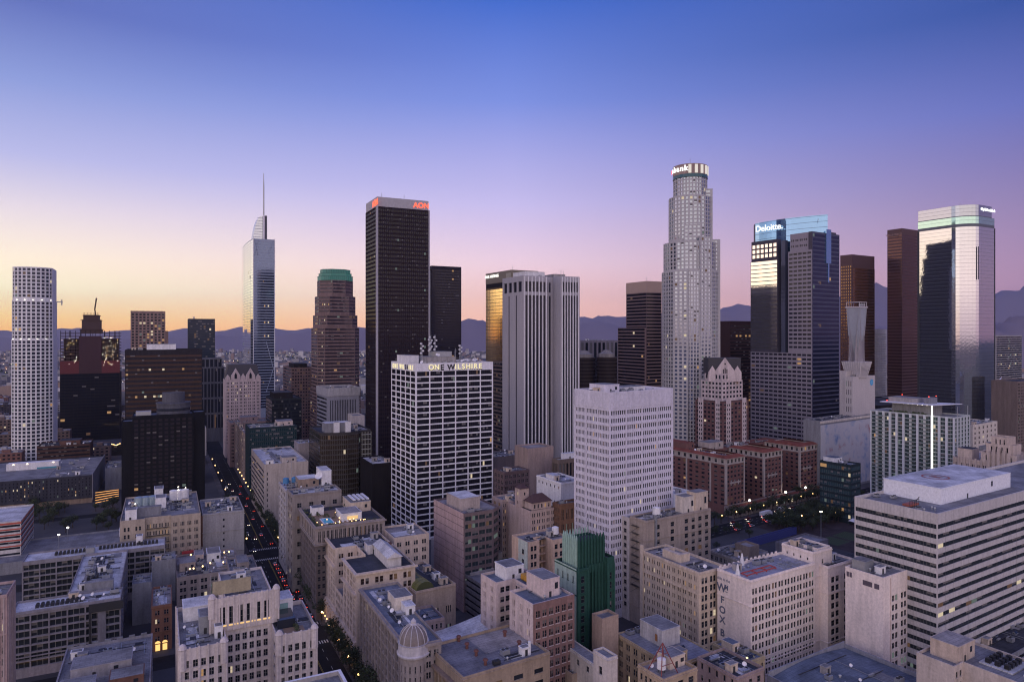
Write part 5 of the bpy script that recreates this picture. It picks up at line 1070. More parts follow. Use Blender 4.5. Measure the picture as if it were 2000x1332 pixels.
# --- pool roof building
t = Bld('hotel_building', 'grey stone hotel building with garden terrace and small turquoise pool on its roof', 'hotel', 310, 587, 617, 750, 1028, z=46).look(gl=G_MED, lit=.05, blind=.3)
w_, h_, d_ = t.w, t.h, t.d; gs = wall((.33,.28,.26)); gs2 = wall((.17,.14,.135)); zt = h_-9
t.rect(0, 0, w_, d_, -1, zt, P(15, 3.6, 2.1, .62, 1, top=1.5), P(9, 3.6, 2.1, .55, 2, top=1.5, rec=.3), None, gs2)
t.rect(-.35, -.35, w_+.35, d_+.35, zt, h_, S(16, 9, 5.2, .62, g=2, gap=.14, top=2.6, bot=.6, rec=.6, ny=3, m=1), S(9, 9, 5.2, .5, top=2.6, bot=.6, rec=.25, ny=1, m=1.2), None, gs, R_DARK, par=1.2)
t.boxes('cornice', gs, [(-1.1, -1.1, h_-1.2, w_+1, -.36, h_-.5), (-1.1, -.36, h_-1.2, -.36, d_+1, h_-.5), (-.8, -.8, zt-.5, w_+.8, -.36, zt-.05), (-.8, -.36, zt-.5, -.36, d_, zt-.05)])
zr = h_-1.2; deck = plain((.25,.16,.09), .7)
t.boxes('timber_deck', deck, [(2.5, 2.5, zr+.03, w_*.62, d_*.78, zr+.25)]); t.boxes('swimming_pool', plain((.12,.5,.62), .08, 0, noise=.05), [(5.5, 6, zr+.27, 10, 16, zr+.4)]); t.boxes('pool_rim', WHITE, [(5, 5.5, zr+.26, 5.5, 16.5, zr+.5), (10, 5.5, zr+.26, 10.5, 16.5, zr+.5), (5.5, 5.5, zr+.26, 10, 6, zr+.5), (5.5, 16, zr+.26, 10, 16.5, zr+.5)])
b = MB(); lf_ = leafmat((.06,.07,.025)); r_ = random.Random(9)
def bush(b, x, y, z, r, n=26, m=None, rr=r_):
    for i in range(n):
        a, e, q = rr.uniform(0, 2*pi), rr.uniform(-.5, 1.3), r*rr.uniform(.5, 1); c = (x+q*cos(a)*cos(e), y+q*sin(a)*cos(e), z+r*.6+q*.8*sin(e)); s_ = r*rr.uniform(.18, .34); u = Vector((rr.gauss(0,1), rr.gauss(0,1), rr.gauss(0,1))).normalized(); w = u.orthogonal().normalized(); c = Vector(c)
        b.face([c-u*s_, c+w*s_*.7, c+u*s_, c-w*s_*.7], m or lf_)
for i in range(70):
    e = r_.random(); x, y = (r_.uniform(.5, w_-1), r_.uniform(.6, 2.4)) if e < .55 else (r_.uniform(.6, 2.2), r_.uniform(.6, d_-1)); bush(b, x, y, zr, r_.uniform(.7, 1.3), 16)
for i in range(12): bush(b, r_.uniform(.1, .7)*w_, r_.uniform(.3, .85)*d_, zr, r_.uniform(1, 2), 30)
b.build('roof_planting', t.root)
t.hut(3, d_*.6, 9, d_*.74, zr, 4, WHITE); t.hut(w_*.42, d_*.18, w_*.72, d_*.5, zr, 3.6, WHITE, R_TAN, door=False); t.boxes('bar_front', emit((1,.62,.25), .9), [(w_*.5, d_*.18-.3, zr+.8, w_*.66, d_*.18-.18, zr+2.4)])
t.hut(w_*.66, d_*.55, w_*.98, d_*.98, zr, 5, CREAM, R_GREY); 
for i in range(4): t.duct(w_*.72+i*2.4, d_*.6, zr+5.3, 1.4, d_*.32, .6, WHITE)
b = MB()
for i in range(16): x, y = (r_.uniform(.05, .95)*w_, 1.3) if i % 2 else (r_.uniform(.05, .6)*w_, r_.uniform(.1, .75)*d_); b.box(x, y, zr+1.2, x+.28, y+.28, zr+1.5, HOT, True)
b.build('garden_light', t.root)
for k in range(5): 
    b = MB(); x, y = 12+k*2.2, 5; b.box(x, y, zr+.27, x+.8, y+2, zr+.55, WHITE, True); b.build('sun_bed', t.root)
t.finish()
# --- cream court building with lit arcade
t = Bld('office_building', 'big cream building with two street wings and golden lit columns at its foot', OB, 310, 637, 696, 811, 1120, z=40).look(gl=glass((.03,.018,.016)), lit=.03, blind=.2)
w_, h_, d_ = t.w, t.h, t.d; ce = wall((.68,.55,.44)); a1, a2, cc = d_*.40, d_*.66, w_*.38
lw = lambda n: P(n, 3.3, 2.0, .56, 2, gap=.2, top=2.4, bot=10, rec=.3)
zr = t.body([(0,0),(w_,0),(w_,d_),(0,d_),(0,a2),(cc,a2),(cc,a1),(0,a1)], -1, h_, [P(4, 3.9, 2.45, .56, 2, gap=.16, top=2.6, bot=3), None, None, lw(4), P(2, 3.9, 2.1, .5, 2, top=3), P(3, 3.9, 2.1, .5, 1), P(2, 3.9, 2.1, .5, 2), lw(4)], ce, roofmat((.065,.07,.085)))
t.rect(0, a1, cc, a2, -1, 22, None, S(3, 3.6, 2.2, .6, g=2, top=1.6, bot=10), None, ce, R_GREY)
t.boxes('cornice', ce, [(-1.0, -1.0, h_-.9, w_+.9, -.004, h_-.1), (-1.0, 0, h_-.9, -.004, a1, h_-.1), (-1.0, a2, h_-.9, -.004, d_, h_-.1), (-1.2, 0, h_-9.4, -.004, a1, h_-8.6), (-1.2, a2, h_-9.4, -.004, d_, h_-8.6), (-.9, 0, 10.4, -.004, d_, 11.2)])
b = MB()
for k in range(15): y = .6+(d_-1.6)*k/14; b.lathe(-.9, y, [(.55, 0), (.5, 8.6), (.75, 9), (.75, 10.3)], ce, 8)
b.build('arcade_column', t.root); b = MB()
for k in range(15): y = .6+(d_-1.6)*k/14; b.box(-1.75, y-.2, 3.2, -1.5, y+.2, 3.6, HOT, True); b.box(-.62, y+.9, .3, -.3, y+1.9, 8.8, emit((1,.56,.18), .75), True)
b.build('arcade_lamp', t.root)
wh2 = wall((.68,.64,.62)); t.hut(cc*.9+3, a1+2, w_*.72, a1+8, zr, 4, wh2); t.boxes('roof_room', wh2, [(w_*.56, d_*.06, zr, w_*.8, d_*.42, zr+4.4)]); b = MB(); x0, x1, y0, y1, z = w_*.54, w_*.82, d_*.04, d_*.44, zr+4.4
b.face([(x0,y0,z),(x1,y0,z),((x0+x1)/2,y0,z+2.2)], wh2); b.face([(x0,y0,z),((x0+x1)/2,y0,z+2.2),((x0+x1)/2,y1,z+2.2),(x0,y1,z)], R_WHITE); b.face([(x1,y0,z),(x1,y1,z),((x0+x1)/2,y1,z+2.2),((x0+x1)/2,y0,z+2.2)], R_WHITE); b.build('gabled_roof', t.root)
t.clutter(w_*.35, d_*.5, w_*.95, d_*.95, zr, 6); t.boxes('roof_patch', R_WHITE, [(cc*.4, a2+3, zr+.02, cc*1.1, a2+8, zr+.05)]); t.vent(w_*.9, d_*.5, zr, 3, .7, BRICK); t.finish()
t = Bld('office_building', 'cream rear block with square windows behind the dark roof of the two winged building', OB, 310, 790, 800, 838, 1046, z=40).look(lit=.03)
t.d = 22; t.rect(-8, 0, t.w, 22, -1, 40, P(4, 4, 2.1, .5, 2, top=2.6), None, None, ce, R_TAN); t.boxes('roof_patch', R_WHITE, [(-6, 5, 39.05, 2, 12, 39.1)]); t.clutter(0, 2, t.w, 20, 39, 3); t.finish()
# --- arched glass roof hall
t = Bld('market_hall', 'tan hall with lit yellow green barrel skylight behind the domed corner building', 'hall', 165, 800, 812, 890, 1155, z=31).look(lit=.2, blind=.1)
w_, h_, d_ = t.w, t.h, 34; t.rect(0, 0, w_, d_, -1, h_, S(3, 8, 3, .42, g=3, gap=.15, top=9, bot=4, ny=2), None, None, wall((.52,.4,.3)), R_DARK)
b = MB(); gg = emit((.42,.40,.12), .10, 'lit_skylight_glass'); gm2 = glass((.10,.11,.05), .2, .15); n_ = 8; x0, x1 = w_*.06, w_*.5
for i in range(n_):
    for k in range(9):
        a, c = pi*i/n_, pi*(i+1)/n_; f = lambda u, yy: ((x0+x1)/2-(x1-x0)/2*cos(u), yy, h_-1+3.6*sin(u)); ya, yb = 2+k*3.2, 2+(k+1)*3.2-.25
        b.face([f(a, ya), f(c, ya), f(c, yb), f(a, yb)], gg if (k < 2 or (k*7+i*5) % 5 == 0) else gm2)
b.face([f(pi*i/n_, 2) for i in range(n_+1)], gm2); b.build('barrel_skylight', t.root); t.clutter(w_*.66, 2, w_, d_-2, h_-1, 3); t.finish()
# --- garage with green terraces
t = Bld('parking_garage', 'low concrete garage with artificial green terraces on its roof deck', 'garage', 165, 0, 0, 0, 0, z=19, o=at_back_left(872, 1098, 19, 165, 46), w=58, d=46).look(lit=.02)
t.rect(0, 0, t.w, t.d, -1, 19, BAND(16, 3.2, 1.5, fr=0, top=1.5, bot=1, rec=.8), BAND(12, 3.2, 1.5, fr=0, top=1.5, bot=1, rec=.8), None, wall((.22,.2,.2)), R_GREY)
gp_ = plain((.03,.09,.03), .9); t.boxes('green_terrace', gp_, [(3, 25, 18.05, 14, 38, 18.3), (22, 30, 18.05, 46, 37, 18.3), (30, 40, 18.05, 44, 44, 18.3)]); t.boxes('terrace_wall', CONC, [(2.4, 23.6, 18.01, 15, 24.6, 19.4), (15, 23.6, 18.01, 16, 42, 19.6), (21, 28, 18.01, 47, 28.6, 19.4)]); t.clutter(18, 2, 56, 22, 18, 6); t.hut(48, 34, 54, 42, 18, 4.5, PINKISH); t.finish()
simple('low_building', 'low white roof beside the foot of the brown banded box', 'low building', 190, 0, 0, 0, 0, z=22, o=at_back_left(842, 1050, 22, 190, 44), w=22, d=44, m=wall((.5,.45,.42)), roof=R_WHITE, clut=6, left=None)
# ================================================================ left half and lower foreground
t = Bld('exhibition_hall', 'long low hall with flat pale roof and dark slotted front at the far left', 'hall', 355, -70, 180, 204, 927, z=23, side='R').look(lit=.12, blind=.1)
w_, d_ = t.w, t.d; dg = wall((.055,.055,.07))
t.rect(0, 0, w_, d_, 4, 23, S(34, 2.6, 1.5, .28, rec=.15, fr=0, top=2, bot=1), None, None, dg, R_GREY); t.boxes('plinth', wall((.3,.22,.16)), [(0, .4, -1, w_, d_-1, 3.98)]); t.boxes('end_wall', GREYW, [(w_+.01, 0, 2, w_+.5, d_, 24)])
q = t.lp(10, 922, 22); q2 = t.lp(110, 918, 22); t.boxes('roof_screen', WHITE, [(q[0], q[1]+4, 22.05, q2[0], q[1]+4.6, 28), (q[0], q[1]+4.6, 22.05, q2[0], q[1]+16, 27.4)])
b = MB(); lt_ = emit((1,.8,.55), 5)
for a in (.12, .38, .88): x = q[0]+(q2[0]-q[0])*a; b.box(x, q[1]+3.6, 27, x+1.2, q[1]+3.95, 27.5, lt_, True)
b.build('screen_light', t.root); t.boxes('poster_strip', plain((.05,.25,.32)), [(q2[0]-16, q[1]+3.8, 22.2, q2[0]-1, q[1]+3.97, 23.6)]); t.clutter(w_*.6, 5, w_-4, d_-10, 22, 6); t.finish()
t = Bld('parking_garage', 'low garage striped in white and orange bands, at the left edge below the long hall', 'garage', 325, -60, 41, 66, 1016, z=27, side='R').look(lit=.02)
t.rect(0, 0, t.w, t.d, -1, 27, BAND(8, 3.4, 1.2, fr=0, top=2.2, bot=2), BAND(6, 3.4, 1.2, fr=0), BAND(8, 3.4, 1.2, fr=0, top=2.2, bot=2), wall((.62,.58,.55)), R_WHITE)
t.boxes('painted_band', plain((.42,.08,.05)), [(-.02, -.08, 25.1+0, t.w+.08, -.004, 26.2), (t.w+.004, 0, 25.1, t.w+.08, t.d, 26.2)]+[(-.02, -.08, 25.1-k*3.4-.0, t.w+.08, -.004, 25.9-k*3.4) for k in (1, 2, 3, 4)]+[(t.w+.004, 0, 25.1-k*3.4, t.w+.08, t.d, 25.9-k*3.4) for k in (1, 2, 3, 4)]); t.finish()
t = Bld('parking_deck', 'flat lit car park deck behind the black rooftop coolers', 'parking deck', 325, 0, 0, 0, 0, z=7, o=at_back_left(20, 1055, 7, 325, 52), w=78, d=50)
t.rect(0, 0, t.w, t.d, -1, 7, None, None, None, GREYW, R_GREY); t.hut(62, 34, 72, 42, 6, 4, WHITE); t.boxes('booth_light', HOTW, [(66, 33.5, 9, 67.5, 33.8, 10)])
for (x, y) in ((30, 20), (33, 36)): b = MB(); b.bar((x, y, 6), (x, y, 15), .15, METAL); b.lathe(x, y, [(.1, 14.6), (.7, 14.8), (.7, 15.3), (.1, 15.6)], HOTW, 8); b.build('lamp_post', t.root)
# cream and plain wall neighbours
t = Bld('office_building', 'broad cream building with iron balconies and roof cluttered with tanks, left of the avenue', OB, 325, 234, 392, 396, 1001, z=36, side='R').look(lit=.06, blind=.2)
t.d = 62; w_, d_ = t.w, t.d; ccr = wall((.46,.38,.3))
zr = t.body([(0,0),(w_*.3,0),(w_*.3,2),(w_*.62,2),(w_*.62,0),(w_,0),(w_,d_),(0,d_)], -1, 36, [P(2, 4.1, 2.2, .5, 2, gap=.3, top=4), None, P(4, 4.1, 2.2, .6, 3, top=4), None, P(4, 4.1, 2.2, .55, 3, top=4)], ccr, R_GREY)
t.boxes('balcony', FRAME_D, [(w_*.32, .9, 36-4.5-k*4.1-2, w_*.6, 1.98, 36-4.5-k*4.1-1.85) for k in range(6)])
t.hut(w_*.06, 2, w_*.2, 8, zr, 6, WHITE); t.hut(w_*.1, 9, w_*.5, 13, zr, 5, GREYW, door=False); t.hut(w_*.42, 22, w_*.56, 32, zr, 7, WHITE, door=False); t.hut(w_*.4, 44, w_*.52, 54, zr, 8, WHITE, door=False)
for k in range(4): t.tank(w_*(.2+.09*k), 34, zr, 2.4, 5, plain((.3,.38,.42), .4, .4))
for k in range(3): t.tank(w_*(.66+.08*k), 40, zr, 2.2, 6, WHITE)
b = MB()
for k in range(9): b.box(w_*(.72+(k % 2)*.1), 38, zr+2+k*.9, w_*(.72+(k % 2)*.1)+.5, 38.3, zr+2.5+k*.9, HOTW, True)
for k in range(5): b.box(w_*(.15+.17*k), 30+k*4, zr+3, w_*(.15+.17*k)+.5, 30.4+k*4, zr+3.5, HOTW, True)
b.build('roof_light', t.root); t.clutter(2, 14, w_-2, d_-2, zr, 22); t.finish()
t = Bld('office_building', 'plain grey rendered party wall building with a single column of tiny windows beside the avenue', OB, 325, 396, 477, 480, 1000, z=31, side='R').look(lit=.02)
t.d = 40; w_ = t.w; zr = t.rect(0, 0, w_, 40, -1, 32.5, S(1, 4, 1.3, .045, top=4, bot=3, m=w_*.0+0, rec=.1), None, None, wall((.40,.38,.38), .85, .4), R_GREY)
t.boxes('brick_return', BRICK, [(-.8, .2, 1, -.02, 2, 31.5)]); t.clutter(1, 1, w_, 38, zr, 12); t.finish()
# modern flats
t = Bld('apartment_block', 'grey modern apartment block with white court roofs and rows of black coolers', 'apartment block', 335, 20, 236, 246, 1166, z=27, side='R').look(gl=glass((.02,.024,.03), 0, .08), lit=.015, blind=.25)
w_ = t.w; mg = wall((.27,.25,.27)); fp = t.loc(*at_back_right(323, 1048, 27, 335, 0, 0)[:2]); D2 = fp[1]; W2 = fp[0]
def fl_(n, bot=3): return S(max(3, int(n*.7)), 3.1, 2.55, .93, g=1, nx=3, top=2.0, bot=bot, m=.3, rec=.9, fr=.1)
zr = t.rect(0, 0, w_, 14, -1, 27, fl_(9), None, S(2, 3.1, 2, .4, top=1.4, nx=2), mg, R_WHITE, par=.8)
t.rect(-8, D2-16, W2, D2, -1, 27, fl_(14), None, S(3, 3.1, 2, .4, top=1.4), mg, R_WHITE, par=.8)
t.rect(w_*.46, 14.01, w_-1, D2-16.02, -1, 26.8, None, fl_(8), fl_(8), mg, R_WHITE, par=.8)
t.boxes('dark_frame', plain((.02,.02,.024)), [(w_*.7, -1.1, 22.6, w_+.9, -.03, 26), (w_*.7, -1.1, 0, w_*.72, -.03, 22.58)]); t.boxes('render_panel', wall((.2,.19,.21)), [(w_*.78, -.6, 1, w_*.86, -.02, 22.5)])
ck = plain((.02,.02,.025), .4)
def coolers(x0, y0, n, m_): 
    for i in range(n):
        for k in range(m_): t.ac(x0+i*1.75, y0+k*1.9, zr, 1.2, 1.2, 1.3, ck, 1)
coolers(w_*.2, 4, 10, 2); coolers(w_*.12, D2-9, 10, 2); coolers(w_*.62, D2-8, 13, 2); coolers(w_*1.12, D2-9, 5, 2); coolers(w_*.56, 22, 2, 4); coolers(w_*.6, 32, 3, 2)
t.hut(w_*.62, 16, w_*.9, 19, zr, 3.6, GREYW, door=False); t.hut(w_*.48, D2-13, w_*.58, D2-9, zr, 2.8, METAL, door=False); t.hut(W2-14, D2-7, W2-11, D2-3, zr, 4.5, WHITE); t.clutter(w_*.5, 15, w_-2, D2-18, zr, 8); t.clutter(w_*.45, 2, w_, 12, zr, 5)
b = MB(); b.box(0, -13, .4, w_*.66, -12.7, .9, emit((1,.5,.16), 2.5), True); b.build('light_line', t.root); t.finish()
simple('low_building', 'small grey block with pale roof between the modern flats and the restaurant court', 'low building', 325, 296, 343, 345, 1090, z=22, side='R', m=GREYW, roof=R_WHITE, clut=2, d=14)
simple('low_building', 'dark grey annex with a row of roof fans beside the modern flats', 'low building', 325, 258, 296, 298, 1135, z=20, side='R', m=GREYW, roof=R_GREY, clut=5, d=14)
# low restaurant court blocks west of the avenue
t = simple('low_building', 'orange brick corner shop building with two glowing arched doors', 'shop building', 325, 296, 336, 340, 1178, z=20, side='R', front=P(2, 3.8, 2, .5, 2), m=wall((.24,.12,.08)), roof=R_TAN, d=26, clut=4)
b = MB(); gl3 = emit((1,.6,.2), 1.3)
for x in (.3, .65): b.face([(t.w*x+1.1*cos(pi*i/8), -.3, 3.4+1.1*sin(pi*i/8)) for i in range(9)], gl3); b.box(t.w*x-.9, -.3, .2, t.w*x+.9, -.12, 2.9, gl3, True); b.build('lit_doorway', t.root)
t = simple('low_building', 'beige terrace building with hanging lamps over its stepped roofs beside the avenue', 'restaurant', 325, 345, 470, 475, 1110, z=15, side='R', front=P(6, 3.6, 2, .6, 2), m=wall((.36,.3,.27)), roof=R_TAN, d=40, clut=10, hut=[(.05,.3,.3,.6,4), (.5,.5,.72,.8,5,WHITE), (.3,.65,.45,.9,3.4,PINKISH)])
b = MB(); r_ = random.Random(4)
for k in range(9): x, y = r_.uniform(.05,.95)*t.w, r_.uniform(.05,.9)*36; b.lathe(x, y, [(.05, 16.6), (.34, 16.9), (.34, 17.2), (.05, 17.5)], HOT, 8)
b.build('hanging_lamp', t.root)
simple('low_building', 'low building with a red tarpaulin on its roof near the grey party wall', 'low building', 325, 340, 398, 402, 1082, z=14, side='R', m=CONC, roof=R_GREY, d=16, clut=4).boxes('tarpaulin', plain((.4,.03,.03)), [(4, 4, 13.1, 11, 8, 15)])
simple('low_building', 'flat grey roofed row building right beside the avenue crossing', 'low building', 325, 452, 508, 512, 1120, z=18, side='R', front=P(4, 3.6, 2, .5, 2), m=wall((.34,.29,.27)), roof=R_GREY, d=34, clut=8, hut=(.3,.4,.7,.8,3.5))
# grey roof, bottom left
t = Bld('low_building', 'stepped grey roofed building with courtyard walls at the bottom left', 'low building', 325, 0, 0, 0, 0, z=24, o=at_back_right(298, 1236, 24, 325, 62, 28), w=28, d=62).look(lit=.02)
t.rect(0, 0, t.w, 62, -1, 24, P(4, 3.8, 2, .5), P(8, 3.8, 2, .5), P(10, 3.8, 2.1, .5), wall((.34,.32,.34)), R_GREY); t.hut(4, 34, 22, 44, 23, 4, wall((.34,.32,.34))); t.hut(2, 20, 12, 28, 23, 3.5, wall((.34,.32,.34))); t.hut(16, 22, 26, 30, 23, 3.2, BRICK); t.clutter(1, 45, 27, 60, 23, 6); t.clutter(1, 2, 27, 20, 23, 8); t.boxes('battlement', GREYW, [(i*4, 61.6, 24, i*4+2, 62, 24.8) for i in range(7)]); t.finish()
# sliver far left
t = Bld('office_building', 'pink fluted building cut off by the left edge in the foreground', OB, 325, -60, 14, 31, 1160, z=52, side='R').look(lit=.03)
t.rect(0, 0, t.w, t.d, -1, 52, P(7, 3.9, 2.2, .5, 2, top=6), None, None, wall((.5,.36,.33)), R_GREY)
t.boxes('flute', wall((.5,.40,.37)), [(t.w-6+i*1.2, -.35, 1, t.w-5.5+i*1.2, -.004, 51) for i in range(5)]+[(t.w+.004, 1+i*2.2, 1, t.w+.35, 1.8+i*2.2, 51) for i in range(6)]); t.clutter(2, 2, t.w, t.d, 51, 5); t.finish()
# ornate white terracotta block
t = Bld('terracotta_building', 'pale terracotta building with two ribbed wings, lit arched windows and roof sign board, lower left', OB, 310, 350, 620, 620.5, 1226, D=248, side='R', d=40).look(lit=.01, blind=.2)
tw = wall((.66,.58,.54), .75, .4); h_ = t.h; X = lambda px_, y=0: t.fx(px_, y)
xa, xb, xc_, xd = X(350), X(444), X(540), X(620); hL = t.zf(350, 1270); hM = t.zf(470, 1160, 12)
def wg(n, top=4): return S(n, 3.75, 2.5, .6, g=1, top=top, bot=2, m=1.2, rec=.5, ny=2, nx=2, fr=.08)
t.rect(xa, 0, xb, 40, -1, hL, wg(5), wg(8), None, tw, R_GREY, par=1.6)
t.rect(xc_, 0, xd, 30, -1, h_, wg(5), wg(3), None, tw, R_GREY, par=1.6)
t.body([(xb+.02, 12), (xc_-.02, 12), (xc_-.02, 40), (xb+.02, 40)], -1, hM, [S(6, 3.75, 2.5, .62, g=1, top=14, bot=2, m=.8, rec=.5, ny=2, nx=2, fr=.08)], tw, R_GREY)
x0m, x1m = X(408, 12), X(545, 12)
t.rect(x0m, 11.2, x1m, 11.98, hM-12, hM, S(6, 12, 6.2, .55, g=1, top=3.4, bot=.5, m=3, rec=.5, nx=2, ny=3), None, None, tw)
t.boxes('window_light', emit((1,.62,.25), 1.0), [(x0m+3+(x1m-x0m-6)*(i+.5)/6-1.2, 11.0, hM-10.2, x0m+3+(x1m-x0m-6)*(i+.5)/6+1.2, 11.15, hM-9.7) for i in range(6)])
b = MB()
def ribs(xs0, xs1, y, z0, z1, n): 
    for i in range(n+1): x = xs0+(xs1-xs0)*i/n; b.box(x-.28, y-.4, z0, x+.28, y-.004, z1+.5, tw)
ribs(xa+.3, xb-.3, 0, 2, hL, 5); ribs(xc_+.3, xd-.3, 0, 2, h_, 5); ribs(x0m+.4, x1m-.4, 11.2, hM-12, hM, 12)
for i in range(9): b.box(xa-.4, i*5-.3+.3, 2, xa-.004, i*5+.3, hL+.5, tw)
b.build('rib', t.root)
for (x, y, z) in ((xa+1, .2, hL), (xb-1, .2, hL), (xc_+1, .2, h_), (xd-1, .2, h_), (x0m+1, 11.6, hM), (x1m-1, 11.6, hM)):
    b = MB(); b.lathe(x, y+.3, [(1.3, z-7), (1.3, z-.2), (1.5, z+.1), (.9, z+1.3), (.1, z+1.8)], tw, 10); b.build('corner_turret', t.root)
t.boxes('billboard', wall((.42,.36,.24)), [(X(415, 14), 14, hM+.3, X(490, 14), 14.3, hM+5.2)]); b = MB()
for i in range(5): x = X(415, 14)+i*3.4; b.bar((x, 14.3, hM+4.5), (x, 18, hM-.9), .12, FRAME_D)
b.build('billboard_strut', t.root); t.mast(X(412, 16), 16, hM, 7, 1)
t.hut(X(545, 6), 20, X(585, 6), 29, h_-1.6, 6.5, WHITE, R_WHITE, door=False); t.boxes('wide_window', plain((.2,.34,.32), .1), [(X(548, 6), 19.8, h_+.8, X(575, 6), 19.9, h_+3.6)]); t.boxes('glass_room', G_MED, [(X(545, 6), 9, h_-1.55, X(580, 6), 19.7, h_+1.6)])
t.boxes('timber_deck', deck, [(X(560), 2, h_-1.55, X(600), 8.6, h_-1.4)]); b = MB()
for i in range(5): bush(b, X(585), 4+i*1.4, h_-1.5, 1.1, 30)
b.build('roof_planting', t.root); t.hut(xa+2, 28, xa+13, 38, hL-1.6, 5, WHITE, R_WHITE, door=False); t.hut(xb-8, 14, xb-4, 22, hL-1.6, 6, METAL); t.hut(xb-3.4, 8, xb-.8, 11, hL-1.6, 4, WHITE); t.clutter(xa+1, 2, xb-4, 26, hL-1.6, 5); t.clutter(xb+3, 15, xc_-2, 39, hM-1, 7); t.clutter(xc_+1, 10, xd, 19, h_-1.6, 2); t.finish()
# bottom parapet roof
t = Bld('office_building', 'flat roof with thick white parapet just entering at the bottom edge, by the avenue', OB, 310, 0, 0, 0, 0, z=41, o=at_back_right(665, 1306, 41, 310, 30, 34), w=34, d=30)
t.rect(0, 0, 34, 30, -1, 41, P(6), P(6), P(6), CONC, R_GREY, par=1.2, pt=.9, cop=WHITE); t.clutter(3, 3, 30, 26, 39.8, 5); t.finish()
# --- domed corner building
t = Bld('corner_building', 'grey stone corner building topped by a ribbed round dome on a pale drum', OB, 310, 704, 795, 862, 1262, z=37).look(lit=.04, blind=.15)
w_, h_, d_ = t.w, t.h, t.d; ds = wall((.34,.29,.27)); r0 = 4.7
zr = t.body([(3,0),(w_,0),(w_,d_*.8),(w_*1.3,d_*.8),(w_*1.3,d_),(0,d_),(0,3)], -1, h_, [P(3, 3.6, 2.1, .6, 2, top=3), None, None, None, None, P(13, 3.6, 2.5, .74, 2, gap=.12, top=3, rec=.35, bot=4), None], ds, roofmat((.2,.22,.26)))
t.boxes('cornice', ds, [(-.9, 3, h_-1.3, -.004, d_, h_-.3), (3, -.9, h_-1.3, w_, -.004, h_-.3)]); b = MB()
for i in range(14): y = 3.4+(d_-4)*i/13; b.box(-.4, y-.3, 4, -.004, y+.3, h_-1.4, ds)
b.build('pilaster', t.root)
hd = h_-3.2; pol = [(3.4+r0*cos(2*pi*i/16), 3.4+r0*sin(2*pi*i/16)) for i in range(16)]
t.body(pol, -1, hd-1, [S(1, 3.6, 2.3, .55, top=2.6, bot=4, rec=.3, ny=2)]*16, ds, R_GREY, name='round_corner', par=.2)
pw = wall((.56,.52,.53)); b = MB(); b.lathe(3.4, 3.4, [(r0+.7, hd-1), (r0+.9, hd-.4), (r0+.5, hd), (r0+.35, hd+2.8), (r0+.6, hd+3.1)], pw, 28); b.build('drum', t.root)
dm = wall((.24,.20,.18), .6, .4); b = MB(); b.lathe(3.4, 3.4, [(r0*cos(a), hd+3.1+5.6*sin(a)) for a in [i*.14 for i in range(11)]], dm, 24); b.build('dome', t.root)
b = MB()
for i in range(12):
    a0 = 2*pi*i/12
    for k in range(9): u, v_ = k*.15, (k+1)*.15; b.bar((3.4+(r0+.1)*cos(u)*cos(a0), 3.4+(r0+.1)*cos(u)*sin(a0), hd+3.1+5.7*sin(u)), (3.4+(r0+.1)*cos(v_)*cos(a0), 3.4+(r0+.1)*cos(v_)*sin(a0), hd+3.1+5.7*sin(v_)), .16, pw, 4)
b.build('dome_rib', t.root); b = MB(); b.lathe(3.4, 3.4, [(1.2, hd+8.2), (1.3, hd+8.8), (.9, hd+9.0), (.9, hd+9.8), (.35, hd+10.4), (.05, hd+10.8)], pw, 12); b.build('lantern', t.root)
t.hut(6, d_*.55, 13, d_*.7, zr, 4.5, PALE); t.hut(w_*.7, d_*.45, w_*1.0, d_*.75, zr, 3, WHITE, R_WHITE); t.clutter(2, d_*.2, w_-2, d_*.95, zr, 7); t.finish()
t = Bld('low_building', 'lower pinkish wing with small windows joined behind the domed corner', 'low building', 310, 800, 812, 868, 1216, z=30).look(lit=.03)
t.rect(0, 0, t.w, 14, -1, 30, P(6, 3.6, 1.9, .45, 1, top=2), None, None, wall((.36,.28,.27)), R_BLUE); t.clutter(1, 1, t.w, 13, 29, 3); t.finish()
t = Bld('low_building', 'long white sloping tarpaulin roof between the dome and the tan flat roof', 'low building', 200, 0, 0, 0, 0, z=25, o=at_back_left(826, 1245, 25, 190, 10), w=32, d=12)
b = MB(); zz_ = [25, 25.4, 26.2, 27.5, 29.4]
for i in range(4): xa_, xb_ = 32*i/4, 32*(i+1)/4; b.face([(xa_,0,zz_[i]-1.2),(xb_,0,zz_[i+1]-1.2),(xb_,12,zz_[i+1]),(xa_,12,zz_[i])], R_WHITE); b.face([(xa_,0,-1),(xb_,0,-1),(xb_,0,zz_[i+1]-1.2),(xa_,0,zz_[i]-1.2)], CONC); b.face([(xb_,12,-1),(xa_,12,-1),(xa_,12,zz_[i]),(xb_,12,zz_[i+1])], CONC)
b.face([(0,12,-1),(0,0,-1),(0,0,23.8),(0,12,25)], CONC); b.face([(32,0,-1),(32,12,-1),(32,12,29.4),(32,0,28.2)], CONC); b.build('wall_and_roof', t.root); t.boxes('rail', METAL, [(0, -.3, 24.6, 32, -.2, 24.7), (0, -.3, 25.3, 32, -.2, 25.4)])
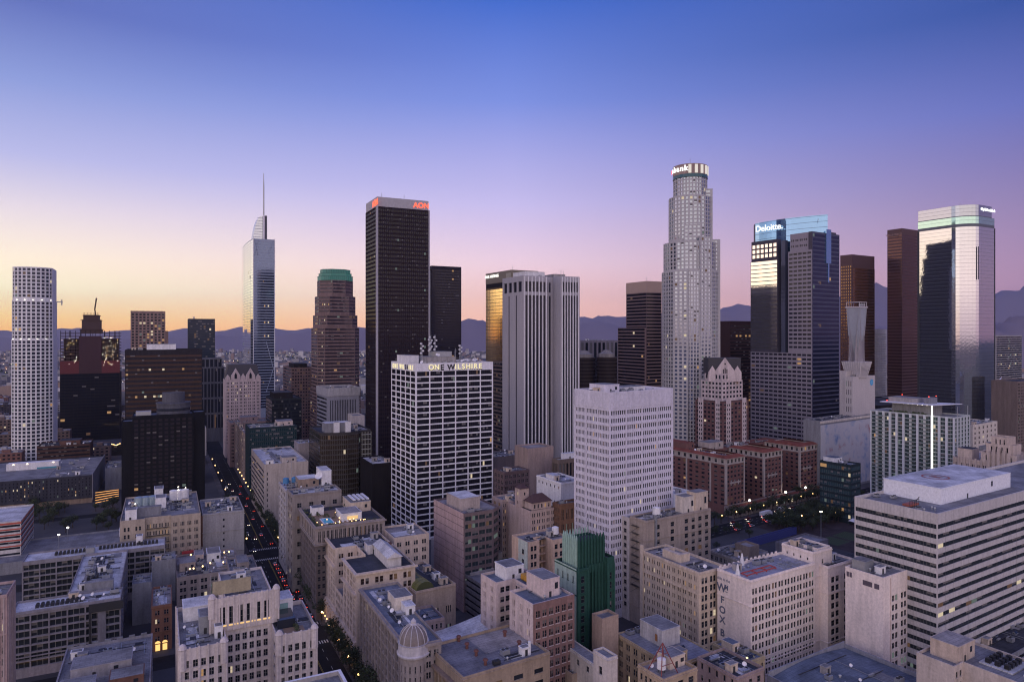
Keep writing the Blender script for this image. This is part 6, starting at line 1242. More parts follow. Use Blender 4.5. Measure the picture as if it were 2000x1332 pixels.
# --- tan flat roof with four vents
t = Bld('office_building', 'tan building with wide patched grey roof and four rusty vents at bottom centre', OB, 165, 836, 905, 1074, 1322, z=33).look(lit=.06, blind=.1)
w_, h_, d_ = t.w, t.h, t.d; tb = wall((.38,.29,.21))
zr = t.rect(0, 0, w_, d_, -1, h_, S(4, 4, 1.6, .45, top=4.5, skip=(0,)), None, None, tb, roofmat((.22,.215,.23)), par=.9)
t.boxes('cornice', wall((.3,.22,.17)), [(-1.6, -.4, h_-4.6, -.004, d_, h_-3.8)]); b = MB()
for i in range(9): y = 1+(d_-2)*i/8; b.box(-.9, y-.4, 4, -.004, y+.4, h_-4.7, tb)
b.build('pilaster', t.root); rs_ = plain((.13,.05,.04), .8)
for px_, py_ in ((896, 1252), (912, 1266), (930, 1280), (948, 1298), (986, 1242), (1014, 1262)): q = t.lp(px_, py_, zr); t.vent(q[0], q[1], zr, 2.1, .55, rs_)
t.boxes('roof_patch', R_TAN, [(w_*.45, d_*.45, zr+.02, w_-1, d_-.6, zr+.05)]); q = t.lp(950, 1306, zr); t.ac(q[0]+3, q[1], zr, 2.4, 1.5, 1.5, FRAME_D); t.clutter(w_*.5, 2, w_-1, d_*.4, zr, 2); t.boxes('flue', WHITE, [(w_-6.4, 3, zr, w_-5.7, 3.7, zr+4.5)]); t.finish()
t = simple('small_building', 'small shed with bright blue flat roof left of the long white building', 'small building', 165, 1003, 1020, 1049, 1242, z=28, m=GREYW, roof=roofmat((.16,.27,.42)), d=10)
t = Bld('long_building', 'long narrow white building with dark windows along its side at the lower centre', 'small building', 210, 1052, 1159, 1182, 1296, z=27).look(lit=.0, blind=.1)
t.rect(0, 0, t.w, t.d, -1, 27, None, S(6, 9, 2, .28, top=2.2, bot=2, ny=2, nx=2), None, wall((.60,.54,.47)), R_GREY, par=.3); t.finish()
t = Bld('tower_block', 'short white stair tower at the near end of the long white building', 'tower', 165, 1159, 1187, 1206, 1285, z=38)
t.rect(0, 0, t.w, t.d, -1, 38, S(1, 6, 2, .3, top=9), S(1, 9, 2.6, .25, top=4, ny=2), None, wall((.62,.55,.5)), R_GREY, par=.6); t.finish()
t = simple('low_building', 'low dark roofed yard building below the long white wall', 'low building', 165, 1060, 1118, 1165, 1316, z=20, m=TAN, roof=R_BLUE, clut=6, d=26)
# --- tan office with weathered roof room
t = Bld('office_building', 'yellow tan building with corner block and rust stained white roof room', OB, 215, 1204, 1313, 1395, 1300, z=27).look(lit=.04, blind=.15)
w_, h_, d_ = t.w, t.h, t.d; yt_ = wall((.46,.35,.22)); zr = t.rect(0, 0, w_, d_, -1, h_, P(3, 3.8, 2.1, .5, 2, top=1.6), P(7, 3.8, 2.3, .5, 2, top=1.8, bot=2), None, yt_, roofmat((.3,.3,.33)), par=.5)
rw = wall((.62,.58,.56), .8, .6); q = t.lp(1345, 1265, zr); t.hut(w_*.35, d_*.42, w_*.78, d_*.82, zr, 6, rw, R_GREY, door=False); t.boxes('rust_patch', plain((.3,.13,.05), .9), [(w_*.35-.22, d_*.5, zr+1.5, w_*.35-.16, d_*.54, zr+4)]); t.hut(0.4, 1, w_*.4, 5, zr, 3.5, yt_); t.clutter(1, 6, w_-1, d_*.4, zr, 6); t.clutter(1, d_*.85, w_*.8, d_, zr, 2); t.finish()
t = simple('tower_block', 'blank tan corner block at the left end of the yellow tan building', 'tower', 165, 1156, 1176, 1208, 1208, z=35, m=wall((.42,.31,.24)), roof=R_GREY)
t = simple('office_building', 'low yellow court building with an open lit light well below the painted letter wall', OB, 165, 1392, 1466, 1494, 1290, z=23, front=P(3), left=S(5, 6, 1.2, .15, top=3), m=wall((.42,.34,.22)), roof=R_BLUE, clut=6, hut=(.1,.5,.6,.8,3,CREAM))
b = MB(); b.box(t.w*.2, 3, t.zr+.1, t.w*.6, 3.4, t.zr+.5, emit((1,.8,.35), 5), True); b.build('well_light', t.root)
t = simple('office_building', 'pinkish brown building with dark square openings at the bottom edge right of centre', OB, 165, 1362, 1440, 1492, 1322, z=30, front=P(3, 3.8, 2, .4, 1), left=S(5, 4, 2, .3), m=wall((.36,.27,.25)), roof=R_DARK, clut=7)
t = Bld('office_building', 'tan building with red steel frame and small white water tank at the bottom edge', OB, 165, 1246, 1296, 1362, 1326, z=36)
zr = t.rect(0, 0, t.w, t.d, -1, 36, P(3, 3.8, 2, .5, 1), P(5, 3.8, 2, .5, 1), None, wall((.48,.36,.25)), R_TAN); t.tank(4, 5, zr, 1.4, 3, WHITE); t.hut(t.w*.5, t.d*.4, t.w*.95, t.d*.9, zr, 3.5, CREAM); b = MB(); rr_ = plain((.2,.035,.03), .5)
for a in ((0, 0), (7, 0), (0, 6), (7, 6)): b.bar((1+a[0], 2+a[1], zr), (4.5, 5, zr+9), .16, rr_)
for a in (3, 6): f = 1-a/9; b.bar((4.5-3.5*f, 5-3*f, zr+a), (4.5+3.5*f, 5-3*f, zr+a), .1, rr_); b.bar((4.5-3.5*f, 5+3*f, zr+a), (4.5+3.5*f, 5+3*f, zr+a), .1, rr_)
b.build('steel_frame', t.root); t.clutter(1, t.d*.5, t.w*.5, t.d, zr, 2); t.finish()
# --- car deck behind with parked cars
t = Bld('parking_deck', 'open parking deck with a few parked cars between the green and the long cream building', 'parking deck', 170, 0, 0, 0, 0, z=8, o=at_back_left(1196, 1135, 8, 170, 40), w=34, d=42)
t.rect(0, 0, 36, 48, -1, 8, BAND(8, 3, 1.3, fr=0, top=1.4), BAND(10, 3, 1.3, fr=0, top=1.4), None, wall((.2,.17,.17)), roofmat((.17,.17,.19)), par=.8)
wm = plain((.5,.5,.48), .7); t.boxes('bay_marking', wm, [(4+i*2.7, 26, 7.21, 4.12+i*2.7, 31, 7.215) for i in range(11)]); DECK = t
b = MB(); b.bar((3, 20, 7.2), (3, 20, 18), .12, METAL); b.build('flag_pole', t.root)
b = MB()
for k in range(7): b.box(3.1, 19.97, 16+.26*k, 6.2, 20.03, 16.26+.26*k, plain((.5,.03,.04)) if k % 2 == 0 else WHITE, True)
b.box(3.1, 19.95, 16.9, 4.5, 20.05, 17.83, plain((.03,.05,.2)), True); b.build('flag', t.root)
# ================================================================ middle distance beside the avenue
t = Bld('office_building', 'beige windowless fronted building with banded side wall on the right of the avenue', OB, 310, 491, 516, 602, 907, z=44).look(lit=.02, blind=.1)
w_, h_, d_ = t.w, t.h, t.d; be = wall((.50,.43,.38)); zr = t.rect(0, 0, w_, d_, -1, h_, S(9, 3.9, 2.2, .22, top=6, bot=9, skip=(1,2,3,4,5,6,7,8)), BAND(14, 3.9, 1.7, top=5, bot=8), None, be, R_WHITE); t.hut(w_*.42, 4, w_*.75, 14, zr, 4, be); t.hut(2, 3, 7, 8, zr, 3, WHITE); t.clutter(w_*.2, 3, w_, d_, zr, 5); t.finish()
t = simple('office_building', 'slim beige building with tiny windows left of the teal glass block on the avenue', OB, 310, 455, 478, 484, 846, D=640, front=None, left=P(9, 3.7, 1.9, .4, 1), m=wall((.40,.31,.27)), roof=R_GREY, clut=3)
t = simple('office_building', 'dark teal glass block with pale roof edge along the avenue', OB, 310, 482, 487, 580, 836, D=610, front=BAND(24, 3.8, 2.6), m=wall((.03,.05,.055)), gl=glass((.02,.06,.065), .4), roof=R_GREY, clut=8, lit=.03, d=32, hut=(.62,.3,.95,.8,4,PINKISH))
t = simple('office_building', 'pinkish setback building behind the teal glass block', OB, 310, 441, 449, 560, 826, D=720, front=P(12, 3.7, 1.9, .5), m=wall((.38,.27,.26)), roof=R_GREY, clut=6, d=30, hut=(.2,.3,.5,.8,5))
t = Bld('office_tower', 'black faceted glass tower with white roof cubes and pale lattice balconies', 'office tower', 310, 604, 626, 726, 846, D=520).look(gl=glass((.10,.075,.05), .75, .08, .15), lit=.02, blind=0)
w_, h_, d_ = t.w, t.h, t.d; kb = wall((.05,.045,.045), .5, .1)
t.body([(0,2),(2,0),(w_*.3,-3),(w_*.5,-4),(w_*.72,-2),(w_*.78,2),(w_,2),(w_,d_),(0,d_)], -1, h_, [BAND(2, 3.8, 3.1, m=.1, rec=.05), BAND(6, 3.8, 3.1, m=.1, rec=.05), BAND(5, 3.8, 3.1, m=.1, rec=.05), BAND(5, 3.8, 3.1, m=.1, rec=.05), BAND(2, 3.8, 3.1, m=.1, rec=.05), BAND(3, 3.8, 2.6), None, None, BAND(12, 3.8, 2.8)], kb, R_DARK)
t.boxes('lattice_balcony', wall((.40,.40,.34)), [(w_*.80, -.2, h_-3.5-k*3.8, w_*.99, 1.96, h_-3.1-k*3.8) for k in range(15)]+[(w_*.80+i*w_*.06, -.3, 4, w_*.80+i*w_*.06+.4, -.21, h_-1) for i in range(4)])
t.hut(w_*.12, 6, w_*.62, 18, h_-1, 7, GREYW, R_WHITE, door=False); t.hut(w_*.28, 2.5, w_*.38, 5.8, h_-1, 8, WHITE, door=False); t.hut(w_*.5, 2.5, w_*.6, 5.8, h_-1, 8, WHITE, door=False); t.clutter(w_*.62, 4, w_, d_-2, h_-1, 4); t.finish()
t = Bld('office_building', 'grey block with blank top storey over vertical fins, behind the black faceted tower', OB, 250, 619, 638, 702, 758, D=660).look(lit=.01)
t.rect(0, 0, t.w, t.d, -1, t.h-8, S(16, 999, t.h-16, .5, rec=.6, fr=0, top=4, bot=3, m=3), BAND(8, 3.8, 1.9), None, wall((.28,.28,.33)), par=.2); t.rect(-.5, -.5, t.w+.5, t.d+.5, t.h-8, t.h, None, None, None, wall((.40,.39,.41)), R_GREY, par=2); t.clutter(2, 2, t.w, t.d, t.h-2, 3); t.finish()
simple('office_tower', 'brown gridded tower left of the stepped brown one', 'office tower', 300, 553, 569, 612, 718, D=860, front=P(8, 4, 2, .6, 1, fr=0), left=BAND(8, 4, 1.9), m=wall((.2,.13,.12)), roof=R_DARK, lit=.06, hut=(.2,.2,.8,.8,5,DARKW))
simple('office_building', 'black cube block with framed roof left of the brown gridded tower', OB, 300, 519, 531, 589, 779, D=700, front=BAND(16, 3.9, 3.2, fr=0), left=BAND(8, 3.9, 3.2, fr=0), m=wall((.03,.035,.04)), roof=R_DARK, lit=.01, hut=(.1,.2,.75,.8,6,DARKW))
t = simple('office_building', 'white edged building with a tall antenna mast and blue roof tanks, behind the garden roof', OB, 310, 548, 558, 652, 957, D=400, front=P(8, 3.7, 2, .4, 1), left=P(4, 3.7, 2.2, .5, 1), m=wall((.5,.46,.45)), roof=R_WHITE, clut=6, d=26, hut=[(.3,.2,.72,.7,5,wall((.35,.26,.2)),), (.78,.2,.99,.8,9,WHITE)])
for k in range(3): t.tank(3+k*5, 18, t.zr, 1.8, 3, plain((.05,.18,.35)))
t.mast(4, 5, t.zr, 17, 1); t.dish(t.w*.72, 4, t.zr+5, 2.4)
simple('office_building', 'grey brown block with flat white roof directly behind the pool terrace', OB, 310, 561, 571, 667, 966, D=372, front=S(4, 7, 2.4, .35, g=1, top=5, ny=2, nx=2), left=P(3, 5, 2.4, .5, 1), m=wall((.30,.26,.24)), roof=R_WHITE, clut=4, d=16)
simple('low_building', 'low pale roofed block left of the black faceted tower base', 'low building', 310, 577, 583, 612, 866, D=560, m=wall((.34,.3,.3)), roof=R_WHITE, clut=3, d=20)
simple('low_building', 'low dark block with bright roof rail between the black tower and the white gridded tower', 'low building', 310, 722, 727, 770, 906, D=500, m=DARKW, roof=R_WHITE, clut=3, d=34)
t = simple('office_building', 'white square room with slatted roof behind the black faceted tower', OB, 310, 672, 690, 712, 812, D=590, m=wall((.5,.45,.42)), roof=R_GREY, d=20)
t = simple('low_building', 'dark low podium with a string of golden lights below the dark glass towers', 'podium', 320, 160, 240, 244, 868, z=12, side='R', m=DARKW, roof=R_DARK, d=60, front=BAND(14, 4, 1.6, fr=0))
b = MB()
for k in range(26): x = t.w*(.2+.75*k/26); b.box(x, -2, 12.5+sin(k*.8)*.8, x+.7, -1.4, 13.1+sin(k*.8)*.8, HOT, True)
b.build('string_light', t.root)
t = simple('low_building', 'dark brown rounded low building right of the foot of the white curved tower', 'low building', 320, 72, 176, 180, 866, z=30, side='R', m=wall((.10,.055,.045)), roof=R_DARK, d=34, front=BAND(20, 3.8, 1.6, fr=0), clut=6, lit=.02, hut=(.4,.2,.8,.7,4,BRICK))
for args in (('low white building wedged between the hall and the black hotel', 205, 238, 240, 912, 20, GREYW, R_GREY), ):
    simple('low_building', args[0], 'low building', 320, args[1], args[2], args[3], args[4], z=args[5], side='R', m=args[6], roof=args[7], d=40, clut=3)
b = MB()
for k in range(5): b.bar(tuple(G(186, 982-k*5, 6+k)), tuple(G(232, 972-k*4, 6+k)), .2, emit((1,.45,.12), 1.6), 5)
tag(b.build('string_lights'), 'five sagging strands of orange lights beside the exhibition hall', 'lights')
# --- between the two white towers
simple('low_building', 'windowless tan box in front of the mauve ribbed tower', 'small building', 200, 1023, 1031, 1081, 876, D=480, m=wall((.40,.30,.26)), roof=R_TAN, d=18)
simple('office_building', 'brown building with tall dark columns bays left of the white narrow windowed tower', OB, 200, 1078, 1090, 1140, 898, D=470, front=S(7, 999, 14, .6, top=3, rec=.8, fr=.1), left=S(3, 999, 14, .6, top=3, rec=.8, fr=.1), m=wall((.2,.15,.12)), roof=R_WHITE, hut=(.3,.3,.9,.8,4,WHITE))
simple('low_building', 'dark brick building with pale roof strip right of the white gridded tower', 'low building', 200, 964, 984, 1034, 922, D=440, front=P(6), left=P(3), m=wall((.16,.11,.11)), roof=R_GREY, clut=8)
simple('low_building', 'dark flat roofed block far behind, left of the windowless tan box', 'low building', 200, 960, 966, 1030, 893, D=540, m=wall((.15,.12,.12)), roof=R_GREY, clut=8, d=26)
simple('low_building', 'white low building with a row of five small windows behind the turreted pink building', 'low building', 200, 1048, 1096, 1140, 943, D=400, left=S(6, 9, 1.6, .25, top=2.5, bot=14, fr=0), m=WHITE, roof=R_WHITE, clut=5, hut=(.1,.4,.4,.7,3))
t = simple('office_building', 'red brown building with tall arched windows left of the white narrow windowed tower foot', OB, 165, 1079, 1093, 1150, 985, D=352, front=S(6, 7.5, 5.2, .5, top=3, bot=3, rec=.4, ny=3, g=2, gap=.2), left=P(3), m=wall((.2,.11,.07)), roof=R_GREY, lit=.08, clut=2)
t = Bld('apartment_building', 'pink stepped apartment building with a small square turret and dark hipped roof', 'apartment building', 165, 961, 1036, 1086, 975, z=56).look(lit=.12, blind=.15)
w_, h_, d_ = t.w, t.h, t.d; pa = wall((.48,.37,.33)); sh = t.D
t.body([(0,0),(w_,0),(w_,d_*.4),(w_*.3,d_*.4),(w_*.3,d_*.5),(w_,d_*.5),(w_,d_),(0,d_),(0,d_*.72),(w_*.2,d_*.72),(w_*.2,d_*.55),(0,d_*.55)], -1, h_-6, [P(5, 3.4, 1.9, .6, 2, gap=.25, top=1.5), None, None, None, None, None, None, P(2, 3.4, 1.8, .4, 1), P(2, 3.4, 1.8, .5, 1), P(2, 3.4, 1.8, .5), P(2, 3.4, 1.8, .5, 1), None], pa, R_GREY)
t.rect(w_*.1, .8, w_*.85, 8, h_-6, h_-2.5, S(5, 4, 2, .4, top=.8, bot=.4, fr=0), None, None, pa); b = MB(); dr = plain((.06,.03,.03), .8); z = h_-2.4; b.loft([[(w_*.07,.3,z),(w_*.88,.3,z),(w_*.88,8.6,z),(w_*.07,8.6,z)], [(w_*.3,4,z+3.6),(w_*.65,4,z+3.6),(w_*.65,5,z+3.6),(w_*.3,5,z+3.6)]], dr); b.build('hipped_roof', t.root)
t.rect(-.2, 9, 5, 14.5, h_-6, h_+3.5, S(1, 4.5, 1.6, .2, top=2, bot=1, fr=0), S(1, 4.5, 1.6, .2, top=2, bot=1, fr=0), None, pa, R_DARK); b = MB(); b.loft([[(-.6,8.6,h_+3.5),(5.4,8.6,h_+3.5),(5.4,14.9,h_+3.5),(-.6,14.9,h_+3.5)], [(2.3,11.7,h_+5.6),(2.5,11.7,h_+5.6),(2.5,11.9,h_+5.6),(2.3,11.9,h_+5.6)]], dr); b.build('turret_roof', t.root); t.clutter(1, d_*.56, w_, d_, h_-7, 5); t.finish()
simple('low_building', 'low grey annex with white window row just left of the mint and peach building', 'low building', 165, 983, 993, 1016, 1112, z=22, front=P(3, 4, 2, .5), m=wall((.45,.42,.43)), roof=R_GREY, d=12)
# --- right side behind the park
t = Bld('windowless_block', 'low block with large faded abstract blue and white mural on its front', 'low block', 60, 1598, 1602, 1722, 822, D=600)
mm, mt_, mp_ = newmat('mural_paint'); g_ = mt_.nodes.new('ShaderNodeTexCoord'); a_ = _noise(mt_, g_.outputs['Object'], .07, 3, .6); c_ = mt_.nodes.new('ShaderNodeValToRGB'); e_ = c_.color_ramp
e_.elements[0].position = .3; e_.elements[0].color = (.08,.16,.34,1); e_.elements[1].position = .7; e_.elements[1].color = (.35,.20,.20,1)
for p_, q_ in ((.42,(.35,.38,.45,1)), (.5,(.48,.46,.47,1)), (.6,(.45,.44,.46,1))): z_ = e_.elements.new(p_); z_.color = q_
mt_.links.new(a_, c_.inputs[0]); mt_.links.new(c_.outputs[0], mp_.inputs['Base Color']); mp_.inputs['Roughness'].default_value = .8
t.d = 16; t.rect(0, 0, t.w, 16, -1, t.h, None, None, None, GREYW, R_DARK); t.boxes('mural', mm, [(.5, -.2, 2, t.w-.5, -.01, t.h-4)]); t.boxes('roof_edge', PALE, [(-.3, -.5, t.h-2.5, t.w+.3, -.01, t.h-.5)]); t.clutter(4, 2, t.w, 15, t.h-1, 6); t.finish()
t = simple('low_building', 'dark teal low building with pale roof canopy right of the brick hotel', 'low building', 60, 1601, 1662, 1681, 908, D=505, front=BAND(8, 4.4, 2.6), left=BAND(14, 4.4, 2.6), m=wall((.03,.045,.05)), gl=glass((.06,.11,.12), .4), roof=R_BLUE, lit=.06, hut=(.2,.55,.9,.95,3.4,WHITE), clut=3)
t = simple('office_block', 'wide dark block with thin pale floor lines beyond the mirror tower at the right edge', 'office block', 200, 1944, 1946, 1996, 655, D=1100, front=BAND(30, 3.6, 2.4, fr=0), m=wall((.4,.38,.38)), roof=R_DARK, d=40)
t = Bld('concert_hall', 'curved steel shell roof glinting over white walls at the right edge', 'concert hall', 200, 1938, 1945, 1992, 775, D=820)
b = MB(); b.box(0, 0, -1, t.w, 30, t.h, WHITE); b.build('wall', t.root); stl = plain((.75,.68,.62), .22, .9, noise=.05)
for k, (x0, x1, z1, lean) in enumerate(((-4, .5, 26, 8), (.35, .8, 20, -6), (.6, 1.15, 23, 9))):
    b = MB(); xa_, xb_ = (x0 if k == 0 else x0*t.w), x1*t.w; n_ = 10; rg = []
    for i in range(n_+1): u = i/n_; rg.append((xa_+(xb_-xa_)*u, u))
    for i in range(n_):
        (xa1, u0), (xb1, u1) = rg[i], rg[i+1]; f = lambda u: t.h+z1*(.45+.55*sin(pi*(.2+.6*u)+k)); g2_ = lambda u: -3+lean*.4*sin(pi*u)
        b.face([(xa1, g2_(u0), t.h-.5), (xb1, g2_(u1), t.h-.5), (xb1, g2_(u1)-4, f(u1)), (xa1, g2_(u0)-4, f(u0))], stl); b.face([(xa1, g2_(u0)-4, f(u0)), (xb1, g2_(u1)-4, f(u1)), (xb1, 14, t.h+4), (xa1, 14, t.h+4)], stl)
    b.build('steel_shell', t.root)
simple('apartment_block', 'brown apartment slab at the right edge below the thin lined block', 'apartment block', 200, 1984, 1987, 2040, 745, D=700, front=P(10, 3.2, 1.8, .6), left=None, m=wall((.2,.15,.13)), roof=R_DARK, d=24, lit=.06)
simple('low_building', 'pale low building with row of curved roof vents behind the balconied tower', 'low building', 100, 1893, 1900, 1948, 830, D=560, front=P(6, 4, 2, .3, 1), m=PALE, roof=R_GREY, clut=6, d=26)
simple('low_building', 'grey building with steep dark roof between the balconied tower and the cream art deco one', 'low building', 100, 1912, 1922, 1960, 872, D=480, front=P(5), left=P(4), m=GREYW, roof=R_DARK, clut=3)
t = simple('low_building', 'wide flat dark terrace behind the mirror tower foot', 'low building', 100, 1700, 1720, 2060, 792, D=760, m=DARKW, roof=R_DARK, d=60, clut=4)
t = simple('park_pavilion', 'grey angular concrete kiosk with open court in the park behind the painted letter building', 'pavilion', 60, 1478, 1560, 1618, 1070, z=9, m=wall((.26,.24,.25)), roof=R_GREY, d=16)
t = simple('park_wall', 'long indigo painted low wall along the park street', 'wall', 60, 1432, 1438, 1556, 1062, z=5, m=plain((.05,.06,.2)), roof=R_DARK, d=3)
simple('low_building', 'brown rooftop block right of the cream courtyard roof', 'small building', 150, 1436, 1463, 1483, 1068, z=29, m=wall((.3,.24,.2)), roof=R_TAN)
simple('office_building', 'grey roofed building hidden between the courtyard roof and the park street', OB, 150, 1385, 1440, 1500, 1092, z=24, front=P(6), left=P(6), m=CONC, roof=R_GREY, clut=12)
# ================================================================ streets
asph = roofmat((.02,.02,.022), 'asphalt'); pave = roofmat((.13,.12,.12), 'pavement'); lane = plain((.5,.5,.46), .8); lane_y = plain((.45,.32,.05), .8)
ST = (-67.0, 289.5); SD = (-.458, .889); SL = (-.889, -.458)        # avenue: east building line point, direction away, leftwards
def sp_(t_, off, z=0): return (ST[0]+SD[0]*t_+SL[0]*off, ST[1]+SD[1]*t_+SL[1]*off, z)
def strip_(name, t0, t1, o0, o1, z, m, label=None):
    b = MB(); b.face([sp_(t0, o0, z), sp_(t0, o1, z), sp_(t1, o1, z), sp_(t1, o0, z)][::-1], m); return tag(b.build(name), label or name, None, None, 'structure')
strip_('road', -90, 900, 3.6, 21.4, .02, asph, 'dark asphalt avenue running away at the left')
BD = (.889, .458)
for i, (t0, wd) in enumerate(((40, 13), (172, 13), (330, 12))):
    c = sp_(t0, 12); b = MB(); a = (c[0]-BD[0]*260, c[1]-BD[1]*260); e = (c[0]+BD[0]*170, c[1]+BD[1]*170); h = wd/2
    b.face([(a[0]-SD[0]*h, a[1]-SD[1]*h, .012+.002*i), (e[0]-SD[0]*h, e[1]-SD[1]*h, .012+.002*i), (e[0]+SD[0]*h, e[1]+SD[1]*h, .012+.002*i), (a[0]+SD[0]*h, a[1]+SD[1]*h, .012+.002*i)], asph); tag(b.build('road'), 'cross street', None, None, 'structure')
def kerb(t0, t1, o0, o1, nm='pavement'):
    b = MB(); p = [sp_(t0, o0)[:2], sp_(t1, o0)[:2], sp_(t1, o1)[:2], sp_(t0, o1)[:2]]; b.prism(p, -.1, .14, pave); tag(b.build(nm), 'raised pavement along the avenue', None, None, 'structure')
for t0, t1 in ((-90, 32), (48, 164), (180, 322), (338, 600)): kerb(t0, t1, -.2, 3.5); kerb(t0, t1, 21.5, 25.5)
b = MB()
for k in range(60): t0 = -80+k*9; 
for t0 in [x*9-80 for x in range(70)]:
    if any(abs(t0+1.5-c) < 12 for c in (40, 172, 330)): continue
    for o in (8.2, 16.6): b.face([sp_(t0, o, .026), sp_(t0, o+.15, .026), sp_(t0+3, o+.15, .026), sp_(t0+3, o, .026)], lane)
for o in (12.2, 12.6):
    for a, c in ((-80, 30), (50, 162), (182, 320)): b.face([sp_(a, o, .026), sp_(a, o+.12, .026), sp_(c, o+.12, .026), sp_(c, o, .026)], lane_y)
tag(b.build('road_marking'), 'painted lane lines on the avenue', None, None, 'structure')
b = MB()
for c in (29, 51, 161, 183):
    for k in range(15): o = 4.2+k*1.15; b.face([sp_(c-1.6, o, .027), sp_(c-1.6, o+.55, .027), sp_(c+1.6, o+.55, .027), sp_(c+1.6, o, .027)], lane)
tag(b.build('zebra_crossing'), 'white zebra stripes across the avenue junctions', None, None, 'structure')
# ---- cars
def car_proto(name, label, paint, L_=4.5, W_=1.8, H_=1.45, suv=False, group='cars'):
    t = thing(name, label, 'car', (0, 0, 0), 0, group); m = plain(paint, .25, .2, 'car_paint', .03)
    hb = .75 if not suv else .9; b = MB(); y = W_/2; prof = [(-L_/2,.35),(-L_/2,hb-.08),(-L_/2+.25,hb),(-L_*.36,hb+.03),(L_*.2,hb+.02),(L_/2-.35,hb-.06),(L_/2,hb-.22),(L_/2,.32)]
    for i in range(len(prof)):
        (xa, za), (xb, zb) = prof[i], prof[(i+1) % len(prof)]; b.face([(xa,-y,za),(xb,-y,zb),(xb,y,zb),(xa,y,za)], m)
    b.face([(x,-y,z) for x, z in prof], m); b.face([(x,y,z) for x, z in reversed(prof)], m); b.build('body', t)
    b = MB(); y2 = y-.16; r0, r1, f1, f0 = -L_*(.42 if suv else .36), -L_*(.36 if suv else .24), L_*.08, L_*.24
    b.loft([[(r0,-y+.06,hb+.02),(f0,-y+.06,hb),(f0,y-.06,hb),(r0,y-.06,hb+.02)], [(r1,-y2,H_),(f1,-y2,H_),(f1,y2,H_),(r1,y2,H_)]], glass((.015,.017,.02), 0, .05), cap=False)
    b.face([(r1,-y2,H_),(f1,-y2,H_),(f1,y2,H_),(r1,y2,H_)], m); b.build('cabin', t)
    for sx in (-1, 1):
        for sy in (-1, 1):
            b = MB(); n = 10; xc = sx*L_*.31; b.loft([[(xc+.33*cos(2*pi*j/n), sy*(y-.2)+e, .33+.33*sin(2*pi*j/n)) for j in range(n)] for e in (-.11, .11)], FRAME_D); w = b.build('wheel', t)
            b = MB(); e = sy*(y-.2)+sy*.115; b.face([(xc+.19*cos(2*pi*j/n), e, .33+.19*sin(2*pi*j/n)) for j in range(n)], METAL); b.build('rim', w)
    for sy in (-1, 1):
        b = MB(); b.box(-L_/2-.03, sy*.62-.2, hb-.3, -L_/2-.005, sy*.62+.2, hb-.14, RED, True); b.build('tail_light', t)
        b = MB(); b.box(L_/2+.005, sy*.62-.2, hb-.42, L_/2+.03, sy*.62+.2, hb-.28, HOTW, True); b.build('headlight', t)
    return t
def dup(root, loc, rz, label, group=None):
    r = root.copy(); col.objects.link(r); r.location = loc; r.rotation_euler = (0, 0, rz); r['label'] = label
    if group: r['group'] = group
    for ch in list(root.children):
        c = ch.copy(); col.objects.link(c); c.parent = r
        for g in ch.children: d = g.copy(); col.objects.link(d); d.parent = c
    return r
pcs = [car_proto('car', 'c', c, suv=s) for c, s in (((.5,.5,.5), True), ((.02,.02,.022), False), ((.25,.25,.27), False), ((.3,.03,.03), False))]
used = set(); aw = atan2(SD[1], SD[0]); rc_2 = random.Random(12)
def car(k, loc, rz, label, group):
    if k not in used: used.add(k); r = pcs[k]; r.location = loc; r.rotation_euler = (0, 0, rz); r['label'] = label; r['group'] = group; return r
    return dup(pcs[k], loc, rz, label, group)
GA = 'cars on the avenue'
for i in range(13): car(i % 4, sp_(57+i*7.6, 10.2, .03), aw, 'car with red tail lights queuing away from the lower crossing', GA)
for i in range(7): car((i*3) % 4, sp_(60+i*13+rc_2.uniform(-2, 2), 6.2, .03), aw, 'car in the kerb lane right of the queue on the avenue', GA)
for i in range(9): car((i*3+1) % 4, sp_(190+i*24+rc_2.uniform(-5, 5), 9.8 if i % 2 else 6.2, .03), aw, 'distant car heading away beyond the upper crossing', GA)
for i in range(12): car((i+2) % 4, sp_(186+i*20+rc_2.uniform(-5, 5), 14.4 if i % 2 else 18.2, .03), aw+pi, 'distant car with white headlights coming down the avenue', GA)
for i in range(4): car((i+1) % 4, sp_(-38+i*11, 9.8, .03), aw, 'car with red tail lights below the lower crossing', GA)
# ---- park street
PV = math.atan((CX-50)/FPX); PB = (cos(PV), sin(PV)); PA = (-sin(PV), cos(PV)); p0 = G(1420, 1032)
def pk(u, v_, z=0): return (p0[0]+PB[0]*u+PA[0]*v_, p0[1]+PB[1]*u+PA[1]*v_, z)
def quad(name, u0, u1, v0, v1, z, m, label):
    b = MB(); b.face([pk(u0, v0, z), pk(u1, v0, z), pk(u1, v1, z), pk(u0, v1, z)], m); return tag(b.build(name), label, None, None, 'structure')
quad('road', -60, 230, -9, 9, .03, asph, 'street between the brick hotel and the park'); quad('plaza', 20, 190, -90, -9.5, .05, roofmat((.075,.055,.052), 'brick_paving'), 'reddish paved park square')
quad('path', -60, 230, 9.2, 13, .06, pave, 'pavement at the foot of the brick hotel')
lawn = leafmat((.035,.055,.02))
for u0, u1, v0, v1 in ((26, 42, -68, -53), (45, 62, -68, -53), (45, 62, -84, -71), (40, 90, -24, -14)): b = MB(); b.face([pk(u0, v0, .07), pk(u1, v0, .07), pk(u1, v1, .07), pk(u0, v1, .07)], lawn); tag(b.build('grass'), 'square lawn in the park', 'grass', None, 'stuff')
b = MB()
for v_ in (-4.5, 0, 4.5):
    for k in range(40): b.face([pk(-50+k*7, v_, .035), pk(-47+k*7, v_, .035), pk(-47+k*7, v_+.15, .035), pk(-50+k*7, v_+.15, .035)], lane)
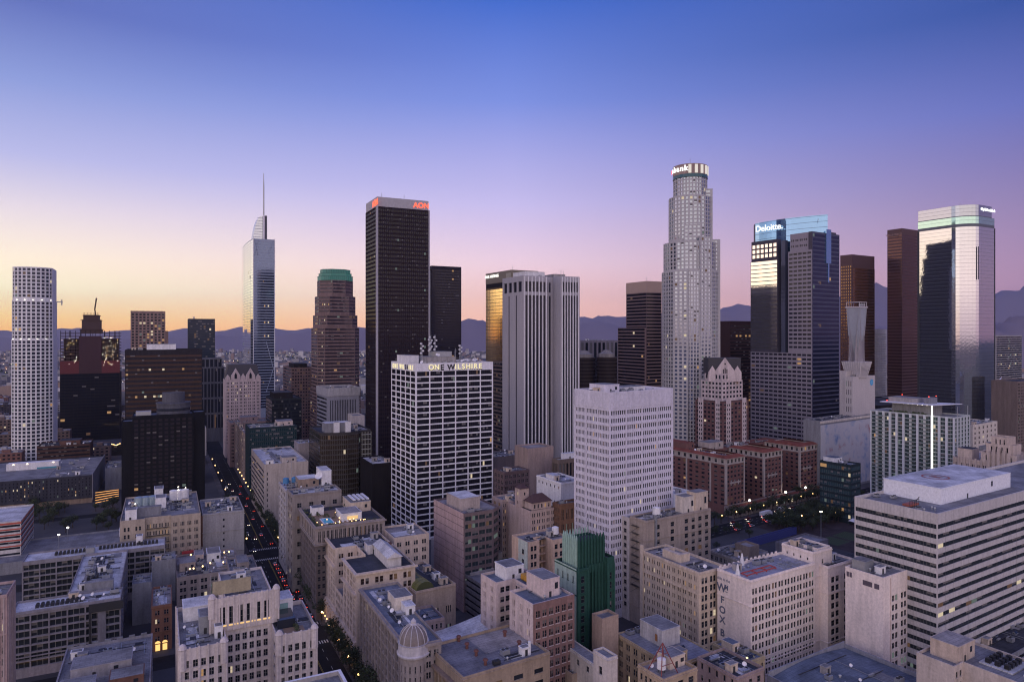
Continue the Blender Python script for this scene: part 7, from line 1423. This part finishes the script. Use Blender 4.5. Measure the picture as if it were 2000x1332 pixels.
tag(b.build('road_marking'), 'dashed lane lines on the park street', None, None, 'structure')
for i in range(26):
    v_ = (-6.7, -2.3, 2.3, 6.7)[i % 4]; u = 2+i*4.6+rc_2.uniform(-1, 1); away = v_ < 0
    car(i % 4, pk(u, v_, .04), PV+(0 if away else pi), 'car in the evening traffic on the park street', 'cars on the park street')
def truck(u, v_, label, L_):
    t = thing('box_truck', label, 'truck', pk(u, v_, .04), PV); b = MB(); b.box(-L_/2, -1.25, .9, L_/2, 1.25, 3.9, WHITE, True); b.build('cargo_box', t)
    b = MB(); b.box(L_/2+.2, -1.2, .5, L_/2+2.2, 1.2, 2.7, WHITE, True); b.build('cab', t); b = MB(); b.box(L_/2+1.4, -1.1, 1.6, L_/2+2.23, 1.1, 2.5, G_DARK); b.build('windscreen', t)
    for x in (-L_*.35, L_*.3, L_/2+1.2):
        for y in (-1.1, 1.1): b = MB(); b.loft([[(x+.5*cos(j*.628), y+e, .5+.5*sin(j*.628)) for j in range(10)] for e in (-.15, .15)], FRAME_D); b.build('wheel', t)
    b = MB(); b.box(-L_/2-.05, -1.1, 1, -L_/2-.01, -.8, 1.2, RED, True); b.build('tail_light', t)
truck(52, 4.5, 'long white lorry with a plain box on the park street', 11); truck(72, 4.5, 'shorter white lorry ahead of the long one on the park street', 6)
# parked cars on the deck
dr_ = DECK.root; wt_ = DECK.WT
for (x, y, k, lb, a) in ((16, 38, 0, 'white parked SUV on the open parking deck', .15), (19, 42.5, 2, 'small grey car parked behind the white SUV', .1), (25, 34, 1, 'black car parked right of the white SUV on the open deck', .15), (33, 25, 1, 'black car parked at the near right corner of the open deck', .1)):
    p = wt_ @ Vector((x, y, 7.22)); car(k, tuple(p), DECK.th+a, lb, None if False else 'cars on the open deck')
# ---- trees
def tree_proto(name, seed, h, r, c):
    t = thing(name, 'tree', 'tree', (0, 0, 0), 0); rr = random.Random(seed); bk = plain((.05,.035,.025), .9); b = MB()
    b.loft([[(q*cos(j*pi/3)+dx, q*sin(j*pi/3), z) for j in range(6)] for z, q, dx in ((0,.3,0),(h*.25,.2,.05),(h*.45,.15,.12))], bk)
    tips = []
    for i in range(7): a = i*.9+rr.random(); e = (r*.6*cos(a), r*.6*sin(a), h*rr.uniform(.55,.85)); b.bar((.1, 0, h*.38), e, .07, bk, 4); tips.append(e)
    b.build('trunk', t); b = MB(); m1_, m2_ = leafmat(c), leafmat(tuple(v*1.6 for v in c))
    for e in tips+[(0,0,h*.85), (0,0,h*.6)]:
        mm_ = m1_ if rr.random() < .6 else m2_; cr_ = r*rr.uniform(.38, .58)
        for i in range(95):
            u = Vector((rr.gauss(0,1), rr.gauss(0,1), rr.gauss(0,1))).normalized(); c_ = Vector(e)+u*cr_*rr.uniform(.4,1)*(1 if u.z > 0 else .75); s = rr.uniform(.18,.42)
            a = (u+Vector((rr.gauss(0,.7), rr.gauss(0,.7), rr.gauss(0,.7)))).normalized(); p, q = a.orthogonal().normalized(), a.cross(a.orthogonal().normalized()); b.face([c_-p*s, c_+q*s*.6, c_+p*s, c_-q*s*.6], mm_)
    b.build('crown', t); return t
tps = [tree_proto('street_tree', k, hh, r, c) for k, (hh, r, c) in enumerate(((8.5, 3.6, (.028,.038,.016)), (10, 4.2, (.022,.032,.014)), (7, 3, (.035,.045,.018))))]
ut = set()
def tree(k, loc, label, group, sc=1):
    a = R.uniform(0, 6.28)
    if k not in ut: ut.add(k); r = tps[k]; r.location = loc; r.rotation_euler = (0,0,a); r['label'] = label; r['group'] = group
    else: r = dup(tps[k], loc, a, label, group)
    r.scale = (sc, sc, sc); return r
for i in range(54):
    t0 = -60+i*7
    if any(abs(t0-c) < 11 for c in (40, 172, 330)): continue
    tree(i % 3, sp_(t0, 2.4, .14), 'dark street tree on the right hand pavement of the avenue', 'street trees along the avenue', R.uniform(1.0, 1.5))
    if t0 > 185: tree((i+1) % 3, sp_(t0+4, 23, .14), 'dark street tree on the left hand pavement of the avenue', 'street trees along the avenue', R.uniform(.85, 1.15))
for i in range(20): tree(i % 3, pk(-8+i*8, 11.2+R.uniform(-.6, .6), .06), 'dark tree in front of the brick hotel', 'trees before the hotel', R.uniform(1, 1.3))
for i in range(70): tree(i % 3, pk(28+R.uniform(0, 84), -12-R.uniform(0, 28), .06), 'dark tree in the park clump beside the brick square', 'trees in the park', R.uniform(.9, 1.35))
for i in range(26): tree(i % 3, pk(112+R.uniform(0, 66), R.uniform(-40, 28), .06), 'dark tree between the park and the dark teal building', 'trees by the teal building', R.uniform(.9, 1.3))
for i in range(34): q_ = G(R.uniform(60, 232), R.uniform(988, 1040)); tree(i % 3, (q_[0], q_[1], 0), 'dark tree in the gap between the long hall and the car park deck', 'trees behind the car park deck', R.uniform(.8, 1.2))
for i in range(22): q_ = G(R.uniform(1255, 1480), R.uniform(1035, 1080)); tree(i % 3, (q_[0], q_[1], 0), 'dark tree in the yard before the park street', 'trees in the yard', R.uniform(.6, .9))
# ---- lamps
def lamp_proto():
    t = thing('street_lamp', 'lamp', 'street lamp', (0,0,0), 0); b = MB(); b.lathe(0, 0, [(.16, 0), (.1, .6), (.07, 5.8)], FRAME_D, 7); b.build('pole', t)
    b = MB(); b.lathe(0, 0, [(.06, 5.8), (.34, 6.0), (.42, 6.3), (.3, 6.62), (.03, 6.75)], HOT, 9); b.build('globe', t); return t
lp0 = lamp_proto(); first = [True]
def lamp(loc, label, group, sc=1):
    if first[0]: first[0] = False; r = lp0; r.location = loc; r['label'] = label; r['group'] = group
    else: r = dup(lp0, loc, 0, label, group)
    r.scale = (sc, sc, sc)
for i in range(30): lamp(sp_(-55+i*17, 3.2, .14), 'glowing globe lamp on the right hand kerb of the avenue', 'lamps along the avenue')
for i in range(9): lamp(sp_(190+i*40, 21.9, .14), 'glowing globe lamp on the left hand kerb of the avenue', 'lamps along the avenue')
for i in range(10): lamp(pk(-10+i*17, 9.8, .06), 'globe lamp on the pavement before the brick hotel', 'lamps before the hotel')
for u, v_ in ((52,-26),(60,-30),(66,-22),(74,-30),(40,-20),(86,-12),(96,-24),(110,-20),(128,-16),(48,-14),(80,-36)): lamp(pk(u, v_, .06), 'globe lamp among the park trees', 'lamps in the park', 1.1)
t = thing('light_mast', 'tall thin lamp mast standing on the park square', 'light mast', pk(36.6, -50, .06)); b = MB(); b.lathe(0, 0, [(.25, 0), (.14, 17)], METAL, 8); b.build('pole', t); b = MB(); b.box(-.8, -.3, 17, .8, .3, 17.5, HOTW, True); b.build('lamp_head', t)
for i in range(3):
    t = thing('canopy_tent', 'white peaked tent on the park square', 'tent', pk(84+i*6, -47, .06), PV, 'tents on the park square'); b = MB(); b.loft([[(-2.5,-2.5,2.6),(2.5,-2.5,2.6),(2.5,2.5,2.6),(-2.5,2.5,2.6)], [(-.1,-.1,4.6),(.1,-.1,4.6),(.1,.1,4.6),(-.1,.1,4.6)]], WHITE); b.build('canopy', t); b = MB()
    for x in (-2.4, 2.4):
        for y in (-2.4, 2.4): b.bar((x, y, 0), (x, y, 2.6), .06, METAL)
    b.build('frame', t)
# ================================================================ filler blocks of the middle city
occ = [(o.location.x, o.location.y) for o in col.objects if o.type == 'EMPTY' and not o.parent]
FP = []
for o in col.objects:
    if o.type == 'MESH' and o.parent and o.name.split('.')[0] in ('wall', 'roof', 'front_wall'):
        mt = Matrix.Translation(o.parent.location) @ Matrix.Rotation(o.parent.rotation_euler.z, 4, 'Z'); vs2 = [mt @ v.co for v in o.data.vertices]
        if vs2: FP.append((min(v.x for v in vs2)-3, max(v.x for v in vs2)+3, min(v.y for v in vs2)-3, max(v.y for v in vs2)+3))
rf = random.Random(77); cols_ = [('brown', (.2,.14,.12)), ('grey', (.26,.25,.27)), ('beige', (.42,.35,.3)), ('dark', (.07,.06,.07)), ('pale', (.55,.51,.48)), ('red brick', (.22,.11,.09))]
tops = [('grey roof', R_GREY), ('white roof', R_WHITE), ('dark roof', R_DARK)]; th = math.atan((CX-310)/FPX); cnt = 0; seen = {}
for D in range(640, 1330, 44):
    for px_ in range(-80, 2120, 62):
        x = (px_+rf.uniform(-15, 15)-CX)*D/FPX; y = D+rf.uniform(-10, 10); w, d = rf.uniform(16, 30), rf.uniform(16, 30); h = rf.choice((9, 12, 14, 18, 22, 30))*rf.uniform(.8, 1.2)
        tt = ((x-ST[0])*SD[0]+(y-ST[1])*SD[1]); oo = ((x-ST[0])*SL[0]+(y-ST[1])*SL[1])
        if -w-4 < oo < 27+2: continue
        if any(a < x+w*1.1 and x-d*.5 < b_ and c < y+d+w*.5 and y < e for a, b_, c, e in FP): continue
        cn_, cc_ = rf.choice(cols_); tn_, tm_ = rf.choice(tops); sz_ = 'low' if h < 13 else 'mid height' if h < 21 else 'taller'
        ar = 'left of the avenue' if oo > 0 else ('behind the tall black tower' if px_ < 950 else 'behind the white centre towers' if px_ < 1450 else 'toward the right edge')
        lb = '%s %s block with %s, mid distance, %s' % (sz_, cn_, tn_, ar)
        t = Bld('city_block', lb, 'building', 310, 0, 0, 0, 0, z=h, o=(x, y), w=w, d=d, group='dim city blocks between the towers').look(lit=.10, blind=.1)
        t.th = th; wm_ = wall(cc_); sp2 = S(max(3, int(w/4)), 3.6, 1.8, .55, fr=0, top=1.6, bot=2.5, rec=.2)
        bb_ = MB(); t.facade(bb_, (0, 0), (w, 0), -1, h, sp2, wm_)
        for a_, b_ in (((w,0),(w,d)), ((w,d),(0,d)), ((0,d),(0,0))): t.facade(bb_, a_, b_, -1, h, None, wm_)
        bb_.face([(0,0,h-.5),(w,0,h-.5),(w,d,h-.5),(0,d,h-.5)], tm_); bb_.box(w*.3, d*.3, h-.5, w*.6, d*.6, h+2.2, wm_); bb_.box(w*.7, d*.2, h-.5, w*.85, d*.35, h+1, METAL); bb_.build('wall', t.root); t.finish(0); cnt += 1
print('filler', cnt)
